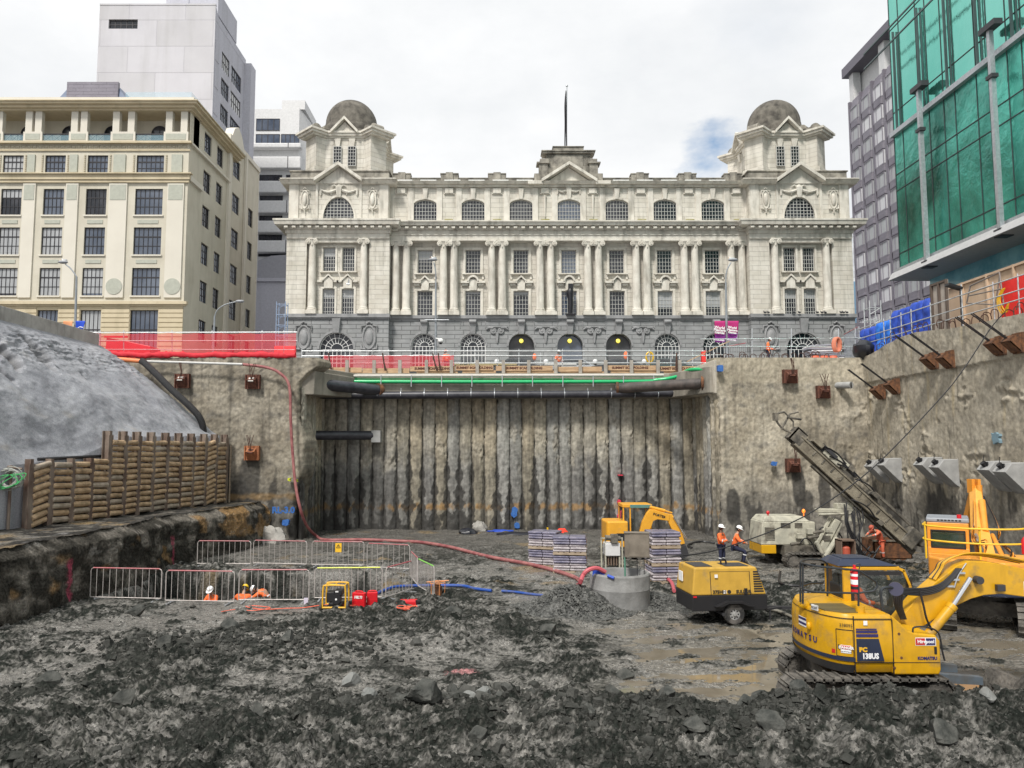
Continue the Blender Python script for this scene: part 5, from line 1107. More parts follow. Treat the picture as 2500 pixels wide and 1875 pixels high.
# ---------------------------------------------------------------- front yellow excavator
OX, OY = 8.12, 17.2; E = fr((OX,OY),(1,0),(0,-1)); T0 = (math.pi/2,0,0)
ex = thing('excavator', 'yellow excavator with black rails and a DANGER decal, nearest the camera', 'excavator', (OX,OY,0), 'excavators in the pit')
def el(t, e=0): t = math.radians(t); return (-.69+(.64+e)*math.cos(t), (1.24+e)*math.sin(t))
def eln(t): t = math.radians(t); return math.atan2(math.sin(t)/1.24, math.cos(t)/.64)
def hull(e=0, front=.09): return [(front,1.24+e)]+[el(90+7.5*i, e) for i in range(25)]+[(front,-1.24-e)]
m = MB(E); k = len(hull()); zs = [(.80,-.12),(.97,-.02),(1.14,0),(1.62,0),(1.86,-.02),(1.97,-.08)]
vs = [(a,d,z) for z, e in zs for a, d in hull(e)]
fsx = []
for j in range(len(zs)-1):
    for i in range(k): i2 = (i+1)%k; fsx.append((j*k+i,j*k+i2,(j+1)*k+i2,(j+1)*k+i))
fsx += [tuple(range(k))[::-1], tuple(range((len(zs)-1)*k, len(zs)*k))]
m.add(vs, fsx, True); body = m.build('engine_housing', yel, ex, ang=.7)
m = MB(E); m.prism([(.09,.78),(1.02,.78),(1.06,.88),(1.06,1.45),(.98,1.57),(.55,1.61),(.42,1.66),(.28,1.80),(.09,1.965)], .32, 1.245); m.build('tool_box', yel, ex, bev=.035, seg=3)
m = MB(E); m.box(-.2,-1.2,.84,1.25,.3,1.05); m.box(-.4,-1.2,1.05,.09,-.2,1.9); m.build('deck_frame', yel, ex, bev=.02)
def estrip(t0, t1, z0, z1, e, name, mat, z0e=None):
    m = MB(E); n = max(2,int((t1-t0)/5))
    for i in range(n):
        a, b = t0+(t1-t0)*i/n, t0+(t1-t0)*(i+1)/n; p, q = el(a,e), el(b,e); p0, q0 = (el(a,z0e), el(b,z0e)) if z0e is not None else (p, q)
        m.quad((p0[0],p0[1],z0),(q0[0],q0[1],z0),(q[0],q[1],z1),(p[0],p[1],z1))
    return m.build(name, mat, ex)
dgrey = M('grey_counterweight_band', (.05,.05,.055), r=.5, dirt=((.15,.13,.1),.5,.8))
estrip(90,270,.79,.975,.006,'lower_band',dgrey,-.10); estrip(90,270,1.04,1.12,.007,'stripe',navy); estrip(90,270,1.885,1.905,-.012,'deck_seam',blackp)
m = MB(E); d = 1.243
for a, z0, z1 in ((-.70,.80,1.95),(.09,.80,1.88)): m.box(a-.008,d-.02,z0,a+.008,d+.004,z1)
m.box(-.69,d-.01,1.02,1.03,d+.008,1.032); m.box(-.69,d-.02,1.885,.09,d-.004,1.9); m.build('panel_seams', blackp, ex)
for t0, t1, z0, z1 in ((93,119,1.12,1.135),(93,119,1.66,1.675)): estrip(t0,t1,z0,z1,.006,'door_seam',blackp)
for t in (93,119): estrip(t-.5,t+.5,1.12,1.67,.007,'door_seam',blackp)
def dec(a, z, w, h, mat, name='decal', q=0): return signp(E, a, d+.004+q, z, w, h, mat, name, ex, .004)
def et(s, t, z, size, mat, e=.012, **kw): a, dd = el(t, e); n_ = eln(t); return text(s, size, mat, ex, E((a,dd,z)), (math.pi/2,0,-(n_-math.pi/2)), **kw)
m = MB(E); m.prism([(-.66,1.05),(-.10,1.05),(-.20,1.50),(-.66,1.50)], d+.003, d+.008); mp = m.build('model_panel', navy, ex)
for z, h in ((1.535,.06),(1.615,.05),(1.68,.025)): m = MB(E); m.box(-.66,d+.003,z,-.22+(1.6-z)*.2,d+.008,z+h); m.build('stripe_decal', txt_n, ex)
text('PC', .12, txt_y, ex, E((-.53,d+.010,1.28)), T0, sx=1.1, bold=.008); text('138US', .15, txt_w, ex, E((-.385,d+.010,1.15)), T0, bold=.007, sx=.85)
estrip(97,113,1.20,1.36,.009,'decal',txt_w); estrip(98,112,1.275,1.35,.012,'decal',sign_r); et('DANGER', 105, 1.31, .07, txt_w, .016, bold=.003); et('Keep off swing area', 105, 1.235, .028, txt_k, .012)
et('338095', 104, 1.76, .085, txt_k, .004)
hp = dec(.76,1.445,.42,.16,txt_w); dec(.65,1.445,.19,.135,sign_r,q=.004); dec(.86,1.445,.19,.135,txt_n,q=.004); text('Hirepool', .095, txt_w, ex, E((.76,d+.014,1.445)), T0, bold=.003)
text('KOMATSU', .085, txt_n, ex, E((.78,d+.008,1.11)), T0, bold=.004); estrip(121,126,1.17,1.25,.008,'decal',sign_r)
for a_, z_ in ((.22,1.60),(.25,1.12),(.1,.92)):
    m = MB(E); m.tube([(a_,1.24,z_),(a_,1.252,z_)], .028, 10); m.build('bolt_cap', rust, ex)
m = MB(E); m.box(.93,d,1.20,.98,d+.015,1.34); m.build('latch', blackp, ex); estrip(115,117,1.28,1.36,.012,'latch',blackp)
m = MB(E); m.box(-.50,d-.003,1.77,-.42,d+.004,1.86); m.build('decal', txt_w, ex)
for i, ch in enumerate('KOMATSU'): et(ch, 150+(6-i)*8, 1.33, .17, txt_n, .01, bold=.006)
for z_, h_, mt, e_ in ((1.62,.2,txt_w,.009),(1.58,.05,txt_n,.012),(1.68,.05,txt_n,.012)): estrip(164,180,z_-h_/2,z_+h_/2,e_,'decal',mt)
a, dd = el(158,.03); m = MB(E); m.ball((a,dd,1.58),(.05,.05,.09),10,8); m.build('tail_lamp', yel, ex)
a, dd = el(172,-.05); m = MB(E); m.ball((a,dd,1.97),(.13,.11,.11),12,8); m.build('rear_knob', yel, ex)
a, dd = el(150,-.02); m = MB(E); m.obox((a,dd,2.0),(.2,.02,.11),rz=-(eln(150)-math.pi/2)*-1); m.build('number_plate', txt_w, ex); et('PC227', 150, 2.0, .065, txt_k, .005)
m = MB(E); m.prism([(-1.2,.1),(-.4,.1),(-.4,1.0),(-.8,1.02),(-1.1,.8)], 1.965, 1.99, 'z'); m.build('rear_grille', M('dark_grating', (.12,.09,.03), r=.6), ex)
# cab on the far side
c0, c1 = -.28, -1.2; cab = MB(E)
prof = [(-.20,1.2),(-.20,2.64),(-.13,2.72),(1.06,2.72),(1.20,2.66),(1.34,2.30),(1.34,1.2)]
for d_ in (c0, c1):
    for i, (p, q) in enumerate(zip(prof, prof[1:])):
        w_ = .16 if i == 0 else .07
        off = .08 if i == 0 else 0
        cab.beam((p[0]+off,d_,p[1]),(q[0]+(off if i==0 else 0),d_,q[1]), w_, .07, up=(0,1,0)) if False else cab.hexa([(p[0],d_-.035,p[1]),(p[0],d_+.035,p[1]),(q[0],d_+.035,q[1]),(q[0],d_-.035,q[1]),(p[0]+(w_ if i in (0,1) else (-w_*.9 if i > 3 else 0)),d_-.035,p[1]-(w_ if i in (2,3) else 0)),(p[0]+(w_ if i in (0,1) else (-w_*.9 if i > 3 else 0)),d_+.035,p[1]-(w_ if i in (2,3) else 0)),(q[0]+(w_ if i in (0,) else (-w_*.9 if i > 3 else 0)),d_+.035,q[1]-(w_ if i in (1,2,3) else 0)),(q[0]+(w_ if i in (0,) else (-w_*.9 if i > 3 else 0)),d_-.035,q[1]-(w_ if i in (1,2,3) else 0))])
cab.box(-.20,c1,2.66,1.1,c0,2.725); cab.box(-.20,c1,1.2,1.34,c0,1.45); cab.box(-.21,c1,1.2,-.15,c0,2.0); cb_ = cab.build('cab_frame', yel, ex, bev=.012)
m = MB(E); m.box(1.22,c0-.03,1.5,1.36,c0+.02,2.45); m.box(1.24,c1,1.4,1.36,c1+.06,2.28); m.box(-.04,c0-.02,1.5,.03,c0+.04,2.6); m.box(-.04,c0-.02,2.54,1.12,c0+.04,2.62); m.box(-.04,c0-.02,1.46,1.25,c0+.04,1.56); m.build('cab_pillar', blackp, cb_)
m = MB(E); m.quad((-.14,c0+.02,1.5),(1.3,c0+.02,1.5),(1.3,c0+.02,2.3),(1.1,c0+.02,2.66),(-.14,c0+.02,2.66)); m.quad((-.19,c0,1.5),(-.19,c1,1.5),(-.19,c1,2.65),(-.19,c0,2.65)); m.quad((1.33,c0,1.4),(1.33,c1,1.4),(1.33,c1,2.3),(1.33,c0,2.3)); m.build('cab_window', cab_g, cb_)
m = MB(E); m.hexa([(-.32,c1-.02,2.74),(1.06,c1-.02,2.74),(1.06,c0+.03,2.74),(-.32,c0+.03,2.74),(-.18,c1+.1,2.88),(.62,c1+.1,2.88),(.62,c0-.1,2.88),(-.18,c0-.1,2.88)]); m.box(-.1,c1+.15,2.875,.5,c0-.15,2.90); m.build('roof_guard', navy, cb_, bev=.02)
m = MB(E); m.box(-.1,-1.0,1.35,.45,-.45,1.62); m.box(-.2,-1.0,1.6,-.02,-.45,2.3); m.box(-.16,-.9,2.3,-.04,-.55,2.5); m.box(.75,-.95,1.3,1.1,-.35,1.75); m.build('seat', blackp, cb_, bev=.04)
# rails, extinguisher, mirror
def rail(par, pts, r=.022, mat=None, name='handrail'): m = MB(None if isinstance(pts[0], Vector) and pts[0].y > 10 else E); m.tube(pts, r, 7); return m.build(name, mat or M('grey_rail', (.035,.04,.045), r=.4, met=.3), par)
rail(ex, spline([at(2097,1393,16.25),at(2003,1383,16.2),at(1965,1377,16.5),at(1955,1371,17.0),at(1975,1366,17.6),at(2005,1368,17.9),at(2020,1377,18.0)],5)); rail(ex, [at(2097,1393,16.25),at(2138,1420,16.25),at(2142,1432,16.25),at(2132,1443,16.25),at(2095,1448,16.25)]); rail(ex, spline([at(2095,1448,16.25),at(2003,1446,16.2),at(1965,1440,16.5),at(1957,1432,17.0),at(1980,1424,17.6),at(2010,1423,17.9)],5))
for px, py0, py1, Y in ((2096,1500,1393,16.25),(1960,1474,1377,16.6),(1954,1470,1372,16.95),(2020,1462,1377,18.0)): rail(ex, [at(px,py0,Y),at(px,py1,Y)], .022, name='rail_post')
m = MB(E); m.lathe([(0,0),(.085,0),(.085,.4),(.07,.47),(.03,.5),(.03,.56),(0,.56)], (-.47,.88,2.38), 14); fe = m.build('fire_extinguisher', redp, ex); m = MB(E); m.tube([(-.47,.88,2.54),(-.47,.88,2.64)],.088,14); m.tube([(-.47,.88,2.71),(-.47,.88,2.76)],.088,14); m.build('label_band', txt_w, fe); m = MB(E); m.tube([(-.47,.88,2.44),(-.47,.88,2.50)],.0885,14); m.tube(spline([(-.47,.88,2.94),(-.36,.9,2.96),(-.4,.93,2.84)],5),.012,6); m.build('nozzle', blackp, fe)
mp_ = at(2186,1438,OY-.75); m = MB(); m.tube(spline([at(2156,1503,16.4),at(2151,1460,16.4),at(2152,1440,16.4),at(2165,1434,16.42),Vector((mp_.x-.02,mp_.y+.03,mp_.z+.02))],5),.03,8); mi = m.build('mirror_arm', M('grey_rail',(.04,.04,.045)), ex)
m = MB(); m.tube([(mp_.x,mp_.y-.02,mp_.z),(mp_.x+.02,mp_.y+.03,mp_.z)],.145,20); m.build('mirror', M('mirror_back', (.06,.06,.10), r=.35), mi)
m = MB(E); m.tube([(-.42,.95,1.95),(-.42,.95,2.10)],.09,12); m.box(-.35,.85,1.95,.05,1.05,1.99); m.build('filler_cap', yel, ex)
# boom, cylinders, hoses
bY = OY; B = lambda px, py, d=0: at(px, py, bY-d)
def bp_(px, py): q = B(px, py); return (q.x-OX, q.z)
top = [(.55,1.36)]+[bp_(*q) for q in ((2198,1492),(2225,1459),(2255,1433),(2280,1412),(2304,1394),(2325,1377),(2352,1367),(2400,1369),(2450,1378),(2500,1389))]+[(4.4,2.40),(4.75,2.0)]
bot = [(4.55,1.88)]+[bp_(*q) for q in ((2500,1455),(2433,1446),(2390,1449),(2358,1458),(2330,1471),(2300,1487),(2275,1503),(2245,1523),(2221,1538))]+[(1.0,1.15),(.7,1.15)]
m = MB(E); m.prism(top+bot, -.19, .19); bo = m.build('boom', yel, ex, bev=.015)
m = MB(E); pc = bp_(2370,1411); m.tube([(pc[0],-.30,pc[1]),(pc[0],.34,pc[1])],.085,14); m.build('boom_pin', steel_d, bo)
sgn_ = MB(E); q0 = bp_(2484,1416); q1 = bp_(2535,1452); sgn_.box(q0[0],.192,q1[1]+.01,q1[0],.197,q0[1]); hs_ = sgn_.build('hire_sign', txt_w, bo)
m = MB(E); m.box(q0[0]+.02,.197,(q0[1]+q1[1])/2+.01,q1[0]-.02,.201,q0[1]-.02); m.build('sign_top', sign_r, hs_); m = MB(E); m.box(q0[0]+.02,.197,q1[1]+.03,q1[0]-.02,.201,(q0[1]+q1[1])/2); m.build('sign_bottom', txt_n, hs_); text('Hirepool', .11, txt_w, hs_, E((q0[0]+.27,.204,(q0[1]*.75+q1[1]*.25))), T0, bold=.004)
m = MB(E); lp = bp_(2424,1430); m.box(lp[0]-.09,.2,lp[1]-.07,lp[0]+.09,.3,lp[1]+.07); m.build('work_lamp', steel_d, bo, bev=.01)
for s in (-.32, .32):
    a = B(2262,1556,s); b = B(2327,1477,s); c = B(2369,1411,s); m = MB(); m.tube([a,b],.105,14); m.tube([b-(b-a)*.12,b],.115,14); cy = m.build('lift_cylinder', yel, ex); m = MB(); m.tube([b,c],.048,12); m.build('rod', chrome, cy)
m = MB(E); m.box(.6,-.26,.95,1.15,.26,1.35); m.build('boom_foot', steel_d, ex)
for i in range(6):
    o_ = -.14+i*.055; m = MB(E); pts = [(bp_(x,y)[0],o_,bp_(x,y)[1]+.04+.015*i) for x, y in ((2275,1416+i*2),(2292,1398),(2300,1382),(2325,1369),(2360,1361),(2420,1365),(2500,1381))]; m.tube(spline(pts,4), .020, 6); m.build('hydraulic_line', yel if i % 3 else hosem, bo)
for i in range(5):
    o = i*5; m = MB(); m.tube(spline([B(2200+i*3,1512,.3),B(2186+i*4,1480,.32),B(2184+i*5,1455,.34),B(2200,1438+i*3,.34),B(2250,1437+i*4,.3),B(2290,1428+i*4,.27),B(2318,1408+i*4,.24),B(2335+i*3,1388,.22)],5), .019, 6); m.build('hydraulic_hose', hosem, ex)
m = MB(); m.tube(spline([B(2245,1440,.42),B(2255,1480,.45),B(2262,1510,.45),B(2275,1538,.4)],5),.022,6); m.build('hydraulic_hose', hosem, ex)
m = MB(E)
for i in range(3): q = bp_(2330-i*14, 1395+i*16); m.box(q[0]-.04,.185,q[1]-.02,q[0]+.1,.235,q[1]+.02)
m.tube(spline([(bp_(2345,1372)[0],.2,bp_(2345,1372)[1]),(bp_(2325,1400)[0],.22,bp_(2325,1400)[1]),(bp_(2315,1430)[0],.22,bp_(2315,1430)[1])],4),.015,6); m.build('hose_clamps', steel, bo)
m = MB(E); a = bp_(2500,1415); m.prism([(4.45,2.45),(4.9,2.3),(4.95,.8),(4.65,.7)], -.15, .15); m.build('arm', yel, ex, bev=.02)
m = MB(E); m.prism([(4.2,.15),(4.75,.05),(5.1,.35),(5.05,.8),(4.65,.85),(4.45,.5)], -.35, .35); m.build('bucket', steel_d, ex, bev=.02)
rail(ex, spline([(.53,1.2,1.62),(.57,1.2,1.72),(.85,1.2,1.72),(1.06,1.2,1.6),(1.12,1.2,1.25),(1.16,1.2,1.05)],5), .018, blackp)
# undercarriage and blade
m = MB(E); m.tube([(0,0,.5),(0,0,.84)],.62,20); m.box(-.9,-.75,.38,.9,.75,.6); m.build('turntable', track_m, ex)
track(ex, E, -2.15, 1.35, .78, 1.28, .02, .66); track(ex, E, -1.35, 1.9, -1.28, -.78, .02, .66)
for s in (-.45,.45):
    bl = MB(E); bl.hexa([(1.0,s-.08,.42),(2.35,s-.08,.36),(2.35,s+.08,.36),(1.0,s+.08,.42),(1.0,s-.08,.62),(2.35,s-.08,.52),(2.35,s+.08,.52),(1.0,s+.08,.62)]); bl.build('blade_arm', M('blue_grey_steel', (.10,.125,.15), r=.5, dirt=(MUD,.45,.7)), ex)
m = MB(E); m.prism([(2.35,.12),(2.5,.02),(2.62,.35),(2.78,.66),(2.62,.68),(2.45,.42)], .30, 1.22); m.prism([(2.36,.14),(2.95,.05),(2.74,.80)], 1.22, 1.27); m.build('dozer_blade', track_m, ex)
# ---------------------------------------------------------------- rear orange excavator
O2X = (15.3,24.2); c2, s2 = math.cos(R(31)), math.sin(R(31)); O2 = fr(O2X,(c2,-s2),(-s2,-c2))   # a to the right, d towards the camera
e2 = thing('excavator', 'orange excavator seen from behind with upright boom and yellow guard rails, by the side wall', 'excavator', (15,24.2,0), 'excavators in the pit')
for s_ in (-1.05,1.15): q = O2((s_,0,0)); track(e2, fr((q.x,q.y),(-s2,-c2),(c2,-s2)), -1.9, 1.9, -.35, .35, 0, .85)
m = MB(O2); m.tube([(0,0,.6),(0,0,1.06)],.7,20); m.box(-1.1,-.7,.35,1.1,.7,.75); m.build('turntable', track_m, e2)
cwp = [(-1.42,.3),(-1.4,.95),(-1.1,1.35),(-.6,1.58),(0,1.65),(.6,1.58),(1.1,1.35),(1.4,.95),(1.42,.3)]
m = MB(O2); m.prism(cwp, 1.04, 1.35, 'z'); m.build('counterweight_base', navy, e2, bev=.05); m = MB(O2); m.prism([(a*.99,d*.99) for a,d in cwp], 1.35, 2.05, 'z'); m.build('counterweight', orn, e2, bev=.06)
m = MB(O2); m.box(-1.4,-1.6,1.06,1.4,.32,1.3); m.box(.2,-1.2,1.3,1.4,.31,2.0); m.box(-1.4,-.35,1.3,.19,.31,2.0); m.build('house', orl, e2, bev=.03)
m = MB(O2)
for i in range(7): m.box(-1.405,-.25,1.42+i*.07,-1.0,.325,1.45+i*.07)
m.build('side_grille', steel_d, e2)
cq = MB(O2); a0, a1, d0, d1, z0, z1 = -1.42, -.25, -1.75, -.25, 1.2, 3.0
for a in (a0, a1-.1):
    for d_ in (d0, d1-.1): cq.box(a,d_,z0,a+.1,d_+.1,z1)
cq.box(a0,d0,z1-.1,a1,d1+.002,z1+.0); cq.box(a0+.01,d0,z0,a1-.01,d1-.003,2.12); cq.box(a0,d1-.1,2.0,a1,d1+.004,2.2); cq.box(a0+.02,d1-.1,2.72,a1-.02,d1+.003,2.95); cf = cq.build('cab_frame', orn, e2, bev=.025)
m = MB(O2); m.quad((a0+.12,d1-.02,2.2),(a1-.12,d1-.02,2.2),(a1-.12,d1-.02,2.75),(a0+.12,d1-.02,2.75)); m.quad((a0+.01,d0,2.1),(a0+.01,d1,2.1),(a0+.01,d1,2.9),(a0+.01,d0,2.9)); m.quad((a1-.01,d0,2.1),(a1-.01,d1,2.1),(a1-.01,d1,2.9),(a1-.01,d0,2.9)); m.quad((a0,d0+.02,1.4),(a1,d0+.02,1.4),(a1,d0+.02,2.9),(a0,d0+.02,2.9)); m.build('cab_window', M('green_tinted_glass', (.03,.055,.04), r=.08, alpha=.75, spec=.7), cf)
m = MB(O2); m.box(a0+.1,d1-.04,2.17,a1-.1,d1+.012,2.22); m.box(a0+.1,d1-.04,2.72,a1-.1,d1+.012,2.76); m.box(a0+.1,d1-.04,2.2,a0+.14,d1+.012,2.74); m.box(a1-.14,d1-.04,2.2,a1-.1,d1+.012,2.74); m.build('window_seal', blackp, cf)
m = MB(O2); m.box(a0-.02,d0-.05,z1,a1+.02,d1+.02,z1+.14); m.build('cab_roof', M('grey_roof', (.25,.27,.30), r=.5), cf, bev=.04); m = MB(O2); m.tube([(a1-.25,-.4,z1+.14),(a1-.25,-.4,z1+.26)],.07,10); m.build('beacon', redp, cf)
m = MB(O2)
for i in range(7): m.box(a0+.3+i*.1,d1+.018,z1+.05,a0+.37+i*.1,d1+.024,z1+.1)
m.build('roof_vents', blackp, cf)
ym = M('yellow_rail', (.75,.47,.02), r=.4)
def yr(pts, r=.028): m = MB(O2); m.tube(pts, r, 8); return m.build('guard_rail', ym, e2)
for z in (3.0,2.56): yr(spline([(-1.46,.1,z),(-1.44,.8,z-.02),(-.6,1.1,z-.04),(.3,1.15,z-.03),(1.0,1.0,z),(1.25,.8,z+.04)],5))
for a, q in ((-1.46,.1),(-1.44,.8),(0,1.12),(1.25,.8),(1.2,.95)): yr([(a,q,1.95),(a,q,3.03)],.03)
m = MB(O2); m.lathe([(0,0),(.085,0),(.085,.4),(.03,.5),(0,.5)], (1.12,1.0,2.28), 12); m.build('fire_extinguisher', redp, e2)
# boom leaning away
b0 = O2((.25,-.7,1.6)); b1 = at(2391,1290,26.3); b2 = at(2380,1190,27.8); 
m = MB(); w0, w1 = .27, .20
def seg(m, p, q, wa, wb, t): m.hexa([(p.x-wa,p.y-t,p.z),(p.x+wa,p.y-t,p.z),(p.x+wa,p.y+t,p.z-.1),(p.x-wa,p.y+t,p.z-.1),(q.x-wb,q.y-t,q.z),(q.x+wb,q.y-t,q.z),(q.x+wb,q.y+t,q.z-.1),(q.x-wb,q.y+t,q.z-.1)])
seg(m, b0, b1, .20, .19, .22); seg(m, b1, b2, .19, .10, .2); bm2 = m.build('boom', orl, e2, bev=.02)
for s in (-1,1): m = MB(); m.tube([b0+Vector((s*.30,-.3,.3)), b1+Vector((s*.27,-.25,-.2))],.07,10); cy = m.build('lift_cylinder', chrome if s < 0 else orn, bm2)
m = MB(); m.tube([b1+Vector((0,-.3,-.1)), b1*.4+b2*.6+Vector((0,-.3,.1))],.11,12); m.tube([b2+Vector((0,-.25,-.35)), b2+Vector((0,-.25,.1))],.1,12); m.build('arm_cylinder', orn, bm2)
m = MB(); m.box(b2.x-.16,b2.y-.1,b2.z-.2,b2.x-.06,b2.y+.2,b2.z+.3); m.box(b2.x+.06,b2.y-.1,b2.z-.2,b2.x+.16,b2.y+.2,b2.z+.3); m.build('boom_fork', orn, bm2)
for i in range(7):
    m = MB(); s = -1 if i < 3 else 1; o_ = .05*i
    m.tube(spline([b2+Vector((s*.18,-.2,-.3)), b1+Vector((s*(.34+o_*.5),-.3,.3-o_)), b1+Vector((s*.42-.1*i*(s<0)*.3,-.35,-.4)), b0+Vector((s*(.3+o_),-.45,.9-.1*i)), b0+Vector((s*.4,-.3,.2))],5),.022,6); m.build('hydraulic_hose', hosem if i % 2 else orn, bm2)
m = MB(); m.beam((b2.x,b2.y,b2.z),(b2.x+.35,b2.y+1.6,b2.z-2.4),.2,.3); m.build('arm', orn, e2)
# ---------------------------------------------------------------- small excavator at the back
g0 = onz(1560,1362,0); MX, MY = g0.x, g0.y; m3 = fr((MX,MY),(1,0),(0,-1))
e3 = thing('excavator', 'small amber excavator with green-topped cab behind the concrete ring, boom bent to the right', 'excavator', (MX,MY,0), 'excavators in the pit')
amb = M('amber_paint', (.72,.35,.03), r=.38, dirt=((.3,.2,.1), .58, .95)); lc = lambda px, py, d=0: (lambda q: (q.x-MX, q.z))(at(px, py, MY-d))
track(e3, m3, -1.6, 1.3, .55, .95, 0, .5); track(e3, m3, -1.6, 1.3, -.95, -.55, 0, .5)
x0, z0 = lc(1481,1318,.9); x1, z1 = lc(1533,1273,.9)
m = MB(m3); m.prism([(x0+.1,.95),(x0,.85),(x0-.05,0),(x0,-.85),(x0+.1,-.95),(x1,-.95),(x1,.95)], .62, z1, 'z'); m.build('engine_housing', amb, e3, bev=.08, seg=3)
m = MB(m3); a,_ = lc(1498,1300); b,_ = lc(1523,1300); m.box(a,.93,.95,b,.965,1.3); m.build('grille', blackp, e3)
m = MB(m3); m.box(x1,-.9,.55,x1+1.5,.9,.8); m.tube([(0,0,.3),(0,0,.6)],.5,16); m.build('deck', amb, e3)
c0_, ct = lc(1518,1230,.3); c1_, _ = lc(1588,1240,.3); m = MB(m3)
for a in (c0_, c1_-.07):
    for d_ in (-.75, .5): m.box(a,d_,.8,a+.07,d_+.07,ct-.05)
m.box(c0_,-.75,.8,c1_,.57,1.1); m.box(c0_-.02,-.77,ct-.16,c1_+.02,.60,ct); m.box(c0_+.33,.5,.8,c0_+.4,.572,ct-.1); cc = m.build('cab_frame', amb, e3, bev=.02)
m = MB(m3); m.quad((c0_+.05,.54,1.1),(c1_-.05,.54,1.1),(c1_-.05,.54,ct-.16),(c0_+.05,.54,ct-.16)); m.quad((c0_+.02,-.7,1.1),(c0_+.02,.5,1.1),(c0_+.02,.5,ct-.1),(c0_+.02,-.7,ct-.1)); m.quad((c1_-.02,-.7,1.1),(c1_-.02,.5,1.1),(c1_-.02,.5,ct-.1),(c1_-.02,-.7,ct-.1)); m.build('cab_window', cab_g, cc)
m = MB(m3); m.box(c0_+.35,.602,ct-.17,c1_-.02,.62,ct-.02); m.build('roof_visor', M('green_visor', (.10,.22,.20), r=.3), cc); m = MB(m3); m.box(c0_+.5,-.4,.85,c0_+1,.2,1.2); m.box(c0_+.45,-.4,1.2,c0_+.6,.2,1.9); m.build('seat', blackp, cc)
k = [lc(1552,1302),lc(1560,1270),lc(1570,1250),lc(1578,1240),lc(1590,1241),lc(1625,1252),lc(1624,1268),lc(1596,1264),lc(1586,1268),lc(1574,1302)]
m = MB(m3); m.prism(k, .62, .88); bb = m.build('boom', amb, e3, bev=.02); m = MB(m3); a,b = lc(1579,1240),lc(1615,1250); m.tube([(a[0],.75,a[1]+.1),(b[0],.75,b[1]+.12)],.08,10); m.tube([(b[0],.75,b[1]+.12),(b[0]+.35,.75,b[1]+.02)],.04,8); m.build('arm_cylinder', amb, bb)
text('PORTER', .17, txt_k, bb, m3((lc(1600,1255)[0],.90,lc(1600,1255)[1])), (math.pi/2,.28,0), bold=.004)
m = MB(m3); kk = [lc(1618,1250),lc(1632,1252),lc(1642,1270),lc(1656,1300),lc(1662,1322),lc(1646,1326),lc(1636,1300),lc(1622,1270)]; m.prism(kk, .65, .85); ar = m.build('arm', amb, e3, bev=.02); m = MB(m3); a,b = lc(1634,1258),lc(1665,1310); m.tube([(a[0],.9,a[1]),(b[0],.9,b[1])],.05,8); m.build('bucket_cylinder', chrome, ar)
m = MB(m3); a = lc(1655,1330); m.prism([(a[0]-.3,a[1]),(a[0]+.15,a[1]+.1),(a[0]+.3,.25),(a[0]-.1,.05),(a[0]-.4,.3)], .45, 1.0); m.build('bucket', steel_d, e3)
# ---------------------------------------------------------------- air compressor
g0 = onz(1782,1523,-.02); CXX, CY = g0.x, g0.y+.55; K = fr((CXX,CY),(math.cos(.10),math.sin(.10)),(math.sin(.10),-math.cos(.10))); kl = lambda px, py, d=.75: (lambda q: (q.x-CXX, q.z))(at(px, py, CY-d))
ac = thing('air_compressor', 'yellow and black towable air compressor on one muddy wheel beside the concrete ring', 'air compressor', (CXX,CY,0))
x0 = kl(1680,1400)[0]; x1 = kl(1868,1400)[0]; zt_ = kl(1780,1386)[1]; zm = kl(1780,1453)[1]; zb_ = kl(1780,1491)[1]
m = MB(K); m.hexa([(x0,-.75,zm),(x1,-.75,zm),(x1,.75,zm),(x0,.75,zm),(x0+.10,-.68,zt_),(x1-.28,-.68,zt_),(x1-.28,.68,zt_),(x0+.10,.68,zt_)]); m.build('canopy', must, ac, bev=.05, seg=3)
m = MB(K); m.box(x0,-.74,zb_,x1+.02,.74,zm); m.build('lower_body', blackp, ac, bev=.02)
m = MB(K); s_ = (.07)/(zt_-zm)
def cz_(a, z, off=.004): return (a, .75-(z-zm)*s_+off, z)
for a in (x0+.60, x1-.52):
    m.hexa([cz_(a-.01,zm),cz_(a+.01,zm),cz_(a+.01,zm,-.02),cz_(a-.01,zm,-.02),cz_(a-.01,zt_-.12),cz_(a+.01,zt_-.12),cz_(a+.01,zt_-.12,-.02),cz_(a-.01,zt_-.12,-.02)])
m.hexa([cz_(x0+.6,zt_-.13),cz_(x1-.52,zt_-.13),cz_(x1-.52,zt_-.13,-.02),cz_(x0+.6,zt_-.13,-.02),cz_(x0+.6,zt_-.12),cz_(x1-.52,zt_-.12),cz_(x1-.52,zt_-.12,-.02),cz_(x0+.6,zt_-.12,-.02)]); m.box(x1-.72,.735,zm+.01,x1-.62,.76,zm+.2); m.build('panel_seams', blackp, ac)
m = MB(K); h = (zt_-zm)
for i in range(9):
    z = zm+.08+i*(h-.25)/8; m.hexa([cz_(x1-.40,z),cz_(x1-.07-.2*(z-zm)/h,z),cz_(x1-.07-.2*(z-zm)/h,z,-.02),cz_(x1-.40,z,-.02),cz_(x1-.40,z+.05),cz_(x1-.07-.2*(z-zm)/h,z+.05),cz_(x1-.07-.2*(z-zm)/h,z+.05,-.02),cz_(x1-.40,z+.05,-.02)])
m.build('grille', blackp, ac)
m = MB(K); m.box(x0+.2,-.4,zt_,x0+.75,.5,zt_+.02); m.box(x1-1.2,-.2,zt_,x1-.45,.5,zt_+.015); m.build('top_vents', steel_d, ac)
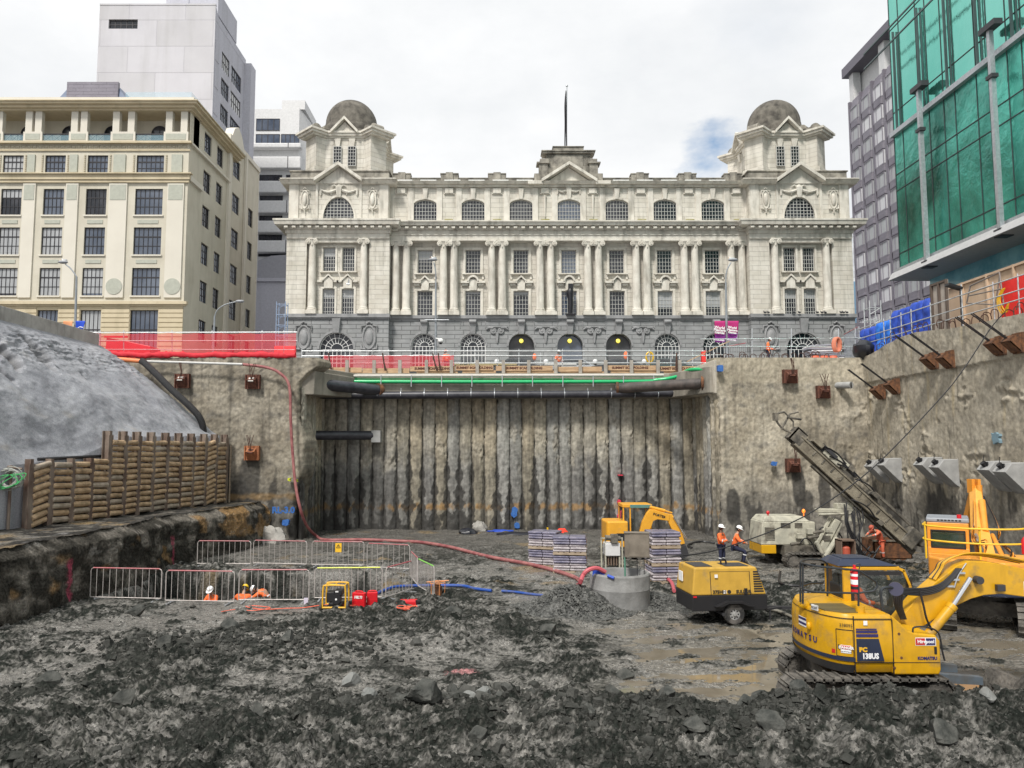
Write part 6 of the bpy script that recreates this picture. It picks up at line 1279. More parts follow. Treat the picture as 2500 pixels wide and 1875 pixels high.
m = MB(K); m.tube(spline([(x0+1.2,.1,zt_-.02),(x0+1.2,.1,zt_+.14),(x0+1.3,.1,zt_+.17),(x0+1.36,.1,zt_+.1),(x0+1.36,.1,zt_-.02)],4),.03,8); m.build('lifting_eye', blackp, ac)
m = MB(K); m.tube([(-.35,-.75,.32),(-.35,.8,.32)],.05,8); wa = .0; m.build('axle', steel_d, ac)
for sd_ in (.72, -.72):
    m = MB(K); m.lathe([(.17,-.11),(.30,-.11),(.325,-.06),(.325,.06),(.30,.11),(.17,.11)], (0,0,0), 26) if False else None
    vs = []; prof = [(.17,-.10),(.295,-.11),(.325,-.07),(.325,.07),(.295,.11),(.17,.10)]; n = 26; fs_ = []
    for i in range(n):
        t = 2*math.pi*i/n
        for r_, q in prof: vs.append((r_*math.cos(t), sd_+q, .32+r_*math.sin(t)))
    kk_ = len(prof)
    for i in range(n):
        j = (i+1)%n
        for t in range(kk_-1): fs_.append((i*kk_+t,j*kk_+t,j*kk_+t+1,i*kk_+t+1))
    m.add(vs, fs_, True); wh = m.build('wheel', tyre, ac)
    m = MB(K); m.tube([(0,sd_-.07,.32),(0,sd_+.07,.32)],.18,20); m.tube([(0,sd_+.07,.32),(0,sd_+.11,.32)],.05,12)
    rm = m.build('rim', M('grey_rim', (.22,.22,.22), (.36,.36,.35), sc=6, r=.6), wh); m = MB(K)
    for i in range(8): t = 2*math.pi*i/8; m.tube([(.12*math.cos(t),sd_+.07,.32+.12*math.sin(t)),(.12*math.cos(t),sd_+.075,.32+.12*math.sin(t))],.025,8)
    m.build('rim_holes', blackp, rm)
m = MB(K); m.prism([(-.62,zb_+.15),(-.5,.62),(-.25,.72),(.25,.72),(.5,.62),(.62,zb_+.15),(.55,zb_+.15),(.42,.57),(.2,.66),(-.2,.66),(-.42,.57),(-.55,zb_+.15)], .6, .92); m.build('mudguard', blackp, ac)
m = MB(K); m.beam((x1,0,.36),(x1+1.5,0,.3),.09,.09); m.beam((x1+.1,.4,.36),(x1+.8,.03,.34),.06,.06); m.tube([(x1+.3,.3,.35),(x1+.3,.3,0)],.03,8); m.build('drawbar', steel_d, ac)
text('375HH', .14, txt_k, ac, K((x0+.86,.757,zm+.10)), (math.pi/2,0,.10), bold=.005); text('SULLAIR', .14, txt_k, ac, K((x1-.86+.12,.757,zm+.10)), (math.pi/2,0,.10), bold=.005, sx=.95)
m = MB(K); m.tube([(x1-1.2,.74,zm+.1),(x1-1.2,.75,zm+.1)],.06,14); m.build('badge', txt_k, ac)
m = MB(K); m.box(x0+.72,.745,zt_-.30,x0+.82,.757,zt_-.2); m.build('latch', txt_w, ac); m = MB(K); m.box(x0+.98,.75,zm+.05,x0+1.08,.758,zm+.15); m.build('decal', txt_w, ac); m = MB(K); m.box(x0+.03,.75,zm-.06,x0+.14,.757,zm-.01); m.build('tail_light', redp, ac)
m = MB(K); m.box(x0-.004,-.45,zm+.3,x0+.02,-.1,zm+.6); m.build('notice', txt_w, ac)
# ---------------------------------------------------------------- drill rig
g0 = onz(1960,1383,0); RX, RY = g0.x, g0.y; D = fr((RX,RY),(1,0),(0,-1)); dl = lambda px, py, d=0: (lambda q: (q.x-RX, q.z))(at(px, py, RY-d))
dr = thing('drill_rig', 'dusty crawler drill rig with a long mast leaning diagonally against the tan wall', 'drill rig', (RX,RY,0))
track(dr, D, dl(1913,1370)[0], dl(2035,1370)[0]+.6, -.1, .45, 0, .62); track(dr, D, dl(1913,1370)[0], dl(2035,1370)[0]+.6, -2.4, -1.85, 0, .62)
m = MB(D); x0, z0 = dl(1862,1338); x1, z1 = dl(1995,1262); m.box(x0+1.0,-2.0,.5,x1+1.2,0,.95); m.build('chassis', rigd, dr)
m = MB(D); m.hexa([(x0,-1.9,.95),(x1,-1.9,.95),(x1,-.2,.95),(x0,-.2,.95),(x0+.1,-1.85,z1-.25),(x1,-1.85,z1-.25),(x1,-.25,z1-.25),(x0+.1,-.25,z1-.25)]); m.hexa([(x0+.12,-1.85,z1-.25),(x1-.2,-1.85,z1-.25),(x1-.2,-.25,z1-.25),(x0+.12,-.25,z1-.25),(x0+.3,-1.7,z1),(x1-.5,-1.7,z1),(x1-.5,-.4,z1),(x0+.3,-.4,z1)]); ec = m.build('engine_cover', rigm, dr, bev=.04)
m = MB(D); m.box(x0+.02,-1.9,.55,x0+.7,-.2,.95); m.build('yellow_skirt', yel, dr, bev=.03)
m = MB(D)
for i in range(9): m.box(x0+.2,-.215,1.15+i*.07,x0+.65,-.2,1.19+i*.07)
for i in range(5): m.box(x0+.95,-.245,1.72+i*.05,x0+1.4,-.22,1.75+i*.05); m.box(x0+1.6,-.245,1.72+i*.05,x0+1.95,-.22,1.75+i*.05)
m.build('grille', rigd, ec)
for px, py in ((1875,1256),(1962,1252)):
    a, z = dl(px, py, -.6); m = MB(D); m.tube([(a,-.6,z1-.02),(a,-.6,z+.05)],.02,6); m.ball((a,-.6,z+.08),(.08,.08,.1),8,6); m.build('beacon', M('amber_beacon', (1,.2,.02), r=.3, emit=1.2) if px > 1900 else redp, dr)
random.seed(3)
for i in range(16):
    a = x0+1.1+random.random()*2.0; z = .9+random.random()*.7; m = MB(D); q = -.1+random.random()*.35
    if i % 3 == 0: m.box(a,q-.15,z,a+.3,q+.1,z+.22); nm = 'valve_block'
    elif i % 3 == 1: m.tube([(a,q,z),(a+.5,q,z+random.uniform(-.1,.1))],.07,8); nm = 'hydraulic_tube'
    else: m.tube(spline([(a,q,z),(a+.2,q+.1,z+.25),(a+.5,q,z+.1),(a+.7,q,z-.3)],4),.03,6); nm = 'hydraulic_hose'
    m.build(nm, random.choice([rigm,rigd,rigm]) if i % 3 != 2 else hosem, dr)
# lifting frame between chassis and mast
for p, q, w_, t_ in (((2000,1345),(2040,1268),.34,.3),((2015,1352),(2048,1275),.2,.2),((1990,1330),(2025,1262),.16,.16)):
    a, b = dl(*p), dl(*q); m = MB(D); m.beam((a[0],.1,a[1]),(b[0],.1,b[1]),t_,w_,up=(0,1,0)); m.build('mast_lift_arm', rigm, dr, bev=.03)
m = MB(D); a, b = dl(1985,1320), dl(2000,1370); m.tube([(a[0],.35,a[1]),(b[0]+.2,.35,b[1])],.09,10); a, b = dl(2005,1355), dl(2035,1310); m.tube([(a[0],.4,a[1]),(b[0],.4,b[1])],.12,10); m.build('lift_cylinder', rigm, dr)
m = MB(D); a, b = dl(1990,1244), dl(2088,1236); m.box(a[0],-.1,a[1]-.12,b[0],.3,a[1]+.05); m.box(a[0]+.9,-.15,a[1]+.05,b[0]-.2,.3,a[1]+.3); m.tube([(a[0],.35,a[1]-.2),(b[0]-.3,.35,a[1]-.15)],.06,8); m.build('rotation_head', rigm, dr, bev=.02)
# mast
pa, pb = dl(1928,1060), dl(2205,1312); A = Vector((pa[0],.35,pa[1])); Bv = Vector((pb[0],.35,pb[1])); ax = (Bv-A).normalized(); nn_ = Vector((ax.z*-1,0,ax.x)) if True else 0; nn_ = Vector((-ax.z,0,ax.x))
ma = MB(D)
def msh(p, s, off): return A+ax*s+nn_*off
def mbar(m, s0, s1, o0, o1, d0, d1):
    P = []
    for q in (o0,o1):
        for s, d_ in ((s0,d0),(s1,d0),(s1,d1),(s0,d1)): v = A+ax*s+nn_*q; P.append((v.x, d_, v.z))
    m.hexa(P)
Lm = (Bv-A).length
mbar(ma, .3, Lm, -.30, .08, .15, .6); mbar(ma, .3, Lm, .08, .16, .1, .65); mbar(ma, .3, Lm, -.40, -.30, .1, .65); mast = ma.build('mast_beam', rigb, dr, bev=.02)
m = MB(D); mbar(m, .6, Lm-1.2, .16, .26, .2, .26); mbar(m, .6, Lm-1.2, .16, .26, .44, .5); mbar(m, 1.6, Lm-.5, -.54, -.46, .2, .5); 
for i in range(11): mbar(m, 1.2+i*.55, 1.26+i*.55, -.2, .05, .55, .63)
m.build('mast_rails', rigd, mast)
m = MB(D); mbar(m, 2.6, Lm-.3, .50, .61, .3, .41); m.build('drill_rod', rigd, mast)
m = MB(D); mbar(m, 1.5, 2.5, .22, .62, .15, .6); mbar(m, 2.3, 2.8, .3, .68, .2, .55); h_ = m.build('drill_head', rigm, mast, bev=.03); m = MB(D); mbar(m, 1.2, 2.1, .4, .55, .55, .68); mbar(m, 2.7, 3.4, .44, .6, .28, .42); mbar(m, 1.1, 1.5, .3, .5, .25, .5); m.build('motor', steel_d, h_)
m = MB(D); mbar(m, -.1, .5, -.3, .35, .05, .12); mbar(m, -.1, .5, -.3, .35, .55, .62); mbar(m, -.1, -.02, -.3, .35, .05, .62); mbar(m, -.1, .5, .3, .37, .05, .62); mbar(m, .1, .3, -.2, .2, .2, .5); m.build('mast_head_box', rigd, mast)
m = MB(D)
q = A+ax*-.1
m.tube(spline([(q.x,.4,q.z),(q.x-.35,.4,q.z+.15),(q.x-.65,.4,q.z+.5),(q.x-.62,.4,q.z+.85),(q.x-.3,.4,q.z+.95)],5),.05,8); m.tube([(q.x-.45,.4,q.z+.15),(q.x-.05,.4,q.z+.85),(q.x+.35,.4,q.z+.95)],.045,8); m.tube([(q.x-.3,.4,q.z+.95),(q.x+.1,.4,q.z+.5),(q.x+.1,.4,q.z)],.04,8); m.box(q.x-.78,.2,q.z+.55,q.x-.62,.5,q.z+.9); m.tube([(q.x-.2,.45,q.z+.7),(q.x+.45,.45,q.z+.6)],.05,8); m.build('hose_guide', rigd, mast)
random.seed(41)
for i in range(10):
    s = .8+i*.5; o_ = random.choice((-.5,.3,.45)); m = MB(D); k_ = random.random()
    if k_ < .5: mbar(m, s, s+random.uniform(.15,.5), o_, o_+random.uniform(.1,.22), .3, .75); m.build('mast_fitting', random.choice((rigd,rigb,rigm)), mast)
    else:
        P_ = [A+ax*(s+t)+nn_*(o_+.2*math.sin(t*2)) for t in (0,.4,.8,1.3)]; m.tube(spline([(p.x,.7+.1*math.sin(p.x*3),p.z) for p in P_],4),.035,6); m.build('hydraulic_hose', hosem, mast)
m = MB(D); mbar(m, Lm-.3, Lm+.35, -.35, .5, .0, .7); mbar(m, Lm+.1, Lm+.7, .1, .5, .1, .55); mbar(m, Lm+.1, Lm+.7, -.4, -.1, .1, .3); m.build('rod_clamp', rigd, mast, bev=.05)
for i in range(12):
    s = 2.6+.12*i; p = A+ax*s*.95; e_ = dl(2070+random.uniform(-28,45), 1340+random.uniform(-15,15)); p2 = dl(2068+random.uniform(-20,30), 1270+random.uniform(-20,10))
    m = MB(D); m.tube(spline([(p2[0],.5,p2[1]+.5),(p2[0]-.05+.1*random.random(),.65,p2[1]-.3),(e_[0]-.1,.7,e_[1]-.2),(e_[0]+.5*random.uniform(-1,1),.6,e_[1]+.1)],5),.03,6); m.build('hanging_hose', hosem, dr)
m = MB(D); m.beam((dl(2048,1262)[0],.3,dl(2048,1262)[1]),(dl(2100,1262)[0],.3,dl(2100,1270)[1]),.2,.25,up=(0,1,0)); m.build('mast_cradle', rigm, dr)
# steel skip below the mast foot, and box with a red motor
q = onz(2180,1368,0); sk = thing('steel_skip', 'dark rusty open steel skip under the foot of the drill mast', 'skip', (q.x,q.y+.6,0)); f = fr((q.x,q.y+.6),(1,0),(0,-1)); m = MB(f)
for b_ in ((-.9,-.6,.0,.95,-.55,.98),(-.9,.55,.0,.95,.6,.98),(-.9,-.6,0,-.85,.6,.98),(.9,-.6,0,.95,.6,.98),(-.9,-.6,.05,.95,.6,.1)): m.box(*b_)
m.build('skip_body', rust, sk); m = MB(f); m.box(-.97,.6,.9,1.0,.66,.98); m.box(-.97,-.66,.9,1.0,-.6,.98); m.build('rim', rigd, sk)
q = onz(2066,1392,0); cb2 = thing('pump_box', 'small brown framed box holding a red motor in front of the drill rig', 'pump', (q.x,q.y,0)); f = fr((q.x,q.y),(1,0),(0,-1)); m = MB(f); m.box(-.33,-.3,.35,.33,-.24,1.35)
for s in (-.3,.3): m.box(s-.03,-.3,.2,s+.03,.3,1.35)
m.box(-.33,-.3,1.3,.33,.3,1.36); m.box(-.33,-.3,.2,.33,.3,.3); m.build('frame', M('brown_steel', (.16,.11,.08), r=.7), cb2); m = MB(f); m.tube([(0,0,.3),(0,0,.95)],.2,14); m.ball((0,0,.97),(.2,.2,.12),12,6); m.build('motor', M('dull_red', (.45,.09,.05), r=.6), cb2)
# ================================================================ PEOPLE
def person(label, loc, rz, P, shirt=None, hat=None, skinm=None, vest=True, trouser=None, stripes=True, scale=1.0):
    """P: joints overriding the standing pose; local frame: person faces -Y, x is to their left"""
    J = dict(pelvis=(0,0,.95), waist=(0,0,1.10), chest=(0,0,1.33), neck=(0,0,1.49), head=(0,-.01,1.60),
             shl=(.19,0,1.41), ell=(.27,.02,1.13), wrl=(.29,-.06,.88), shr=(-.19,0,1.41), elr=(-.27,.02,1.13), wrr=(-.29,-.06,.88),
             hil=(.10,0,.90), knl=(.12,-.02,.50), anl=(.13,.02,.09), tol=(.14,-.16,.04), hir=(-.10,0,.90), knr=(-.12,-.02,.50), anr=(-.13,.02,.09), tor=(-.14,-.16,.04))
    J.update(P); V = {k: Vector(v) for k, v in J.items()}
    shirt = shirt or orange_c; hat = hat or hat_w; skinm = skinm or skin; trouser = trouser or navy_c
    root = thing('person', label, 'person', (0,0,0))
    def skinned(name, verts, edges, radii, mat, rootv=0, sub=1, par=root):
        me = bpy.data.meshes.new(name); me.from_pydata([tuple(v) for v in verts], edges, []); o = bpy.data.objects.new(name, me); COL.objects.link(o); o.parent = par
        md = o.modifiers.new('skin', 'SKIN'); sv = me.skin_vertices
        if not sv:
            import bmesh; bm = bmesh.new(); bm.from_mesh(me); bm.verts.layers.skin.verify(); bm.to_mesh(me); bm.free(); sv = me.skin_vertices
        for i, r_ in enumerate(radii): sv[0].data[i].radius = r_ if isinstance(r_, tuple) else (r_, r_)
        for i in range(len(radii)): sv[0].data[i].use_root = (i == rootv)
        md.use_smooth_shade = True
        s_ = o.modifiers.new('sub', 'SUBSURF'); s_.levels = sub; s_.render_levels = sub; me.materials.append(mat); return o
    names = ['pelvis','waist','chest','neck','head','shl','ell','wrl','shr','elr','wrr','hil','knl','anl','tol','hir','knr','anr','tor']
    hd = V['head']; up = (hd-V['neck']).normalized()
    ed = [('pelvis','waist'),('waist','chest'),('chest','neck'),('neck','head'),('chest','shl'),('shl','ell'),('ell','wrl'),('chest','shr'),('shr','elr'),('elr','wrr'),('pelvis','hil'),('hil','knl'),('knl','anl'),('anl','tol'),('pelvis','hir'),('hir','knr'),('knr','anr'),('anr','tor')]
    rad = dict(pelvis=(.13,.10), waist=(.125,.095), chest=(.16,.11), neck=.055, head=.06, shl=.065, ell=.042, wrl=.028, shr=.065, elr=.042, wrr=.028, hil=.085, knl=.058, anl=.04, tol=.03, hir=.085, knr=.058, anr=.04, tor=.03)
    body = skinned('body', [V[n] for n in names], [(names.index(a), names.index(b)) for a, b in ed], [rad[n] for n in names], skinm)
    # head with face, hands with fingers: one mesh joined to the body at neck and wrists
    fwd = Vector((0,-1,0)); q = (Vector((0,0,1))).rotation_difference(up); fwd = q@fwd; yaw = P.get('_yaw', 0)
    if yaw: fwd = Matrix.Rotation(yaw, 3, up)@fwd
    side = up.cross(fwd).normalized()
    m = MB(); c = hd+up*.09
    def hp_(x, y, z): return c+side*x+fwd*y+up*z
    m2 = MB(); m2.ball((0,0,0),(.078,.098,.118),16,12)
    vs = []
    for v in m2.v:
        x, y, z = v
        if z < -.02: x *= 1-.9*min(.35,abs(z+.02)*3.2); 
        if y > 0 and z < 0: y *= .96
        vs.append(hp_(x,y,z))
    m.add(vs, m2.f, True)
    m.hexa([hp_(-.014,.085,-.03),hp_(.014,.085,-.03),hp_(.016,.118,-.035),hp_(-.016,.118,-.035),hp_(-.008,.09,.02),hp_(.008,.09,.02),hp_(.006,.1,.02),hp_(-.006,.1,.02)])
    for s in (-1,1): m.ball(hp_(s*.08,-.005,-.01),(.015,.022,.032),8,6)
    for sh, el, wr in (('shl','ell','wrl'),('shr','elr','wrr')):
        W = V[wr]; dv = (W-V[el]).normalized(); sd = dv.cross(Vector((0,-1,.3))).normalized(); pn_ = dv.cross(sd).normalized()
        m.tube([W-dv*.02, W+dv*.03, W+dv*.08, W+dv*.095],[.027,.036,.038,.03],8)
        for i, l_ in enumerate((.062,.07,.066,.052)):
            b_ = W+dv*.085+sd*(.027-.018*i); m.tube([b_, b_+dv*l_*.5+pn_*.008, b_+dv*l_*.85+pn_*.028],[.0095,.009,.007],6)
        b_ = W+dv*.03+sd*.033; m.tube([b_, b_+dv*.03+sd*.02+pn_*.01, b_+dv*.055+sd*.018+pn_*.024],[.012,.011,.008],6)
    m.build('head_and_hands', skinm, body)
    e_ = MB()
    for s in (-1,1): e_.ball(hp_(s*.03,.086,.012),(.011,.008,.008),6,5)
    e_.hexa([hp_(-.022,.088,-.062),hp_(.022,.088,-.062),hp_(.022,.094,-.062),hp_(-.022,.094,-.062),hp_(-.02,.088,-.054),hp_(.02,.088,-.054),hp_(.02,.094,-.054),hp_(-.02,.094,-.054)]); e_.build('eyes_and_mouth', hair_m, body)
    h = MB(); h2 = MB(); h2.ball((0,-.012,.012),(.085,.098,.115),14,10); h.add([hp_(v[0], min(v[1],.06), v[2]) for v in h2.v], h2.f, True); h.build('hair', hair_m, root)
    # hard hat
    h = MB(); vs = []; fs_ = []; n = 18; prof = [(.150,.035,1),(.118,.045,0),(.118,.06,0),(.112,.10,0),(.09,.135,0),(.05,.155,0),(.001,.16,0)]
    for i in range(n):
        a = 2*math.pi*i/n; 
        for k, (r_, z, br) in enumerate(prof):
            rr = r_ if k else (.125+.055*max(0,math.cos(a))); vs.append(hp_(rr*.93*math.sin(a), rr*1.08*math.cos(a), z-(.012*max(0,math.cos(a)) if k == 0 else 0)))
    kk = len(prof)
    for i in range(n):
        j = (i+1)%n
        for k in range(kk-1): fs_.append((i*kk+k,j*kk+k,j*kk+k+1,i*kk+k+1))
    h.add(vs, fs_, True); h.build('hard_hat', hat, root)
    # clothes
    nm = ['waist','chest','neck0','shl','ell','cufl','shr','elr','cufr','hem']
    V['neck0'] = V['chest']*.25+V['neck']*.75; V['cufl'] = V['ell']*.12+V['wrl']*.88; V['cufr'] = V['elr']*.12+V['wrr']*.88; V['hem'] = V['pelvis']*.85+V['waist']*.15
    E_ = [('hem','waist'),('waist','chest'),('chest','neck0'),('chest','shl'),('shl','ell'),('ell','cufl'),('chest','shr'),('shr','elr'),('elr','cufr')]
    r2 = dict(waist=(.16,.125), chest=(.185,.135), neck0=.075, shl=.088, ell=.064, cufl=.047, shr=.088, elr=.064, cufr=.047, hem=(.165,.13))
    skinned('hi_vis_shirt', [V[n_] for n_ in nm], [(nm.index(a),nm.index(b)) for a,b in E_], [r2[n_] for n_ in nm], shirt)
    tn = ['pelvis','hil','knl','cul','hir','knr','cur']; V['cul'] = V['knl']*.1+V['anl']*.9; V['cur'] = V['knr']*.1+V['anr']*.9
    E_ = [('pelvis','hil'),('hil','knl'),('knl','cul'),('pelvis','hir'),('hir','knr'),('knr','cur')]; r3 = dict(pelvis=(.15,.12), hil=.105, knl=.078, cul=.065, hir=.105, knr=.078, cur=.065)
    skinned('trousers', [V[n_] for n_ in tn], [(tn.index(a),tn.index(b)) for a,b in E_], [r3[n_] for n_ in tn], trouser)
    for an, to in (('anl','tol'),('anr','tor')):
        m = MB(); m.tube([V[an]+Vector((0,.0,.08)), V[an], V[an]*.6+V[to]*.4, V[to], V[to]+(V[to]-V[an])*.25],[.055,.058,.055,.05,.03],10); m.build('work_boot', boot_m, root)
    if stripes:
        m = MB()
        for a, b, t, r_ in (('waist','chest',.35,.158),('knl','cul',.3,.080),('knr','cur',.3,.080),('ell','cufl',.3,.062),('elr','cufr',.3,.062)):
            p = V[a]*(1-t)+V[b]*t; d_ = (V[b]-V[a]).normalized(); 
            if a == 'waist': m2 = MB(); m2.tube([(0,0,-.025),(0,0,.025)],1,16); qq = Vector((0,0,1)).rotation_difference(d_); m.add([p+qq@Vector((v[0]*.163,v[1]*.13,v[2])) for v in m2.v], m2.f, True)
            else: m.tube([p-d_*.02,p+d_*.02], r_, 10)
        m.build('reflective_stripes', refl, root)
    root.location = loc; root.rotation_euler.z = rz; root.scale = (scale,)*3; return root
# trench men (feet on the trench floor), deck men, pit men, operator
q = onz(520,1478,0); tz = -1.5
person('crouched worker in white hard hat and orange shirt, leftmost in the trench', (at(519,1450,28.9).x,28.9,tz+.04), R(-20), dict(head=(.03,-.12,1.56), neck=(.02,-.06,1.47), shl=(.2,-.02,1.38), shr=(-.18,-.03,1.38), ell=(.28,-.15,1.16), wrl=(.15,-.38,1.2), elr=(-.27,-.15,1.15), wrr=(-.12,-.36,1.18), chest=(0,-.03,1.3)), scale=.98)
person('worker in yellow hard hat with his broad orange back to us, middle of the trench', (at(594,1450,28.6).x,28.6,tz+.06), R(175), dict(head=(0,-.08,1.58), shl=(.22,0,1.4), shr=(-.22,0,1.4), ell=(.40,-.12,1.24), wrl=(.5,-.35,1.2), elr=(-.40,-.1,1.24), wrr=(-.45,-.35,1.2), chest=(0,-.02,1.32)), hat=hat_y)
person('worker in white hard hat bending sideways over the trench edge', (at(660,1450,28.6).x,28.6,tz+.22), R(-95), dict(waist=(0,-.05,1.12), chest=(0,-.25,1.34), neck=(0,-.42,1.42), head=(0,-.52,1.45), shl=(.19,-.3,1.42), shr=(-.19,-.3,1.42), ell=(.3,-.5,1.25), wrl=(.2,-.7,1.15), elr=(-.3,-.45,1.25), wrr=(-.2,-.65,1.15)))
q = onz(1762,1386,0); person('worker in white hard hat and orange shirt standing with hands together near the drill rig', (q.x,q.y,gh(q.x,q.y)), R(48), dict(ell=(.25,-.08,1.14), wrl=(.06,-.28,1.12), elr=(-.25,-.08,1.14), wrr=(-.02,-.28,1.12), knl=(.13,-.06,.5)), skinm=skin_b, scale=1.04)
q = onz(1806,1383,0); person('worker in white hard hat half-seated with bent knees beside his standing workmate', (q.x,q.y+.3,gh(q.x,q.y)), R(75), dict(pelvis=(0,.12,.72), waist=(0,.1,.88), chest=(0,.02,1.12), neck=(0,-.02,1.28), head=(0,-.06,1.38), shl=(.19,.02,1.2), shr=(-.19,.02,1.2), ell=(.27,-.12,.98), wrl=(.1,-.32,.92), elr=(-.27,-.1,.98), wrr=(-.08,-.34,.9), hil=(.12,.1,.7), hir=(-.12,.1,.7), knl=(.2,-.3,.55), knr=(-.2,-.32,.58), anl=(.22,-.2,.09), anr=(-.22,-.2,.09), tol=(.24,-.38,.04), tor=(-.24,-.38,.04)), scale=1.12)
q = onz(2150,1378,0); person('worker in faded orange overalls leaning over the skip at the foot of the drill mast', (at(2150,1300,37.2).x,37.2,.0), R(-80), dict(waist=(0,-.04,1.12), chest=(0,-.18,1.32), neck=(0,-.3,1.44), head=(0,-.38,1.5), shl=(.19,-.2,1.4), shr=(-.19,-.2,1.4), ell=(.3,-.42,1.28), wrl=(.2,-.68,1.2), elr=(-.3,-.4,1.3), wrr=(-.15,-.66,1.22)), shirt=M('faded_orange_cloth', (.75,.17,.09)), hat=M('dull_red',(.4,.1,.05)), trouser=M('faded_orange_cloth', (.75,.17,.09)))
o = person('operator in orange shirt sitting inside the cab of the nearest excavator', (8.35,17.85,.78), R(90), dict(pelvis=(0,0,.92), waist=(0,-.02,1.06), hil=(.1,-.05,.9), hir=(-.1,-.05,.9), knl=(.15,-.48,.92), knr=(-.15,-.48,.92), anl=(.15,-.55,.62), anr=(-.15,-.55,.62), tol=(.15,-.72,.58), tor=(-.15,-.72,.58), ell=(.28,-.1,1.14), wrl=(.24,-.38,1.1), elr=(-.28,-.1,1.14), wrr=(-.24,-.38,1.1)), hat=M('grey_cap', (.3,.3,.28)), trouser=orange_c)
def street_man(label, px, Y, rz, P={}, z=10.72, **kw): person(label, (at(px,870,Y).x,Y,z), rz, P, **kw)
street_man('worker in white hard hat and orange shirt standing before the middle doorway', 1364, 55, R(20), dict(wrr=(-.25,-.3,1.2), elr=(-.32,-.08,1.15)), skinm=skin_b)
street_man('worker in red hard hat behind the red netting on the deck', 1090, 54.6, R(-150), dict(head=(0,-.06,1.58)), hat=M('orange_hard_hat', (.85,.15,.05), r=.4))
street_man('worker in white hard hat and orange shirt on top of the right wall block', 1876, 49, R(70), dict(head=(0,-.06,1.58), ell=(.27,-.1,1.12), wrl=(.15,-.36,1.05)), z=10.78)
# ================================================================ PIT OBJECTS
# concrete ring
q = onz(1526,1494,.0); PX, PY = q.x, q.y+1.0; zr = at(1526,1396,PY).z; PR = 145/2/1880*PY
ri = thing('concrete_ring', 'big upright concrete pipe ring half buried in gravel beside the compressor', 'concrete ring', (PX,PY,0))
m = MB(); m.lathe([(PR-.12,-.1),(PR,-.1),(PR,.62),(PR+.004,.63),(PR,.64),(PR,zr-.05),(PR-.03,zr),(PR-.10,zr),(PR-.12,zr-.04),(PR-.12,-.1)], (PX,PY,0), 56); m.build('pipe_wall', ringc, ri, ang=.5)
m = MB(); m.tube([(PX-.55,PY-.9,zr+.02),(PX-.35,PY-1.0,zr-.05)],.05,8); m.prism([(PX-.98,PY-.35),(PX-.6,PY-.55),(PX-.62,PY-.2),(PX-.9,PY-.1)], zr-.1, zr+.12, 'z'); tag(m.build('cloth', tarp_b), 'blue rag hanging over the left rim of the concrete ring', 'rag')
# control cabinet on stand inside ring
cbx = thing('control_cabinet', 'weathered metal control cabinet raised on thin posts above the concrete ring', 'cabinet', (PX,PY,0)); Yc_ = PY+.1
p0 = at(1526,1361,Yc_); p1 = at(1584,1302,Yc_); m = MB(); f = fr((p0.x,Yc_),(math.cos(-.12),math.sin(-.12)),(math.sin(-.12),-math.cos(-.12))); w_ = p1.x-p0.x
m = MB(f); m.box(0,-.38,p0.z,w_,0,p1.z); m.box(-.02,-.4,p1.z,w_+.02,.04,p1.z+.03); m.box(.14,0,p0.z+.03,w_-.02,.015,p1.z-.02); m.build('cabinet_box', M('weathered_cabinet', (.17,.145,.115), (.27,.235,.19), sc=2.5, r=.55, met=.3), cbx, bev=.01)
for a in (.0, .42, .66): m = MB(f); m.tube([(a,-.15,.2),(a,-.15,p0.z)],.03 if a < .1 else .015,8); m.build('post', M('green_steel', (.1,.25,.18), r=.5) if a < .1 else steel_d, cbx)
# grout pump behind ring
q = onz(1495,1400,0); gp_ = thing('grout_mixer', 'white steel framed grout mixer behind the concrete ring', 'grout mixer', (q.x,q.y+.9,0)); Yg = q.y+.9; g = lambda px, py: (lambda v: (v.x, v.z))(at(px, py, Yg)); m = MB()
for px in (1468,1478,1512,1519): a,_ = g(px,1350); _, zt = g(px,1312 if px != 1512 else 1325); m.box(a-.03,Yg-.05,0,a+.03,Yg+.02,zt)
a0,zt = g(1466,1312); a1,_ = g(1518,1312); m.box(a0,Yg-.06,zt-.06,a1,Yg+.0,zt); m.build('frame', rigm, gp_); m = MB(); a0, zt = g(1477,1326); a1, zb = g(1514,1357); m.box(a0,Yg-.1,zb,a1,Yg+.6,zt); m.build('tank', offw, gp_, bev=.03)
m = MB()
for i in range(6): a = a0+.12*i; m.box(a,Yg,.2,a+.05,Yg+.4,zb)
m.build('stand', M('brown_steel',(.16,.11,.08)), gp_); m = MB(); m.tube([(a0,Yg-.05,zt+.25),(a1,Yg-.05,zt+.2)],.12,10); m.box(a0+.25,Yg-.2,zt+.02,a0+.55,Yg+.1,zt+.4); m.build('motor', rigd, gp_)
# wrapped pallets of bags
def pallet(x, y, z, w_, d_, h, rz, label, rows, mat, grp):
    p = thing('bag_pallet', label, 'pallet', (0,0,0), grp)
    m = MB()
    for s in (-.45,0,.45): m.box(-w_/2,s*d_-.05,0,w_/2,s*d_+.05,.09)
    for k in range(6): a = -w_/2+w_*(k+.1)/6; m.box(a,-d_/2,.09,a+w_/7.5,d_/2,.12)
    m.build('pallet_base', timber, p)
    hb = (h-.12)/rows
    for k in range(rows):
        m = MB(); e = .03*math.sin(k*2.3); z0 = .12+k*hb
        for i in range(2): m.box(-w_/2+w_*i/2+.002+e,-d_/2-e,z0+.003,-w_/2+w_*(i+1)/2-.002+e,d_/2-e,z0+hb-.003)
        m.build('bag_layer', bag_l if k < rows*.45 else mat, p, bev=hb*.42, seg=3)
    return place(p, (x,y,z), rz)
gpn = 'wrapped pallets of bags'
def pl(px, py): q = onz(px, py, 0); return q
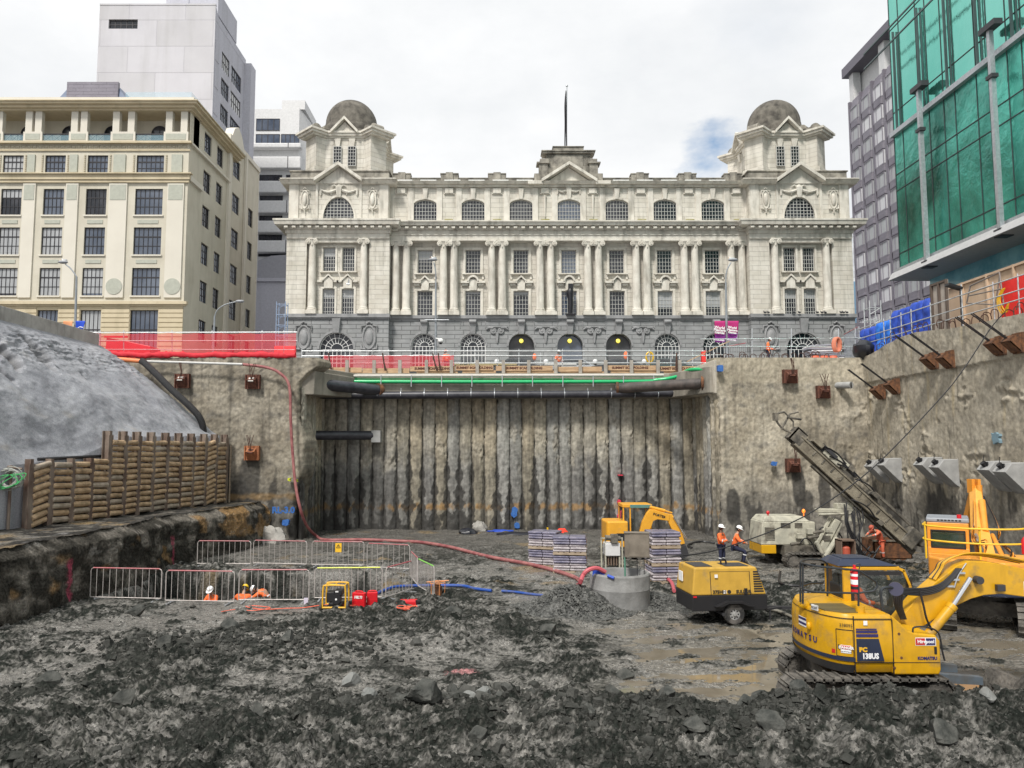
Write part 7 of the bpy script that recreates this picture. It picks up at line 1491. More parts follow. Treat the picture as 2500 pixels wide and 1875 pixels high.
q = pl(1396,1402); 
for k in range(2): pallet(q.x,q.y+.65,k*.80,1.45,1.1,.76,R(-8),'%s pallet of shrink-wrapped bags in the front stack left of the cabinet' % ('lower' if k == 0 else 'upper'),6,bag_m,gpn)
q = pl(1335,1388)
for k in range(2): pallet(q.x,q.y+.8,k*.82,1.35,1.1,.78,R(-20),'%s pallet of shrink-wrapped bags in the rear stack at the far left' % ('bottom' if k == 0 else 'top'),6,bag_m,gpn)
q = pl(1628,1428)
for k, t in enumerate(('lowest pallet of the three-high bag stack behind the compressor','middle pallet of the three-high bag stack behind the compressor','topmost pallet of the three-high bag stack behind the compressor')): pallet(q.x,q.y+.7,k*.70,1.2,1.1,.66,R(5),t,5,bag_m,gpn)
# crowd-control barriers
grn = M('green_rail', (.25,.6,.12), r=.4); yrl = M('lime_rail', (.65,.7,.05), r=.4); rdl = M('red_rail', (.40,.05,.07), (.42,.2,.2), sc=3, r=.5)
def barrier(A, B, label, top=None, h=1.12, n=11, z=None, d=0):
    A = Vector(A); B = Vector(B); L_ = (B-A).length; t = math.atan2(B.y-A.y, B.x-A.x); f = fr((A.x,A.y),(math.cos(t),math.sin(t)),(math.sin(t),-math.cos(t))); zz = max(0,(gh(A.x,A.y)+gh(B.x,B.y))/2) if z is None else z
    b = thing('crowd_barrier', label, 'barrier', (A.x,A.y,zz), 'crowd barriers round the trench')
    m = MB(f); r = .019; z0 = zz+.10; z1 = zz+h
    m.tube([(.02,0,z0),(.02,0,z1-.1),(.05,0,z1-.03),(.12,0,z1)],r,6); m.tube([(L_-.02,0,z0),(L_-.02,0,z1-.1),(L_-.05,0,z1-.03),(L_-.12,0,z1)],r,6); m.tube([(.02,0,z0),(L_-.02,0,z0)],r,6)
    for i in range(1, n): a = L_*i/n; m.tube([(a,0,z0),(a,0,z1)],.011,5)
    m.build('frame', barst, b); m = MB(f); m.tube([(.1,0,z1+.004),(L_-.1,0,z1+.004)],.024,6); m.build('top_rail', top or rdl, b)
    for a in (.2, L_-.2): m = MB(f); m.box(a-.03,-.3,zz+.005,a+.03,.3,zz+.04); m.tube([(a,0,zz+.03),(a,0,z0)],.015,5); m.build('foot', steel, b)
    return b
def gp2(px, py): q = onz(px, py, 0); return (q.x, q.y, 0)
barrier(gp2(218,1466), gp2(394,1470), 'red-topped barrier farthest left along the near side of the trench')
barrier(gp2(402,1473), gp2(572,1476), 'red-topped barrier in front of the leftmost trench worker')
barrier(gp2(581,1474), gp2(755,1474), 'red-topped barrier in front of the yellow-hatted trench worker')
barrier(gp2(766,1472), gp2(934,1470), 'lime-topped barrier directly behind the generator', yrl)
barrier(gp2(941,1470), gp2(1006,1448), 'short barrier with tangled cable beside the blue hose', n=8)
barrier(gp2(480,1382), gp2(612,1383), 'red-topped barrier at the left end of the far row', n=10)
barrier(gp2(617,1383), gp2(749,1386), 'red-topped barrier second from the left in the far row', n=10)
bw_ = barrier(gp2(760,1388), gp2(889,1390), 'red-topped barrier in the far row carrying the warning sign', n=10)
barrier(gp2(895,1390), gp2(1001,1396), 'red-topped barrier at the right end of the far row', n=8)
barrier(gp2(1003,1414), gp2(1019,1434), 'dull red-topped barrier seen edge-on before the green one', n=9)
barrier(gp2(1020,1436), gp2(1060,1460), 'green-topped barrier turned towards us by the orange pump', grn, n=12)
q = Vector(gp2(826,1389)); ws_ = thing('warning_sign', 'small yellow warning sign with a black triangle on the far barrier', 'sign', (q.x,q.y-.05,.75)); m = MB(); zz = gh(q.x,q.y)+.93; m.box(q.x-.14,q.y-.07,zz-.2,q.x+.14,q.y-.05,zz+.2); m.build('sign_plate', sign_y, ws_)
m = MB(); y = q.y-.075
for a, b in (((-.09,-.05),(0,.1)),((0,.1),(.09,-.05)),((.09,-.05),(-.09,-.05))): m.beam((q.x+a[0],y,zz+a[1]+.04),(q.x+b[0],y,zz+b[1]+.04),.02,.01,up=(0,1,0))
m.box(q.x-.01,y-.004,zz+.02,q.x+.01,y+.004,zz+.09); m.build('triangle', txt_k, ws_)
# generator
q = onz(815,1494,0); G = fr((q.x,q.y+.3),(1,0),(0,-1)); gn = thing('generator', 'small engine pump in a yellow tube frame on two wheels by the trench', 'generator', (q.x,q.y+.3,0)); gy = M('frame_yellow', (.75,.42,.03), r=.4, dirt=(MUD,.6,.9))
for d_ in (-.28,.3):
    m = MB(G); m.tube(spline([(-.38,d_,.12),(-.38,d_,.45),(-.36,d_,.80),(-.28,d_,.86),(.28,d_,.86),(.36,d_,.80),(.38,d_,.45),(.38,d_,.12)],4),.028,8); m.tube([(-.38,d_,.14),(.38,d_,.14)],.028,8); m.build('tube_frame', gy, gn)
for a, z in ((-.33,.84),(.33,.84),(-.38,.14),(.38,.14),(0,.86)): m = MB(G); m.tube([(a,-.28,z),(a,.3,z)],.02,6); m.build('cross_bar', gy, gn)
m = MB(G); m.tube([(-.28,.0,.86),(.28,.3,.86)],.02,6); m.build('cross_bar', gy, gn)
m = MB(G); m.tube([(.06,.05,.4),(.06,.26,.4)],.16,16); m.box(-.28,-.2,.3,-.02,.2,.62); m.box(-.02,-.2,.5,.24,.2,.68); m.box(-.2,-.2,.18,.25,.22,.28); en = m.build('engine', blackp, gn, bev=.02); m = MB(G); m.tube([(.06,.26,.4),(.06,.27,.4)],.035,10); m.box(.02,.2,.62,.12,.215,.66); m.build('starter_cap', txt_w, en)
for s in (-1,1): m = MB(G); m.tube([(s*.48,.2,.17),(s*.41,.2,.17)],.17,18); m.build('wheel', tyre, gn)
# tool cases
def case(px0, px1, py0, py1, label, rz, txt=None):
    q = onz((px0+px1)/2, py1, 0); w_ = (px1-px0)/1885*q.y*.95; h = (at((px0+px1)/2,py0,q.y).z); f = fr((q.x,q.y+.1),(math.cos(rz),math.sin(rz)),(math.sin(rz),-math.cos(rz))); c = thing('tool_case', label, 'tool case', (q.x,q.y+.1,0), 'red tool cases by the generator')
    m = MB(f); m.box(-w_/2,-.09,.0,w_/2,-.003,h*.92); m.box(-w_/2,.003,.0,w_/2,.09,h*.92); m.build('shell', redp, c, bev=.03, seg=3); m = MB(f)
    for i in range(6): m.box(-w_/2+.03,.088,.04+i*h*.07,w_/2-.03,.098,.06+i*h*.07)
    m.build('ribs', redp, c); m = MB(f); m.tube(spline([(-.12,0,h*.88),(-.11,0,h*.98),(.11,0,h*.98),(.12,0,h*.88)],4),.022,8); m.build('handle', redp, c)
    if txt: text(txt, .12, txt_w, c, f((0,.1,h*.66)), (math.pi/2,0,rz), bold=.006, shear=.2)
case(858,893,1444,1487,'large red tool case with white lettering beside the generator',R(-14),'HILTI'); case(894,921,1443,1483,'plain red tool case standing right behind the lettered one',R(6))
q = onz(998,1484,0); dc = thing('tool_case', 'long red tool case lying flat by the coil of orange cable', 'tool case', (q.x,q.y+.15,0), 'red tool cases by the generator'); m = MB(); m.obox((q.x-.03,q.y+.2,.13),(.66,.3,.22),rz=.1); m.build('shell', redp, dc, bev=.07, seg=3); m = MB(); m.tube([(q.x+.25,q.y+.05,.16),(q.x+.33,q.y+.12,.17)],.09,10); m.build('end_cap', blackp, dc)
oc = M('orange_cable', (.85,.16,.09), r=.5)
q = onz(996,1491,0); m = MB()
random.seed(5)
for k in range(9):
    r_ = random.uniform(.16,.34); ox, oy = random.uniform(-.12,.12), random.uniform(-.1,.1); m.tube([(q.x+ox+r_*math.cos(t*.4),q.y+oy+r_*.7*math.sin(t*.4),.05+.012*k+.02*math.sin(t+k)) for t in range(16)],.012,5,cap=False)
tag(m.build('cable_coil', oc), 'tangled coil of orange cable on the mud beside the flat red case', 'cable coil')
m = MB(); pts = []; 
for px, py in ((969,1488),(930,1484),(905,1478),(860,1488),(800,1489),(740,1489),(700,1490),(640,1493),(600,1488),(620,1484),(660,1490),(615,1496),(580,1492),(540,1498)): v = onz(px,py,0); pts.append((v.x,v.y,gh(v.x,v.y)+.05))
m.tube(spline(pts,5),.013,5); tag(m.build('cable', oc), 'thin orange cable straggling over the mud in front of the trench barriers', 'cable')
# orange pump
q = onz(1068,1455,0); pu = thing('submersible_pump', 'muddy orange wire-guarded pump right of the green-topped barrier', 'pump', (q.x,q.y,0)); m = MB(); m.tube([(q.x,q.y,.03),(q.x,q.y,.36)],.17,14); m.tube([(q.x,q.y,.36),(q.x,q.y,.44)],.12,12); m.build('pump_body', rust, pu)
m = MB(); og = M('orange_wire', (.7,.28,.1), r=.5)
for r_, z in ((.26,.02),(.28,.48),(.2,.52)): m.tube([(q.x+r_*math.cos(t*.4),q.y+r_*math.sin(t*.4),z) for t in range(17)],.014,5,cap=False)
for t in range(5): m.tube([(q.x+.26*math.cos(t*1.26),q.y+.26*math.sin(t*1.26),.02),(q.x+.28*math.cos(t*1.26),q.y+.28*math.sin(t*1.26),.48)],.012,5)
m.tube([(q.x-.4,q.y,.5),(q.x+.42,q.y,.56)],.02,6); m.build('wire_guard', og, pu)
# hoses on the floor
def gpts(L_, off=.04): 
    o_ = []
    for px, py in L_: v = onz(px,py,0); z = gh(v.x,v.y)+off; o_.append((v.x,v.y,max(z,off)))
    return o_
wpts = [at(592,889.5,44.55),at(650,897,44.5),at(683,911,44.45),at(706,942,44.4),at(709.6,1020,44.4),at(713,1085,44.4),at(721,1180,44.3),at(734,1245,44.2)]
m = MB(); m.tube(spline([tuple(p) for p in wpts]+[(at(750,1285,45.0)),]+gpts([(773,1313),(796,1322),(887,1326),(982,1327),(1030,1331),(1100,1345),(1193,1365),(1290,1384),(1360,1401),(1400,1414),(1413,1421)],.09),6),.085,8); tag(m.build('hose', hose_r), 'long dull red hose coming down the left wall and snaking across the pit floor', 'hose')
rp = at(1457,1387,PY-.6); m = MB(); m.tube(spline(gpts([(1411,1433)],.06)+[tuple(at(1416,1424,PY-.7)),tuple(at(1424,1404,PY-.7)),tuple(at(1436,1392,PY-.7)),tuple(rp),(rp.x+.3,rp.y+.1,rp.z-.15)],5),.075,8); tag(m.build('hose', M('bright_red_hose', (.48,.10,.12), r=.5)), 'short thick red hose arching over the left rim of the concrete ring', 'hose')
m = MB(); m.tube(spline(gpts([(1600,1410),(1625,1422),(1640,1432),(1646,1448)],.08),5),.07,8); tag(m.build('hose', M('bright_red_hose',(.5,.1,.12))), 'short red hose lying on gravel between the ring and the compressor', 'hose')
m = MB(); m.tube(spline(gpts([(915,1456),(935,1446),(962,1437),(998,1434),(1060,1433),(1128,1435.5),(1160,1441),(1200,1446)],.06),5),.055,8); tag(m.build('hose', hose_b), 'blue lay-flat hose from the trench past the orange pump', 'hose')
m = MB(); m.tube(spline(gpts([(1225,1446),(1258,1448.5),(1290,1453),(1327,1457)],.05),5),.045,8); tag(m.build('hose', hose_b), 'short end of blue hose lying in wet mud left of the gravel heap', 'hose')
# cable across the picture
cpt = [(1567,1365,PY+.1),(1650,1358,26.6),(1752,1342,27.2),(1900,1290,28),(2008,1234,28.7),(2138,1136,29.5),(2289,980,30.4),(2350,905,30.8),(2412,811,31.2),(2436,780,31.5),(2452,764,31.8)]
m = MB(); m.tube(spline([tuple(at(*c)) for c in cpt],6),.022,6); tag(m.build('cable', hosem), 'black power cable sagging from the control cabinet up to the side wall top', 'cable')
# black hoses on mud
for pts_, lb in (([(1860,1345),(1835,1348),(1820,1355),(1822,1368),(1835,1385),(1860,1392)],'grey hose looping from the front of the drill rig'),([(1690,1345),(1680,1335),(1710,1328),(1745,1330)],'black hose loop lying left of the standing worker'),([(1868,1500),(1900,1502),(1935,1512),(1950,1520)],'muddy hose between the compressor drawbar and excavator'),([(1905,1400),(1903,1425),(1920,1436),(1960,1438)],'thin black hose curled on mud behind the nearest excavator')):
    m = MB(); m.tube(spline(gpts(pts_,.07),5),.05,7); tag(m.build('hose', M('grey_hose', (.18,.17,.14), r=.6) if 'grey' in lb or 'muddy' in lb else hosem), lb, 'hose')
# things at the foot of the pile wall
def lump(name, px, py, sx, sy, sz, mat, label, cat, seed):
    q = onz(px, py, 0); m = MB(); m.ball((0,0,0),(sx,sy,sz),18,12); vs = []
    for v in m.v: n_ = 1+.35*mnoise.noise(Vector(v)*2.2/max(sx,.2)+Vector((seed,0,0)))+.15*mnoise.noise(Vector(v)*7+Vector((seed,1,0))); vs.append((q.x+v[0]*n_,q.y+v[1]*n_,gh(q.x,q.y)+max(-.02,v[2]*n_+sz*.25)))
    m.v = vs; o = m.build(name, mat, None, ang=.5); return tag(o, label, cat)
lump('bag', 1143, 1303, .55,.4,.3, tarp_k, 'black bag dumped at the foot of the pile wall', 'bag', 1)
lump('boulder', 1170, 1296, .5,.45,.5, M('pale_rock', (.25,.24,.22), (.4,.38,.35), sc=2, r=.85, bump=.6, bsc=8), 'pale boulder behind the black bag', 'boulder', 9)
lump('tarpaulin', 1222, 1299, .8,.35,.1, tarp_b, 'crumpled blue tarpaulin at the pile wall foot', 'tarpaulin', 3)
lump('plastic_sheet', 1265, 1307, 1.4,.3,.17, tarp_k, 'long bundle of black plastic sheet along the pile wall foot', 'plastic sheet', 4)
lump('plastic_sheet', 1330, 1309, .9,.3,.16, tarp_k, 'shorter black plastic bundle behind the rear bag stack', 'plastic sheet', 6)
lump('jacket', 1373, 1301, .35,.2,.22, M('red_orange_cloth', (.85,.06,.03), r=.8), 'orange-red jacket thrown down behind the bag pallets', 'jacket', 5)
lump('boulder', 662, 1326, .75,.55,.75, M('pale_rock',(.3,.3,.3)), 'big pale boulder against the foot of the left wall block', 'boulder', 7)
q = onz(1337,1303,0); bt_ = thing('spray_can', 'small yellow can with black cap standing near the pile wall', 'can', (q.x,q.y,0)); m = MB(); m.tube([(q.x,q.y,0),(q.x,q.y,.4)],.06,10); m.build('can_body', ym, bt_); m = MB(); m.tube([(q.x,q.y,.4),(q.x,q.y,.47)],.04,8); m.build('cap', blackp, bt_)
q = onz(747,1480,0); m = MB(); m.box(q.x-.07,q.y-.02,0,q.x+.07,q.y+.02,.28); tag(m.build('card_sign', M('pale_card', (.6,.55,.65), r=.7)), 'small pale card leaning on the barrier left of the generator', 'card')
q = onz(1620,1480,0); m = MB(); m.obox((q.x,q.y,.08),(.35,.12,.05),rz=.1); tag(m.build('timber_offcut', timber), 'short timber offcut on the mud right of the concrete ring', 'timber')
# gravel heap round the ring
def mound(label, cx, cy, rx, ry, h, seed, nchips, name='gravel_heap'):
    A_, R_ = np.meshgrid(np.linspace(0, 2*math.pi, 90), np.linspace(0, 1, 40), indexing='ij')
    er = 1+.22*fb(np.cos(A_)*1.5, np.sin(A_)*1.5, 3, seed); X = cx+rx*er*R_*np.cos(A_); Y = cy+ry*er*R_*np.sin(A_)
    z = h*(np.cos(R_*math.pi)*.5+.5)**1.1*(1+.35*fb(X*1.5, Y*1.5, 3, seed+1))+.05*fb(X*6, Y*6, 3, seed+2)*(1-R_)+ground_h(X,Y,False)[0]*np.clip(R_,0,1)-.02
    n_ = fb(X*4, Y*4, 3, seed+3); C = lerpc(np.array([.05,.052,.05]), np.array([.16,.158,.15]), sm(n_, -.3, .4))
    o = grid(np.stack([X,Y,z],-1), C, name, mudm); return o, (lambda x, y: h*(math.cos(min(1,math.hypot((x-cx)/rx,(y-cy)/ry))*math.pi)*.5+.5)**1.1)
def chips(V, F, x, y, z, s, rnd):
    o = len(V); a = rnd.uniform(0, 6.28); q = Matrix.Rotation(a,3,'Z')@Matrix.Rotation(rnd.uniform(-.9,.9),3,'X')
    sx, sy, sz = s*rnd.uniform(.6,1.2), s*rnd.uniform(.5,1), s*rnd.uniform(.3,.7)
    for v in ((-1,-1,-1),(1,-.8,-1),(.8,1,-1),(-1,.7,-1),(-.6,-.7,1),(.7,-.5,.8),(.5,.6,1),(-.7,.5,.7)):
        p = q@Vector((v[0]*sx*rnd.uniform(.7,1.1)/2,v[1]*sy*rnd.uniform(.7,1.1)/2,v[2]*sz/2)); V.append((x+p.x,y+p.y,z+p.z))
    F += [(o+3,o+2,o+1,o),(o+4,o+5,o+6,o+7),(o,o+1,o+5,o+4),(o+1,o+2,o+6,o+5),(o+2,o+3,o+7,o+6),(o+3,o,o+4,o+7)]
rnd = random.Random(11)
o1, f1 = mound('', PX-1.75, PY-.75, 2.1, 1.5, .80, 501, 0); o2, f2 = mound('', PX+1.3, PY+.3, 1.5, 1.2, .38, 511, 0)
gparts = []
for o_, f_, cx, cy, rx, ry, n_, lb in ((o1,f1,PX-1.75,PY-.75,2.1,1.5,5200,'dark gravel and spoil heaped against the left side of the concrete ring'),(o2,f2,PX+1.3,PY+.3,1.5,1.2,2400,'low spread of grey gravel between concrete ring and compressor')):
    V, F_ = [], []
    for i in range(n_):
        a = rnd.uniform(0, 6.28); r = math.sqrt(rnd.random())*1.05; x, y = cx+rx*r*math.cos(a), cy+ry*r*math.sin(a)
        if math.hypot(x-PX,y-PY) < PR-.05: continue
        chips(V, F_, x, y, f_(x,y)+gh(x,y)*.5+.015, rnd.uniform(.035,.11) if rnd.random() < .93 else rnd.uniform(.12,.2), rnd)
    m = MB(); m.v = V; m.f = F_; m.s = [False]*len(F_); g_ = m.build('gravel_stones', gravm, o_) ; m2 = g_
    stuff(o_); stuff(g_); tag(o_, lb, 'gravel')
# rubble: rocks one can tell apart, then a mass of clods
def rockmesh(seed, n=2):
    m = MB(); m.ball((0,0,0),1,14,9,sm=False); rr = random.Random(seed); pl_ = [(Vector((rr.uniform(-1,1),rr.uniform(-1,1),rr.uniform(-.6,1))).normalized(), rr.uniform(.42,.8)) for _ in range(11)]
    vs = []
    for v in m.v:
        p = Vector(v)
        for nn, d_ in pl_:
            k = p.dot(nn)
            if k > d_: p = p-nn*(k-d_)
        p = p*(1+.06*mnoise.noise(p*3+Vector((seed,0,0)))); vs.append(tuple(p))
    m.v = vs; return m
protos = []
def big_rock(px, py, w_px, label, k, hr=.6, mat=None, cat='rock'):
    q = onz(px, py, .1); s = w_px/1900*math.hypot(q.x,q.y)/2*1.15; m = rockmesh(k); rr = random.Random(k); a = rr.uniform(0,6.28)
    m.v = [(q.x+(v[0]*math.cos(a)-v[1]*math.sin(a)*.75)*s, q.y+(v[0]*math.sin(a)+v[1]*math.cos(a)*.75)*s, gh(q.x,q.y)+s*hr*.45+v[2]*s*hr) for v in m.v]
    o = m.build('rock', mat or rockm, None); return tag(o, label, cat, 'loose rocks on the pit floor')
RK = [(1030,1760,110,'largest dark rock of the rubble, low centre of the foreground'),(985,1722,60,'angular grey rock just above the largest one'),(1250,1715,50,'upright dark rock at the right end of the rubble row'),(1185,1700,60,'flat pale slab near the middle of the rubble row'),(850,1665,58,'smooth pale boulder at the left end of the rubble row'),(905,1690,55,'squat rock between the pale boulder and the dark ones'),(1110,1690,55,'jagged rock right of the pink paint mark'),(1080,1720,45,'wedge-shaped rock leaning on the largest one'),(1295,1745,40,'small dark rock low and right of the upright one'),(960,1690,40,'small block behind the left rubble row'),(1150,1745,45,'cracked grey rock below the pale slab'),(1240,1760,35,'flat chip in front of the upright rock'),(1630,1745,60,'lone angular rock right of the centre foreground'),(1820,1768,75,'broad dark slab below the nearest excavator'),(1870,1755,60,'tilted dark slab beside the broad one'),(1960,1760,60,'rounded rock under the excavator tracks ridge'),(2040,1748,48,'grey slab in front of the excavator blade arms'),(2150,1758,38,'small grey block on the right-hand ridge'),(2240,1785,38,'pale broken slab right of the small grey block'),(2330,1760,45,'dark cube-like rock near the dozer blade'),(2420,1800,42,'flat light slab in the far right foreground'),(1525,1640,45,'dark rock standing in the edge of the puddle'),(1500,1690,55,'muddy rock between puddle and rubble row'),(1440,1800,50,'dark rock half sunk in the centre right mud'),(1700,1830,60,'wet dark rock close to the bottom edge, right of centre'),(560,1560,60,'dark clod standing on the left heap'),(700,1590,50,'rounded clod on the right end of the left heap'),(400,1600,55,'dark clod at the left end of the heap'),(300,1720,60,'flat dark rock in the lower left mud'),(120,1660,48,'big clod near the left edge'),(620,1780,55,'dark lump in the lower left centre'),(1170,1850,60,'dark wet rock at the bottom edge, centre'),(1340,1560,50,'clod at the toe of the gravel heap'),(1100,1500,50,'clod on the mud right of the flat red case'),(330,1500,45,'clod before the leftmost barrier'),(1880,1840,70,'broad dark slab at the bottom edge, right'),(2300,1850,80,'dark rock in the bottom right corner region')]
for i, (px, py, w_, lb) in enumerate(RK): big_rock(px, py, w_, lb, i+1, hr=.7, mat=M('pale_wet_rock', (.13,.137,.13), (.24,.24,.23), sc=2.5, r=.7, bump=.5, bsc=6) if 'pale' in lb or 'light' in lb else None)
rr_ = random.Random(77)
for i in range(20):
    o_ = big_rock(rr_.uniform(960,1310), rr_.uniform(1672,1755), rr_.uniform(22,46), 'small dark rock packed among others in the rubble row low in the centre', 60+i, hr=.75); o_['group'] = 'small rocks packed in the central rubble row'
V, F_ = [], []; rnd = random.Random(21); N_ = 0
cx_ = np.random.RandomState(4); ty = 12.5+14*cx_.rand(110000)**1.5; tx = (cx_.rand(110000)-.5)*1.42*ty+.0
hh, ro, we, tr, cr_ = ground_h(tx, ty, False)
cl = fb(tx*.8, ty*.8, 3, 601)
for i in range(110000):
    if tr[i] > .05 or we[i] > .5 and rnd.random() < .93: continue
    dens = ro[i]*.7+.15+.7*max(0,cl[i]); 
    if rnd.random() > (dens*.2+.3*cr_[i]): continue
    if abs(tx[i]-8) < 2.6 and abs(ty[i]-17.4) < 1.6: continue
    s = .026*math.exp(rnd.gauss(0,.65)); s = min(s, .22)
    chips(V, F_, tx[i], ty[i], hh[i]+s*.2, s*1.2, rnd); N_ += 1
for cx2, cy2, rx2, ry2, nn2, sm_ in ((onz(1060,1720,.1).x,onz(1060,1720,.1).y,2.4,.9,900,.09),(onz(2050,1760,.2).x,onz(2050,1760,.2).y,4.0,.8,1300,.055),(onz(600,1590,.1).x,onz(600,1590,.1).y,4.2,1.3,1700,.07),(onz(1700,1800,.1).x,onz(1700,1800,.1).y,4,1,900,.07)):
    for i in range(nn2):
        x, y = cx2+rnd.gauss(0,rx2/2), cy2+rnd.gauss(0,ry2/2); s = sm_*math.exp(rnd.gauss(0,.45))
        if abs(x-8) < 2.8 and abs(y-17.3) < 1.7: continue
        chips(V, F_, x, y, gh(x,y)+s*.2, s*1.3, rnd)
m = MB(); m.v = V; m.f = F_; m.s = [False]*len(F_); clod = m.build('loose_rubble', M('clod', (.022,.024,.021), (.085,.085,.078), sc=1.6, r=.9, spec=.12, bump=.8, bsc=20)); stuff(clod); tag(clod, 'small dark clods and stone chips strewn over the foreground mud', 'rubble')
# ================================================================ TIMBER POLE WALL (left)
tw_ = thing('timber_pole_wall', 'retaining wall of stacked timber poles between steel posts above the rock bench', 'retaining wall', (TW0.x,TW0.y,2.3))
def tpos(px): 
    u, a, b = _dir(px, 1200); d = TW1-TW0; # intersect ray with wall line in plan
    t = (TW0.x*a-TW0.y*u)/(d.y*u-d.x*a); return t
lowp = [68,118,170,216]; highp = [259,297,331,366,401,433,464,495,521,546]
ps = [tpos(p) for p in lowp+highp]; zl, zh = 4.85, 6.05
random.seed(9)
wd = (TW1-TW0).normalized(); ang_ = math.atan2(wd.y, wd.x)
for i, t in enumerate(ps):
    top_ = zl+.12 if i < 4 else zh+.15; p = twp(t, 0); m = MB(); m.obox((p.x+.0,p.y,(2.2+top_)/2),(.16,.28,top_-2.2),rz=ang_); q = twp(t,.14); m.obox((q.x,q.y,(2.2+top_)/2-.1),(.30,.03,top_-2.4),rz=ang_); q = twp(t,-.14)
    if i >= 3: m.obox((q.x,q.y,(2.2+top_)/2),(.42,.03,top_-2.2),rz=ang_)
    m.build('steel_post', hpost, tw_)
for i in range(len(ps)-1):
    t0, t1 = ps[i], ps[i+1]; zt_ = zl if i < 4 else zh-.25
    if i == 3: zt_ = zl+.1
    tilt = (.0,.0,0,0)[i] if 0 else (.10 if i in (0,11) else random.uniform(-.02,.02)); z = 2.25+.05; m = MB(); mg = MB(); k = 0; nl = round((zt_-z)/.272); r0 = (zt_-z)/nl/2
    for _ in range(nl):
        r = r0*random.uniform(.84,.99); a = twp(t0+.006, .06+random.uniform(-.04,.05), z+r-tilt); b = twp(t1-.006, .06+random.uniform(-.04,.05), z+r+tilt); (mg if random.random() < .12 else m).tube([a,a+(b-a)*.02,b-(b-a)*.02,b],[r*.88,r,r*random.uniform(.92,1),r*.88],10); z += 2*r0
    lp = m.build('log_panel', logm, tw_)
    if mg.v: mg.build('grey_logs', logg, lp)
m = MB(); p = twp(ps[-1]+.035,.1); m.box(p.x-.05,p.y-.05,2.2,p.x+.02,p.y+.05,5.6); m.build('edge_post', timber, tw_)
# dark pipe along low part
m = MB(); a = twp(ps[0]+.05,-.25,4.95); b = twp(ps[4],-.3,5.05); m.tube([a,b],.07,8); tag(m.build('pipe', hosem), 'dark pipe lying along the top of the low timber pole section', 'pipe')
# coil of cables at the left edge
q = at(22,1168,29.5); m = MB(); random.seed(8)
for k in range(16):
    r_ = random.uniform(.35,.55); ph_ = random.uniform(0,6.3); m.tube([(q.x+.15*math.sin(k)+r_*math.cos(t*.42)*1.0, q.y+.1*math.sin(t+k), q.z-.0+r_*.85*math.sin(t*.42+.2*math.sin(ph_))) for t in range(16)],.016,5,cap=False)
cc_ = thing('cable_coil', 'hanging coil of grey and green cables left of the timber pole wall', 'cable coil', (q.x,q.y,q.z-.6)); m.build('grey_cables', M('grey_cable', (.35,.36,.33), r=.5), cc_)
m = MB()
for k in range(3): r_ = .4+.06*k; m.tube([(q.x+.1*k+r_*math.cos(t*.42), q.y-.1, q.z-.1+r_*.6*math.sin(t*.42+.5*k)) for t in range(16)],.018,5,cap=False)
m.build('green_cables', M('green_cable', (.08,.45,.15), r=.5), cc_); m = MB(); m.tube([(q.x-.2,q.y+.2,q.z+.45),(q.x+.3,q.y+.3,q.z+.35)],.05,6); m.tube([(q.x-.1,q.y+.25,2.2),(q.x-.1,q.y+.25,q.z+.5)],.06,6); m.build('hook_post', hpost, cc_)
# rock mass under the coil
m = MB(); 
# ================================================================ ANCHORS AND WALL FITTINGS
def facep(px, py, Y=44.75): return at(px, py, Y)
ar_m = M('rust_red_steel', (.07,.025,.018), (.16,.06,.035), sc=6, r=.8, bump=.4)
plate_m = M('pale_anchor_plate', (.45,.43,.4), r=.5, met=.3)
def anchor_front(px, py, label, s=.85, white=True, bright=False, tails=2):
    c = facep(px, py); a = thing('ground_anchor', label, 'ground anchor', (c.x,c.y,c.z-s/2), 'rusty anchor heads on the walls')
    m = MB(); m.box(c.x-s/2,c.y-.12,c.z-s/2,c.x-s/2+.05,c.y+.2,c.z+s/2); m.box(c.x+s/2-.05,c.y-.12,c.z-s/2,c.x+s/2,c.y+.2,c.z+s/2); m.box(c.x-s/2,c.y-.03,c.z-s/2,c.x+s/2,c.y+.02,c.z+s/2)
    m.hexa([(c.x-s*.3,c.y-.02,c.z-s*.45),(c.x+s*.3,c.y-.02,c.z-s*.45),(c.x+s*.3,c.y+.02,c.z+s*.35),(c.x-s*.3,c.y+.02,c.z+s*.35),(c.x-s*.3,c.y-.1,c.z-s*.4),(c.x+s*.3,c.y-.1,c.z-s*.4),(c.x+s*.3,c.y-.42,c.z+s*.1),(c.x-s*.3,c.y-.42,c.z+s*.1)]); m.build('anchor_bracket', ar_m if not bright else M('orange_rust', (.25,.09,.04), (.4,.16,.07), sc=5, r=.85), a)
    m = MB(); m.obox((c.x,c.y-.32,c.z+s*.12),(s*.36,.05,s*.36),rx=-.7); m.build('bearing_plate', plate_m if white else ar_m, a)
    m = MB()
    for k in range(4): q = c+Vector((random.uniform(-.06,.06),-.34,s*.12)); m.tube(spline([q, q+Vector((random.uniform(-.1,.15)*tails/2,-.1,.4)), q+Vector((random.uniform(-.2,.3)*tails/2,-.05,.95))],4),.02,5)
    m.build('strand_tails', rebar, a)
    return a
anchor_front(445,930,'anchor head with pale plate high on the left wall block, nearest the slope'); anchor_front(617,932,'anchor head with pale plate high on the left wall block, under the red netting corner'); anchor_front(615,1106,'bright orange rusty anchor head low on the left wall block above a dark wet stain',bright=True,white=False)
anchor_front(1929,919,'anchor head high on the right wall block left of the small pipe',s=.82,white=False,tails=1); anchor_front(2010,957,'anchor head with bent strands beside the protruding pipe on the right block',s=.75,white=False,tails=4); anchor_front(1936,1136,'large rusty anchor recess low on the right block behind the drill mast',s=.8,white=False,tails=1); 
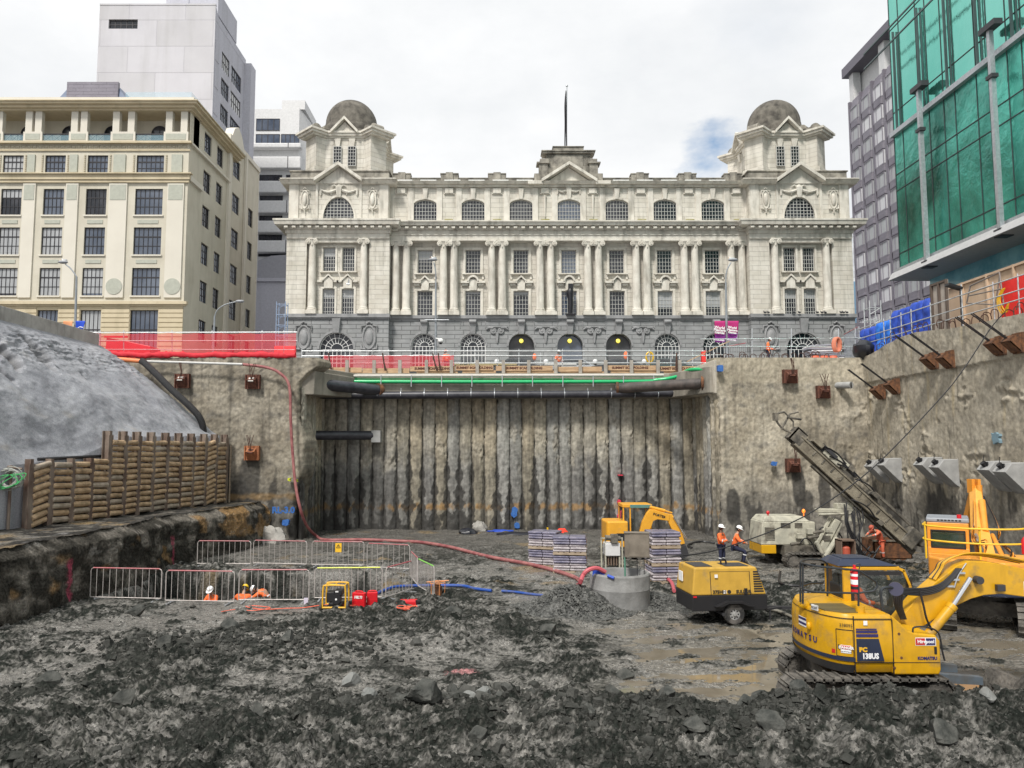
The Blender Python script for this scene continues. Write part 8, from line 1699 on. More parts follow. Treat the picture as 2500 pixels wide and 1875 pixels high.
q = facep(2068,942); m = MB(); m.tube([(q.x-.5,q.y+.4,q.z+.05),(q.x,q.y-.55,q.z)],.2,16); pp_ = m.build('pipe_stub', conc_g); tag(pp_, 'short grey drain pipe sticking out of the right wall block', 'pipe'); m = MB(); m.tube([(q.x,q.y-.556,q.z),(q.x+.004,q.y-.56,q.z)],.17,16); m.build('pipe_mouth', blackp, pp_)
# side wall anchors
def anchor_side(px, py, k):
    c = onx(px, py, XW-.18); a = thing('ground_anchor', k, 'ground anchor', (c.x,c.y,c.z-.4), 'rusty anchor heads on the walls'); s = .62
    m = MB(); m.prism([(c.y-s*.5,c.z-s*.75),(c.y+s*.5,c.z-s*.75),(c.y+s*.5,c.z+s*.65),(c.y-s*.5,c.z+s*.65)], c.x-.02, c.x+.1, 'x')
    for q in (-.28,.24): m.prism([(c.x,c.z-s*.7),(c.x-.1,c.z-s*.65),(c.x-.55,c.z+s*.05),(c.x-.36,c.z+s*.42),(c.x,c.z+s*.55)], c.y+q, c.y+q+.05, 'y')
    m.hexa([(c.x-.1,c.y-.28,c.z-s*.66),(c.x-.1,c.y+.28,c.z-s*.66),(c.x-.05,c.y+.28,c.z-s*.6),(c.x-.05,c.y-.28,c.z-s*.6),(c.x-.55,c.y-.28,c.z+s*.05),(c.x-.55,c.y+.28,c.z+s*.05),(c.x-.5,c.y+.28,c.z+s*.1),(c.x-.5,c.y-.28,c.z+s*.1)]); m.obox((c.x-.455,c.y,c.z+s*.235),(.32,.58,.05),ry=-.88); m.build('anchor_bracket', rust, a)
    m = MB()
    for q in (-.05,.05): m.tube([(c.x-.42,c.y+q,c.z+.15),(c.x-1.75,c.y+q*1.4+.15,c.z+1.25)],.028,6)
    m.build('strand_tails', hosem, a)
for px, py, lb in ((2151,955,'rusty side-wall anchor farthest from us, lower of the far pair'),(2186,942,'rusty side-wall anchor of the far pair, nearer to us'),(2278,879,'rusty side-wall anchor, left one of the middle pair'),(2318,876,'rusty side-wall anchor, right one of the middle pair'),(2441,842,'rusty side-wall anchor, left one of the nearest pair'),(2484,836,'rusty side-wall anchor at the right edge of the picture')): anchor_side(px, py, lb)
def block_side(px, py, lb, dark_=False):
    c = onx(px, py, XW-.15); a = thing('anchor_block', lb, 'concrete block', (c.x,c.y,c.z-.6), 'grey concrete anchor blocks low on the walls'); w_ = .42
    m = MB(); m.prism([(c.x+.2,c.z-.85),(c.x-.02,c.z-.7),(c.x-.85,c.z+.12),(c.x-.55,c.z+.48),(c.x+.2,c.z+.52)], c.y-w_, c.y+w_, 'y'); m.build('block_body', conc_g if not dark_ else M('dark_block', (.12,.12,.11), (.2,.2,.19), sc=2, r=.8), a, bev=.02)
    m = MB(); m.obox((c.x-.70,c.y,c.z+.30),(.06,.34,.34),ry=.86-math.pi/2+.7); m.tube([(c.x-.68,c.y,c.z+.3),(c.x-.82,c.y,c.z+.44)],.12,10); m.tube([(c.x-.8,c.y,c.z+.42),(c.x-.75,c.y,c.z+.75)],.015,5); m.build('anchor_cap', blackp, a)
for px, py, lb, dk_ in ((2102,1137,'dark dirty anchor block in the wall corner',True),(2154,1144,'rust-stained grey anchor block next to the dark one',False),(2185,1141,'grey anchor block, nearer one of the far pair',False),(2281,1141,'grey anchor block, left one of the middle pair',False),(2321,1147,'grey anchor block, right one of the middle pair',False),(2446,1154,'grey anchor block, left one of the nearest pair',False),(2487,1159,'grey anchor block at the right picture edge',False)): block_side(px, py, lb, dk_)
# paint marks (real paint on the wall)
bl_p = M('blue_spray_paint', (.012,.09,.36), (.05,.16,.42), sc=8, r=.6); yl_p = M('yellow_spray_paint', (.6,.65,.03), r=.6); rd_p = M('red_spray_paint', (.65,.04,.08), r=.6)
def mark(par, px, py, w_, h, mat, Y=44.55, ragged=.25, X=None):
    c = at(px,py,Y) if X is None else onx(px,py,X); n = 18; pts = [(c.x if X is None else c.y)+0 for _ in range(1)]; P = []
    for i in range(n):
        t = 2*math.pi*i/n; k = 1/max(abs(math.cos(t)),abs(math.sin(t))); rr = k*(1-random.random()*ragged); P.append((w_/2*rr*math.cos(t), h/2*rr*math.sin(t)))
    m = MB()
    if X is None: m.prism([(c.x+a,c.z+b) for a,b in P], c.y-.03, c.y+.25)
    else: m.prism([(c.y+a,c.z+b) for a,b in P], c.x, c.x+.2, 'x')
    return m.build('paint_mark', mat, par)
mark(wr, 1759, 899, .34, .40, bl_p, ragged=.1); mark(wr, 1891, 1132, .35, .28, bl_p, ragged=.5); mark(wl, 697, 1276, .42, .38, bl_p, Y=44.5); mark(wl, 705, 1171, .25, .25, yl_p, ragged=.7); mark(wl, 722, 1173, .2, .2, yl_p, ragged=.7)
text('RL-3.0', .50, bl_p, wl, at(692,1246,44.42), (math.pi/2,0,0), bold=.02, ext=.03, name='spray_lettering')
mark(ws, 2430, 1070, .6, .6, M('faded_blue_paint', (.17,.26,.31)), X=XW-.12, ragged=.45); mark(pw, 1256, 1250, .5, .8, bl_p, Y=50.58, ragged=.35); mark(pw, 1262, 1283, .38, .4, bl_p, Y=50.58); mark(pw, 1512, 1225, .28, .3, rd_p, Y=50.6, ragged=.6); mark(pw, 1513, 1255, .35, .7, rd_p, Y=50.6, ragged=.6); mark(pw, 1515, 1160, .5, .1, rd_p, Y=50.6, ragged=.6)
for i, (px, py) in enumerate(((95,1080),(138,1076),(173,1072),(213,1077))):
    c = at(px, py, 36.2); m = MB(); 
    for k in range(3): m.tube([(c.x+random.uniform(-.1,.1),c.y,c.z+random.uniform(-.3,.3)),(c.x+random.uniform(-.15,.15),c.y+.1,c.z+random.uniform(-.3,.3))],.05,5)
# ================================================================ PIPES ON THE BEAM
def tubeobj(name, pts, r, mat, label, cat, k=6, n=12, par=None):
    m = MB(); m.tube(spline([tuple(p) for p in pts], k) if k else pts, r, n); o = m.build(name, mat, par)
    if label: tag(o, label, cat)
    return o
YF_ = 49.62
gpipe = tubeobj('pipe', [at(757,905,46.5),at(775,913,48.2),at(800,923,49.2),at(842,930,YF_),at(900,931.5,YF_),at(1250,932,YF_),at(1560,931,YF_),at(1600,928,YF_-.1),at(1632,924,YF_-.3),at(1660,917,YF_-.8),at(1676,906,48),at(1694,902,47),at(1730,903,45.6)], .115, hose_g, 'bright green pipe running along the front of the capping beam', 'pipe')
tubeobj('pipe', [at(765,912,47.3),at(800,914,49.3),at(870,924,YF_+.1),at(1000,924.5,YF_+.12),at(1400,925,YF_+.12)], .035, hose_g, 'thin green hose just above the thick green pipe', 'hose')
tubeobj('pipe', [at(797,918,YF_),at(1200,917,YF_),at(1620,916,YF_)], .10, pipe_w, 'pale plastic pipe along the top edge of the capping beam', 'pipe', k=0)
dp = tubeobj('drain_pipe', [at(795,960,YF_-.1),at(812,965,YF_-.05),at(1200,963.5,YF_-.05),at(1640,960,YF_-.05),at(1662,952,YF_-.1)], .25, pipe_k, 'long black drain pipe clamped along the lower beam face', 'pipe')
for i in range(14):
    px = 922+i*57; p = at(px,963,YF_-.05); m = MB(); m.tube([(p.x-.02,p.y,p.z),(p.x+.02,p.y,p.z)],.262,16); m.box(p.x-.02,p.y-.03,p.z+.2,p.x+.02,p.y+.0,p.z+.42); m.build('pipe_clamp', steel, dp)
for i in range(12):
    px = 930+i*74; p = at(px,931,YF_-.12); m = MB(); m.box(p.x-.025,p.y-.03,p.z-.35,p.x+.025,p.y+.02,p.z+.42); m.build('pipe_bracket', steel, gpipe)
st1 = thing('steel_strut', 'thick black corner strut between left wall and capping beam', 'strut', (-11,46,9)); a = at(742,934,45.9); b = at(925,953,YF_); m = MB(); m.tube([a,b],.36,18); m.build('strut_tube', pipe_k, st1); m = MB(); m.tube([b-Vector((.1,.1,0)),b+Vector((.1,.1,0))],.45,18); m.build('end_plate', rust, st1)
st2 = thing('steel_strut', 'thick dark corner strut between capping beam and right wall haunch', 'strut', (13,46,9)); a = at(1508,948,YF_); b = at(1715,936,46.3); m = MB(); m.tube([a,b],.34,18); m.build('strut_tube', M('brown_black_pipe', (.04,.035,.032), (.1,.08,.07), sc=2, r=.5), st2); m = MB(); m.tube([b-Vector((.05,0,0)),b+Vector((.1,-.05,0))],.5,18); m.tube([a-Vector((.1,0,0)),a+Vector((.05,-.02,0))],.42,18); m.build('end_plate', rust, st2)
st3 = thing('steel_strut', 'black horizontal pipe ending in a grey block on the dark left piles', 'strut', (-10,50,5)); a = at(752,1063,48.5); b = at(908,1063,50.3); m = MB(); m.tube([a,b],.30,18); m.build('strut_tube', pipe_k, st3); p = at(918,1065,50.3); m = MB(); m.box(p.x-.28,p.y-.25,p.z-.4,p.x+.32,p.y+.4,p.z+.38); m.build('end_block', conc_g, st3)
# left wall pipes
tubeobj('pipe', [at(348,882,44.5),at(450,885,44.45),at(592,889.5,44.4)], .075, M('white_grey_pipe', (.5,.5,.48), r=.5), 'white pipe running along the top of the left wall block', 'pipe', k=0)
tubeobj('pipe', [at(284,876.5,44.2),at(348,882,44.2)], .13, M('orange_pipe', (.7,.22,.08), r=.5), 'orange pipe end at the top of the grey slope', 'pipe', k=0)
tubeobj('hose', [at(345,881,44.0),at(356,889,43.9),at(384,916,43.6),at(421,953,43.4),at(454,983,43.3),at(482,1012,43.4),at(494,1036,43.6),at(497,1058,43.8)], .19, M('corrugated_hose', (.02,.02,.022), r=.5, bump=1, bsc=60), 'fat black corrugated hose running down the edge of the grey slope', 'hose')
# ================================================================ DECK ON THE BEAM: boards, posts, scaffold
tbr = thing('timber_edge_barrier', 'row of timber posts along the capping beam edge', 'barrier', (0,50.3,10.2))
for px in (847,913,976,1041,1102,1165,1229,1291,1357,1417,1479,1542,1607,1660):
    a = at(px,914,50.15); b = at(px,879,50.15); m = MB(); m.box(a.x-.11,50.1,a.z,a.x+.11,50.25,b.z); m.build('timber_post', M('grey_timber', (.27,.24,.21), (.38,.35,.31), sc=3, r=.85), tbr)
BD = [(788,884,903,''),(884,1000,905,''),(1000,1112,900,'SUMMIT SCAFFOLDING'),(1112,1205,898,'SUMMIT SCAFFOLDING'),(1210,1350,899,'SUMMIT SCAFFOLDING'),(1352,1470,901,''),(1475,1602,898,'SUMMIT SCAFFOLDING'),(1605,1700,900,'SUMMIT SCAFFOLDING')]
pos = ['far left end of the deck','second from the left behind the red netting','third from the left behind the netting end','just left of centre','in the very middle','right of the middle, plain and paler','between the last two timber posts','far right end of the deck']
for (x0, x1, py, tx), ps_ in zip(BD, pos):
    a = at(x0,py+6,50.3); b = at(x1,py-6,50.3); tl = random.uniform(-.012,.012); b_ = thing('scaffold_board', 'scaffold plank, %s, %s' % ('stamped with dark lettering' if tx else 'unlettered', ps_), 'board', (a.x,50.3,a.z), 'kick boards along the deck edge'); m = MB(); m.obox(((a.x+b.x)/2,50.34,(a.z+b.z)/2),(b.x-a.x-.04,.05,b.z-a.z),ry=tl); m.build('plank', board, b_)
    m = MB(); m.obox(((a.x+b.x)/2+.3,50.42,a.z-.12),(b.x-a.x-.3,.05,.28),ry=-tl*2); m.build('lower_plank', board, b_)
    if tx: text(tx, .22, M('brown_lettering', (.09,.03,.02), r=.8), b_, ((a.x+b.x)/2,50.31,(a.z+b.z)/2), (math.pi/2,0,0), bold=.012, sx=1.05)
tubem = M('scaffold_tube', (.45,.47,.48), (.6,.62,.63), sc=5, r=.4, met=.4)
def scaffold(label, posts, rails, Y, zb=None, group='scaffold guard rails', r=.03):
    s = thing('scaffold_rail', label, 'guard rail', (0,Y if not isinstance(Y,tuple) else Y[0],10.7), group)
    for px, py0, py1 in posts: a = at(px,py0,Y); b = at(px,py1,Y); m = MB(); m.tube([a,b],r,6); m.build('post', tubem, s)
    for (x0,y0,x1,y1) in rails: m = MB(); m.tube([at(x0,y0,Y-.06),at(x1,y1,Y-.06)],r,6); m.build('rail', tubem, s)
    return s
scaffold('scaffold tube guard rail along the whole deck edge above the bay', [(p,902,852+(8 if i%2 else 0)) for i,p in enumerate(range(737,1745,53))], [(737,857,1720,857),(737,869,1730,868),(800,887,1740,886)], 51.6, r=.035)
scaffold('scaffold guard rail holding the red netting at the left', [(p,876,806) for p in (245,302,420,518,640,693)], [(222,812,725,811),(228,832,725,832),(240,853,720,854)], 45.3)
scaffold('scaffold guard rail on top of the right wall block', [(p,874,802) for p in (1836,1932,2047,2088)], [(1710,828,2110,825),(1720,846,2110,846)], 46.3)
# netting
def netting(label, x0, x1, y0, y1, Y, sag=8, folded=True):
    n = 60; k = 10; a = at(x0,y0,Y); b = at(x1,y1,Y); U, V_ = np.meshgrid(np.linspace(0,1,n), np.linspace(0,1,k), indexing='ij'); zs = a.z+(b.z-a.z)*V_; X = a.x+(b.x-a.x)*U
    top = .05*np.abs(np.sin(U*math.pi*sag)); P = np.stack([X, Y+.06*fb(X*.8, zs*.8, 3, int(abs(x0))), zs-top*(1-V_)], -1)
    o = grid(P, None, 'safety_netting', net); tag(o, label, 'netting', 'red debris netting')
    if folded:
        zb = b.z; U, T = np.meshgrid(np.linspace(0,1,180), np.linspace(0,2*math.pi,10), indexing='ij'); X = a.x+(b.x-a.x)*U; r = .17+.10*fb(X*1.2, T*0, 3, 77)
        P = np.stack([X, Y-.15+r*.6*np.cos(T)+.05*fb(X*3,T,2,78), zb+.12+.14*fb(X*.6,X*0,2,79)+r*np.sin(T)*(1+.4*fb(X*4,T*1.2,2,80))], -1); grid(P, None, 'bunched_hem', net_d, o)
    return o
netting('red debris netting on the left guard rail, bunched along its foot', 228, 722, 813, 872, 45.15)
netting('lower red debris netting on the deck left of the middle', 790, 1108, 867, 900, 51.45, folded=False)
# red skip, red plastic barriers
q0 = at(254,868,47.5); q1 = at(366,868,47.5); sk2 = thing('red_skip', 'red sloping-ended skip behind the left netting', 'skip', ((q0.x+q1.x)/2,48,10.8)); z1_ = at(300,824,47.5).z; m = MB(); m.prism([(q0.x,10.75),(q1.x,10.75),(q1.x,at(366,845,47.5).z),(at(312,833,47.5).x,at(312,833,47.5).z),(q0.x+.1,z1_)], 47.5, 49.0); m.build('skip_body', redp, sk2, bev=.04); m = MB(); m.box(q0.x,47.4,z1_-.02,at(312,833,47.5).x,47.5,z1_+.1); m.build('rim', redp, sk2)
def wbar(x0, x1, yt, Y, label):
    a = at(x0,yt,Y); b = at(x1,yt,Y); w_ = b.x-a.x; f = fr((a.x+w_/2,Y),(1,0),(0,-1)); o = thing('plastic_barrier', label, 'barrier', (a.x+w_/2,Y,10.75), 'red water-filled barriers'); m = MB(f); m.prism([(-.3,10.75),(.3,10.75),(.12,a.z),(-.12,a.z)], -w_/2, w_/2, 'x'); m.build('barrier_body', M('red_barrier', (.75,.03,.025), r=.45), o, bev=.03); return o
wbar(671,722,845,46.5,'red plastic barrier in the corner above the left wall block'); wbar(1030,1062,893,53,'red plastic barrier behind the deck netting'); wbar(1240,1262,888,53.5,'red plastic barrier left of the middle deck car')
wbar(1712,1722,856,55,'small red barrier near the banner lamp')
# starter bars along wall tops
def hooks(par, pts, h=.45, lean=.25):
    random.seed(len(pts))
    for p in pts:
        k = random.uniform(.6,1.1); s = random.choice((-1,1)); x, y, z = p; m = MB(); m.tube(spline([(x,y,z-.1),(x+random.uniform(-.05,.05),y,z+h*k),(x+s*.12,y,z+h*k+.12),(x+s*.3,y-.05,z+h*k+.05),(x+s*.36,y-.05,z+h*k*.5)],3),.022,5); m.build('starter_bar', rebar, par)
hooks(wr, [(13.3+i*.34, 46+.3*math.sin(i*2), 10.75) for i in range(22)], .4)
hooks(ws, [(XW+.3+.2*math.sin(i*3), 45-i*.55, float(np.interp(45-i*.55, [10,31,36,38,39.3,41,42.4,44,45.1], [11.0,11.0,11.15,11.35,11.45,11.4,11.2,10.9,10.8]))) for i in range(26)], .4)
for px, py, dx in ((808,905,-6),(940,905,-6),(1066,905,-10),(1074,905,-4),(1650,905,2)):
    a = at(px,py,50.0); b = at(px+dx,862,50.0); m = MB(); m.tube([a,b],.05,6); m.tube([a+Vector((.08,0,0)),b+Vector((.02,0,-.3))],.04,6); tag(m.build('steel_bars', rebar), {808:'pair of rusty upright bars at the left end of the deck',940:'pair of rusty bars before the netting, below the first arch',1066:'leaning rusty bars just left of the lamp post foot',1074:'second pair of leaning bars hard against the first, by the lamp post',1650:'rusty upright bars at the right end of the deck'}[px], 'steel bars')
# ================================================================ STREET FURNITURE
lampm = M('lamp_grey', (.22,.24,.26), (.3,.32,.34), sc=2, r=.5, met=.3)
def street_lamp(label, base, path, Y, hx, banner=None):
    b = at(base[0], base[1], Y); l_ = thing('street_lamp', label, 'street lamp', (b.x,Y,10.75), 'street lamps'); pts = [Vector((b.x,Y,10.7))]+[at(px,py,Y) for px, py in path]; m = MB(); m.tube([pts[0],pts[1]],[.12,.07],10); m.build('pole', lampm, l_)
    m = MB(); m.tube(spline([tuple(p) for p in pts[1:]],5),.05,8); m.build('arm', lampm, l_); e = pts[-1]; d_ = (pts[-1]-pts[-2]).normalized(); m = MB(); m.ball(e+d_*.25,(.38,.2,.13),12,8); m.build('lamp_head', M('lamp_head_grey', (.3,.31,.33), r=.5), l_); return l_
street_lamp('street lamp with an arm reaching left in front of the cream building', (186,800), [(187,676),(182,668),(172,655),(160,645)], 56, 0)
street_lamp('slender street lamp with camera in front of the first arches, nearest the centre', (1064,872), [(1064,690),(1064,668),(1062,652),(1059,641)], 60, 0)
street_lamp('street lamp carrying two magenta banners at the right', (1774,845), [(1772,690),(1773,668),(1778,652),(1785,641)], 56, 0)
street_lamp('low street lamp with arm reaching right, at the side of the cream building', (522,810), [(524,772),(530,758),(545,746),(566,739),(578,737)], 62, 0)
def banner(x0, y0, x1, y1, Y, mat, label, twist=0, t=None, mat2=None):
    a = at(x0,y1,Y); b = at(x1,y0,Y); n = 12; U, V_ = np.meshgrid(np.linspace(0,1,n), np.linspace(0,1,n), indexing='ij'); X = a.x+(b.x-a.x)*U*(1-twist*(1-V_)*.45)+ (twist<0)*(b.x-a.x)*0; Zz = a.z+(b.z-a.z)*V_; Y_ = Y-.08+.10*np.sin(U*3+V_*2)*(1-V_)
    o = grid(np.stack([X,Y_,Zz],-1), None, 'banner', mat); sd_ = o.modifiers.new('thick','SOLIDIFY'); sd_.thickness = .01; tag(o, label, 'banner', 'street banners')
    if mat2:
        U, V_ = np.meshgrid(np.linspace(0,1,n), np.linspace(0,.38,n), indexing='ij'); X = a.x+(b.x-a.x)*U*(1-twist*(1-V_)*.45); grid(np.stack([X,Y-.095+.10*np.sin(U*3+V_*2)*(1-V_),a.z+(b.z-a.z)*V_],-1), None, 'lower_print', mat2, o)
    return o
b1_ = banner(1745,784,1770,836,55.8,magenta,'magenta and purple banner with white lettering, left of the lamp',.15,mat2=purp_b); b2_ = banner(1777,784,1803,832,55.8,magenta,'magenta and purple banner, right of the lamp and half folded',.55,mat2=purp_b)
for b_, px, s in ((b1_,1757,1),(b2_,1788,.85)):
    for py, tx, sz_ in ((800,'World',.28),(806,'Masters',.28),(812,'Games',.26),(830,'AUCKLAND',.15)): p = at(px-(2 if py > 820 else 0),py,55.62); text(tx, sz_*s, txt_w, b_, p, (math.pi/2,.12,0), bold=.01)
banner(155,784,179,804,55.8,orange_b,'orange banner on the left lamp post above the concrete upstand'); bb_ = banner(185,784,210,812,55.8,blue_b,'blue banner on the left lamp post next to the orange one',.5); m = MB(); p = at(193,800,55.6); m.tube(spline([(p.x-.15,p.y,p.z-.1),(p.x+.05,p.y,p.z+.05),(p.x+.3,p.y,p.z)],4),.035,5); m.build('emblem', txt_w, bb_)
# cross arms and camera
p = at(1064,781,59.8); m = MB(); a = at(1037,781,59.8); b = at(1096,781,59.8); m.tube([a,b],.04,6); tag(m.build('sign_bracket', steel), 'thin empty sign bracket across the central lamp post', 'bracket')
sc_ = thing('security_camera', 'white dome security camera on the central lamp post', 'camera', tuple(at(1076,833,59.8))); q = at(1076,832,59.8); m = MB(); m.ball((q.x,q.y,q.z),(.22,.22,.2),12,8); m.tube([(q.x,q.y,q.z+.1),(q.x-.4,q.y,q.z+.2)],.05,6); m.build('housing', white_p, sc_); m = MB(); m.ball((q.x,q.y,q.z-.14),(.15,.15,.15),12,8); m.build('dome', blackp, sc_)
def globe(px, label):
    Y = 62; p = at(px,883,Y); g_ = thing('globe_lamp', label, 'lamp post', (p.x,Y,10.8), 'black globe lamps before the doors'); m = MB(); m.lathe([(.25,0),(.25,.15),(.16,.3),(.12,.5),(.09,.9),(.08,p.z-10.8-.3),(.14,p.z-10.8-.2),(.1,p.z-10.8-.12),(0,p.z-10.8-.12)], (p.x,Y,10.8), 14); m.box(p.x-.2,Y-.2,p.z-.6,p.x+.2,Y+.2,p.z-.5); m.build('post', blackp, g_); m = MB(); m.ball((p.x,Y,p.z),.22,14,10); m.build('globe', M('opal_globe', (.75,.75,.75), r=.2), g_)
globe(1213,'globe lamp post leftmost, between second and third arch'); globe(1333,'globe lamp post just left of the middle doorway'); globe(1453,'globe lamp post just right of the middle doorway'); globe(1573,'globe lamp post rightmost, left of the fan window')
# gulls on the lamps
def gull(p, label, fly=False):
    g_ = thing('seagull', label, 'seagull', tuple(p), 'seagulls'); m = MB(); m.ball(p+Vector((0,0,.12)),(.2,.09,.09),10,8); m.ball(p+Vector((-.17,0,.22)),(.06,.05,.055),8,6); m.tube([p+Vector((-.13,0,.14)),p+Vector((-.17,0,.22))],.045,6); m.build('body', white_p, g_); m = MB(); m.tube([p+Vector((-.22,0,.22)),p+Vector((-.29,0,.2))],[.02,.006],5); m.tube([p+Vector((0,.03,0)),p+Vector((0,.03,.08))],.01,4); m.build('beak_and_legs', M('gull_orange', (.7,.3,.05)), g_)
    m = MB()
    if fly:
        for s in (-1,1): m.hexa([p+Vector(v) for v in ((-.05,0,.14),(.1,0,.14),(.1,.02,.16),(-.05,.02,.16),(-.05+.1,s*.1,.14+.45),(.08,s*.1,.14+.45),(.08,s*.12,.16+.45),(.05,s*.12,.16+.45))])
    else: m.ball(p+Vector((.05,0,.16)),(.2,.1,.06),8,6)
    m.build('wings', M('gull_grey', (.4,.42,.44)), g_)
gull(at(157,640,56)+Vector((0,0,0)), 'seagull perched on the lamp in front of the cream building'); gull(at(1059,634,60), 'seagull perched on the central lamp'); gull(at(1787,636,56), 'seagull perched on the banner lamp'); gull(at(850,697,66), 'white seagull flying before the left pavilion windows', True)
# pigeons on the granite ledge
pgm = M('pigeon_grey', (.03,.03,.035))
zl_ = Z(775,YF-.9)+.32
for i, px in enumerate((1868,1876,1938,1952,1996,2007,2015,2054,2060,2068)):
    p = at(px,766,YF-1.3); m = MB(); m.ball((p.x,p.y,zl_+.1),(.15,.08,.09),8,6); m.ball((p.x-.12,p.y,zl_+.2),.05,6,5); tag(m.build('pigeon', pgm), 'small dark pigeon perched in the line along the right granite ledge', 'pigeon', 'pigeons on the granite ledge')
# ---------------------------------------------------------------- cars on the street
def car(label, px, Y, paint, rz=0, s=1):
    c = thing('parked_car', label, 'car', (0,0,0), 'cars in front of the stone building'); m = MB()
    m.prism([(-2.15,.35),(2.15,.35),(2.2,.6),(2.1,.85),(1.2,.95),(.65,1.38),(-.9,1.42),(-1.6,.98),(-2.1,.9),(-2.2,.6)], -.82, .82); b = m.build('body', paint, c, bev=.08, seg=3)
    m = MB(); m.prism([(1.08,.95),(.62,1.33),(-.86,1.37),(-1.45,.98)], -.79, .835); m.prism([(1.08,.95),(.62,1.33),(-.86,1.37),(-1.45,.98)], -.835, -.79); m.build('side_windows', glass_d, c)
    m = MB(); m.quad((1.2,-.7,.97),(1.2,.7,.97),(.68,.66,1.37),(.68,-.66,1.37)); m.quad((-1.6,-.7,1.0),(-1.6,.7,1.0),(-.93,.66,1.41),(-.93,-.66,1.41)); m.build('windscreen', glass_d, c)
    for x in (-1.35,1.35):
        for y in (-.8,.8): m = MB(); m.tube([(x,y-.1,.32),(x,y+.1,.32)],.32,16); w_ = m.build('wheel', tyre, c); m = MB(); m.tube([(x,y-.11,.32),(x,y+.11,.32)],.2,12); m.build('rim', steel, w_)
    for y in (-.55,.55): m = MB(); m.box(2.08,y-.18,.62,2.2,y+.18,.75); m.build('headlight', white_p, c); m = MB(); m.box(-2.21,y-.15,.65,-2.1,y+.15,.8); m.build('tail_light', redp, c)
    p = at(px,880,Y); return place(c, (p.x,Y,10.8), rz, sc=s)
car('dark car in front of the third arch', 1268, 58, M('dark_car_paint', (.03,.03,.035), r=.15, coat=.5)); car('silver-white car in front of the middle doorway', 1392, 58.5, M('silver_car_paint', (.5,.52,.54), r=.2, met=.4, coat=.5), math.pi); car('black car in front of the right doorway', 1508, 58, M('black_car_paint', (.012,.012,.015), r=.12, coat=.5), math.pi); car('dark green van-like car before the right fan window', 1632, 58, M('green_car_paint', (.02,.05,.05), r=.2, coat=.5), 0, 1.0)
# long low platform truck bed with lettering behind the boards
p0, p1 = at(1108,892,52.5), at(1262,880,52.5); tb = thing('flatbed_deck', 'long yellowish lifting platform with dark lettering behind the deck boards', 'platform', ((p0.x+p1.x)/2,52.5,10.72)); m = MB(); m.box(p0.x,52.5,p0.z,p1.x,53.5,p1.z-.15); m.build('deck_side', M('dull_yellow', (.45,.36,.16), r=.6), tb, bev=.03); text('A LIFT', .26, txt_k, tb, (p0.x+.8,52.49,(p0.z+p1.z)/2-.05), (math.pi/2,0,0), bold=.01)
m = MB()
for a in (.3,1.6,2.9): m.box(p0.x+a,52.6,10.72,p0.x+a+.15,53.4,p0.z)
m.build('legs', steel_d, tb)
p0, p1 = at(1372,893,52.4), at(1450,888,52.4); m = MB(); m.tube([(p0.x-1.2,52.4,p0.z+.1),(p0.x+1.0,52.4,p0.z+.1)],.12,10); tag(m.build('pipe', white_p), 'white pipe lying behind the boards near the middle doorway', 'pipe')
m = MB(); q = at(1586,872,52); m.tube([(q.x+.25*math.cos(t*.4),52,q.z+.35*math.sin(t*.4)) for t in range(17)],.06,6,cap=False); m.tube([(q.x,51.9,q.z+.4),(q.x,51.9,q.z-.5)],.05,6); tag(m.build('rope_coil', ym), 'yellow rope coil hanging on the deck rail before the right fan window', 'rope')
m = MB(); q = at(1528,868,53); m.ball((q.x,53,q.z),(.16,.1,.3),10,8); tag(m.build('vest', orange_c), 'orange vest hanging on the rail before the right doorway', 'vest'); m = MB(); q = at(1305,868,53); m.ball((q.x,53,q.z-.1),(.14,.1,.25),10,8); tag(m.build('vest', orange_c), 'orange vest hanging on the rail left of the middle doorway', 'vest')
q = at(1228,878,61); m = MB(); q = at(1213,873,54); m.lathe([(.22,0),(.05,.7),(0,.7)],(q.x+.6,54,10.75),12); 
m = MB(); q0 = at(737,905,52); q1 = at(1735,845,52); m.quad((q0.x+8.6,52,10.8),(q1.x-1,52,10.8),(q1.x-1,52,q1.z-.2),(q0.x+8.6,52,q1.z-.2)); tag(m.build('mesh_fence', chain), 'see-through wire mesh fence along the street side of the deck', 'fence')
# right block: bags stack, barrier fence, lifebuoy-like hose, sheets
random.seed(14); stk = thing('bag_stack', 'slumped stack of white and grey folded sacks on the right wall block', 'sack stack', (at(2005,860,47.5).x,47.5,10.78))
for i in range(9):
    a = at(2015,868-i*5,47.5); m = MB(); m.obox((a.x+random.uniform(-.2,.15)-.04*i,47.5,10.9+i*.115),(2.3-.08*i,1.0,.11),ry=random.uniform(-.06,.08)); m.build('sack_layer', random.choice([M('white_sack', (.6,.6,.62), (.75,.75,.76), sc=3, r=.6), M('grey_sack', (.28,.28,.32), r=.6)]), stk, bev=.05)
q = at(2040,842,46.1); m = MB()
for k in range(4): m.tube([(q.x+.18*math.cos(t*.4)+.03*k,46.1-.05*k,q.z+(.42)*math.sin(t*.4)) for t in range(17)],.07,7,cap=False)
tag(m.build('hose_coil', M('dull_orange_hose', (.6,.2,.12), r=.6)), 'orange hose coil hanging on the rail above the right block', 'hose coil')
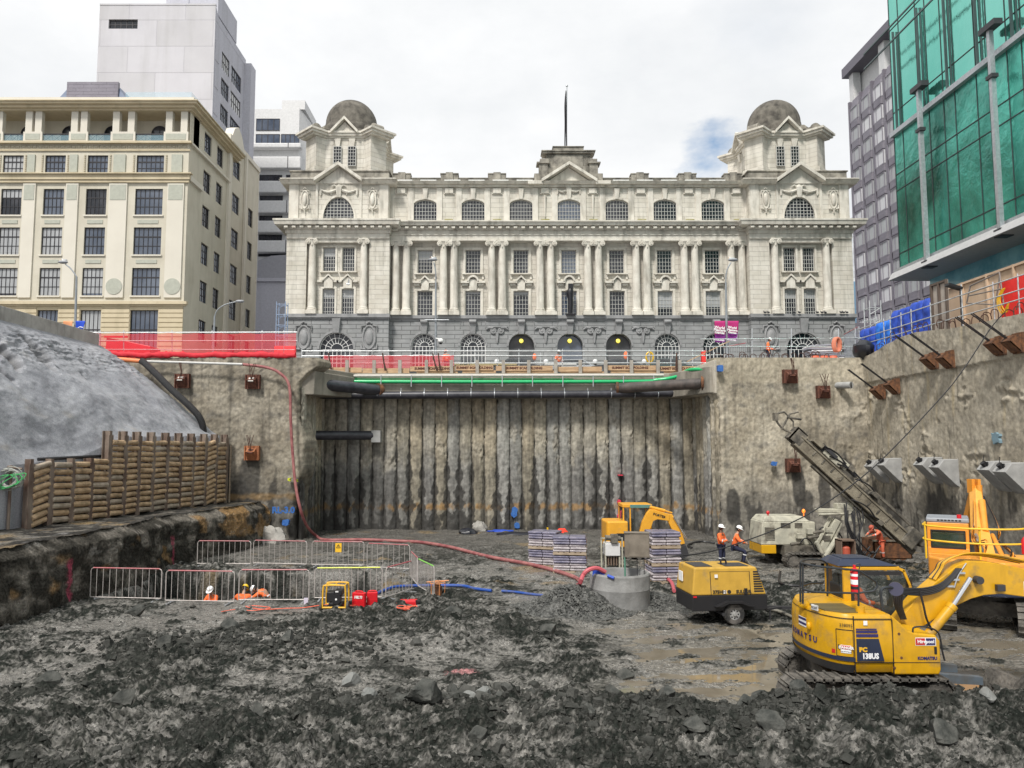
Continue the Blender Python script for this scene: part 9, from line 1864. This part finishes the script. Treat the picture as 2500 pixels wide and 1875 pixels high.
def fencepanel(A, B, z0, h, label, mat=None, n=10):
    A = Vector(A); B = Vector(B); f_ = thing('fence_panel', label, 'fence panel', (A.x,A.y,z0), 'red-topped mesh fence panels'); m = MB(); 
    for i in range(n+1): p = A+(B-A)*i/n; m.tube([(p.x,p.y,z0),(p.x,p.y,z0+h)],.016,5)
    m.tube([(A.x,A.y,z0+.05),(B.x,B.y,z0+.05)],.02,5); m.build('bars', steel, f_); m = MB(); m.tube([(A.x,A.y,z0+h),(B.x,B.y,z0+h)],.028,6); m.build('top_rail', rdl, f_)
fencepanel(at(1768,870,50), at(1822,870,48), 10.8, 1.3, 'tilted red-topped fence panel under the banners', n=12); fencepanel(at(2062,860,49), at(2096,850,46), 10.9, 1.9, 'red-topped fence panel at the wall corner', n=12)
m = MB(); 
for k in range(3):
    a = at(1990+22*k,866,46.2); m.lathe([(.001,.0),(.28,.0),(.22,.25),(.001,.25)],(a.x,46.2,10.8),12)
tag(m.build('red_bags', M('orange_red', (.7,.15,.08), r=.6)), 'low heap of orange-red bags at the foot of the sack stack', 'bags'); 
a = at(1715,868,48); tag((lambda m: (m.beam((a.x-1,48,10.9),(a.x+1.7,48,12.2),.22,.05), m.build('scaffold_board', board))[1])(MB()), 'leaning timber plank beside the banner lamp', 'board')
# scaffold tower and rails going up the side wall
sr = thing('scaffold_rail', 'scaffold guard rail climbing along the top of the side wall', 'guard rail', (22.5,40,10.9), 'scaffold guard rails')
for px, z0 in ((2097,10.8),(2158,11),(2174,11.1),(2201,11.2),(2226,11.3),(2274,11.4),(2352,11.2),(2430,11.1),(2492,11)): q = onx(px,800,22.6); m = MB(); m.tube([(22.6,q.y,z0),(22.6,q.y,12.9 if px != 2352 else 13.3)],.03,6); m.build('post', tubem, sr)
for z in (12.7,12.1,11.7): m = MB(); m.tube([(22.5,46.8,z),(22.5,30,z+.05)],.03,6); m.build('rail', tubem, sr)
fl = thing('floodlight', 'black floodlight on a post above the side wall', 'floodlight', (22.6,35.5,11.2)); q = onx(2344,705,22.6); m = MB(); m.tube([(22.6,q.y,11.1),(22.6,q.y,q.z)],.04,6); m.build('post', steel_d, fl); m = MB(); m.obox((22.3,q.y,q.z+.1),(.7,.35,.12),ry=.3); m.build('lamp_head', blackp, fl)
for i, (y0, y1, ht, lb) in enumerate(((49,47.1,13.0,'blue tarpaulin-wrapped bale farthest along the side wall top'),(47,45.1,13.1,'bright blue bale second from the corner on the side wall top'),(45,43.1,13.5,'blue tarpaulin bale third from the corner, with folds'),(43,41.1,13.6,'tall dark blue tarpaulin bale nearest the hoarding'))):
    Yg_, Zg = np.meshgrid(np.linspace(y0,y1,26), np.linspace(11.0,ht,22), indexing='ij'); U = (Yg_-y0)/(y1-y0); Vv = (Zg-11)/(ht-11); bul = .14*np.abs(np.sin(U*math.pi*3))**.5+.10*np.abs(np.sin(Vv*math.pi*2.0))**.5+.12*fb(Yg_*2,Zg*2,3,700+i)
    o = grid(np.stack([24.2-bul,Yg_,Zg],-1), None, 'tarpaulin_bale', tarp_b if i != 1 else M('bright_blue_tarp', (.01,.13,.62), (.03,.2,.7), sc=3, r=.5)); sd_ = o.modifiers.new('thick','SOLIDIFY'); sd_.thickness = .25; sd_.offset = 0; tag(o, lb, 'tarpaulin', 'blue tarpaulin bales on the side wall')
lump_ = MB(); q = onx(2110,835,22.3); lump_.v = []; lump_.ball((0,0,0),(.5,.9,.55),16,10); lump_.v = [(22.2+v[0]*(1+.4*mnoise.noise(Vector(v)*3)),q.y+v[1],11.3+v[2]*(1+.5*mnoise.noise(Vector(v)*2.5))) for v in lump_.v]; tag(lump_.build('plastic_sheet', tarp_k), 'black plastic sheet bunched over the rail at the wall corner', 'plastic sheet')
def hoard(x, y0, y1, z0, z1, mat, label, ribs=3, rm=timber):
    h = thing('hoarding_panel', label, 'hoarding', (x,(y0+y1)/2,z0), 'hoarding on the street edge'); m = MB(); m.box(x,min(y0,y1),z0,x+.05,max(y0,y1),z1); m.build('sheet', mat, h); m = MB()
    for i in range(ribs+1): y = y0+(y1-y0)*i/ribs; m.box(x-.12,y-.05,z0,x,y+.05,z1)
    m.box(x-.1,min(y0,y1),z1-.12,x-.004,max(y0,y1),z1-.004); m.build('studs', rm, h)
q = onx(2279,760,23.4); hoard(23.4, q.y, onx(2316,760,23.4).y, 11.2, 14.1, ply_g, 'tall grey ribbed hoarding panel beside the blue bales', 2, M('dark_stud', (.1,.075,.06), r=.8)); hoard(25.2, 42, 30, 10.8, 14.25, ply, 'long plywood hoarding under the glass office', 6, ply)
hoard(23.9, 33.0, 30.2, 11.3, 15.2, ply_g, 'grey ribbed hoarding panel at the right picture edge', 3, M('dark_stud',(.1,.07,.06)))
q0 = onx(2372,740,23.2); m = MB()
for (a, b) in (((2360,740),(2369,698)),((2369,698),(2440,665)),((2440,665),(2450,740)),((2369,714),(2441,690)),((2360,740),(2450,745)),((2366,722),(2446,705)),((2441,672),(2430,745))): m.tube([onx(a[0],a[1],23.0),onx(b[0],b[1],23.0)],.035,6)
tag(m.build('leaning_gate', M('frame_steel', (.25,.22,.2), r=.6, met=.3)), 'bent empty steel fence frame leaning in front of the plywood hoarding', 'frame')
m = MB(); m.box(23.2,30,11.2,23.35,34.2,13.0); rb_ = m.build('red_barrier_panel', M('red_barrier', (.7,.03,.03)), None); tag(rb_, 'red plastic barrier panel at the right edge on the side wall', 'barrier')
m = MB(); q = onx(2455,730,22.9); 
for k in range(3): m.tube(spline([(22.9,q.y+.1*k,q.z+.5),(22.85,q.y+.3+.1*k,q.z),(22.9,q.y+.15*k,q.z-.6),(22.9,q.y-.2,q.z-.2)],5),.025,5)
tag(m.build('rope_coil', ym), 'yellow rope looped over the rail by the red barrier panel', 'rope')
q = at(2132,765,52); 
def latt(label, x, y, z0, z1, w_, mat):
    t_ = thing('scaffold_tower', label, 'scaffold tower', (x,y,z0), 'lattice towers'); m = MB()
    for a in (-w_,w_):
        for b in (-w_,w_): m.tube([(x+a,y+b,z0),(x+a,y+b,z1)],.04,6)
    m.build('legs', mat, t_); m = MB(); z = z0+.5
    while z < z1+.01:
        for a, b in (((-w_,-w_),(w_,-w_)),((w_,-w_),(w_,w_)),((w_,w_),(-w_,w_)),((-w_,w_),(-w_,-w_))): m.tube([(x+a[0],y+a[1],z),(x+b[0],y+b[1],z)],.03,5)
        m.tube([(x-w_,y-w_,z-.5),(x+w_,y-w_,z)],.02,5); z += .9
    m.build('braces', mat, t_)
latt('blue-grey lattice tower beside the left corner of the stone building', at(688,800,64).x, 64, 10.8, at(688,738,64).z, .38, M('blue_steel', (.25,.32,.45), r=.4)); latt('aluminium lattice tower in front of the hotel podium', at(2131,780,56).x, 56, 10.8, at(2131,736,56).z, .42, tubem)
q = at(2100,700,60); gb = thing('glass_bus_shelter', 'glazed street shelter in front of the hotel podium', 'shelter', (at(2150,800,62).x,62,10.8)); x = at(2150,800,62).x; m = MB(); m.box(x-1,61,10.8,x+2.5,61.05,14.2); m.build('glass_wall', clear_g, gb); m = MB(); m.box(x-1.1,60.8,14.2,x+2.6,63,14.35); m.box(x-1.05,60.95,10.8,x-.95,61.1,14.2); m.box(x+2.45,60.95,10.8,x+2.55,61.1,14.2); m.build('frame', steel_d, gb)
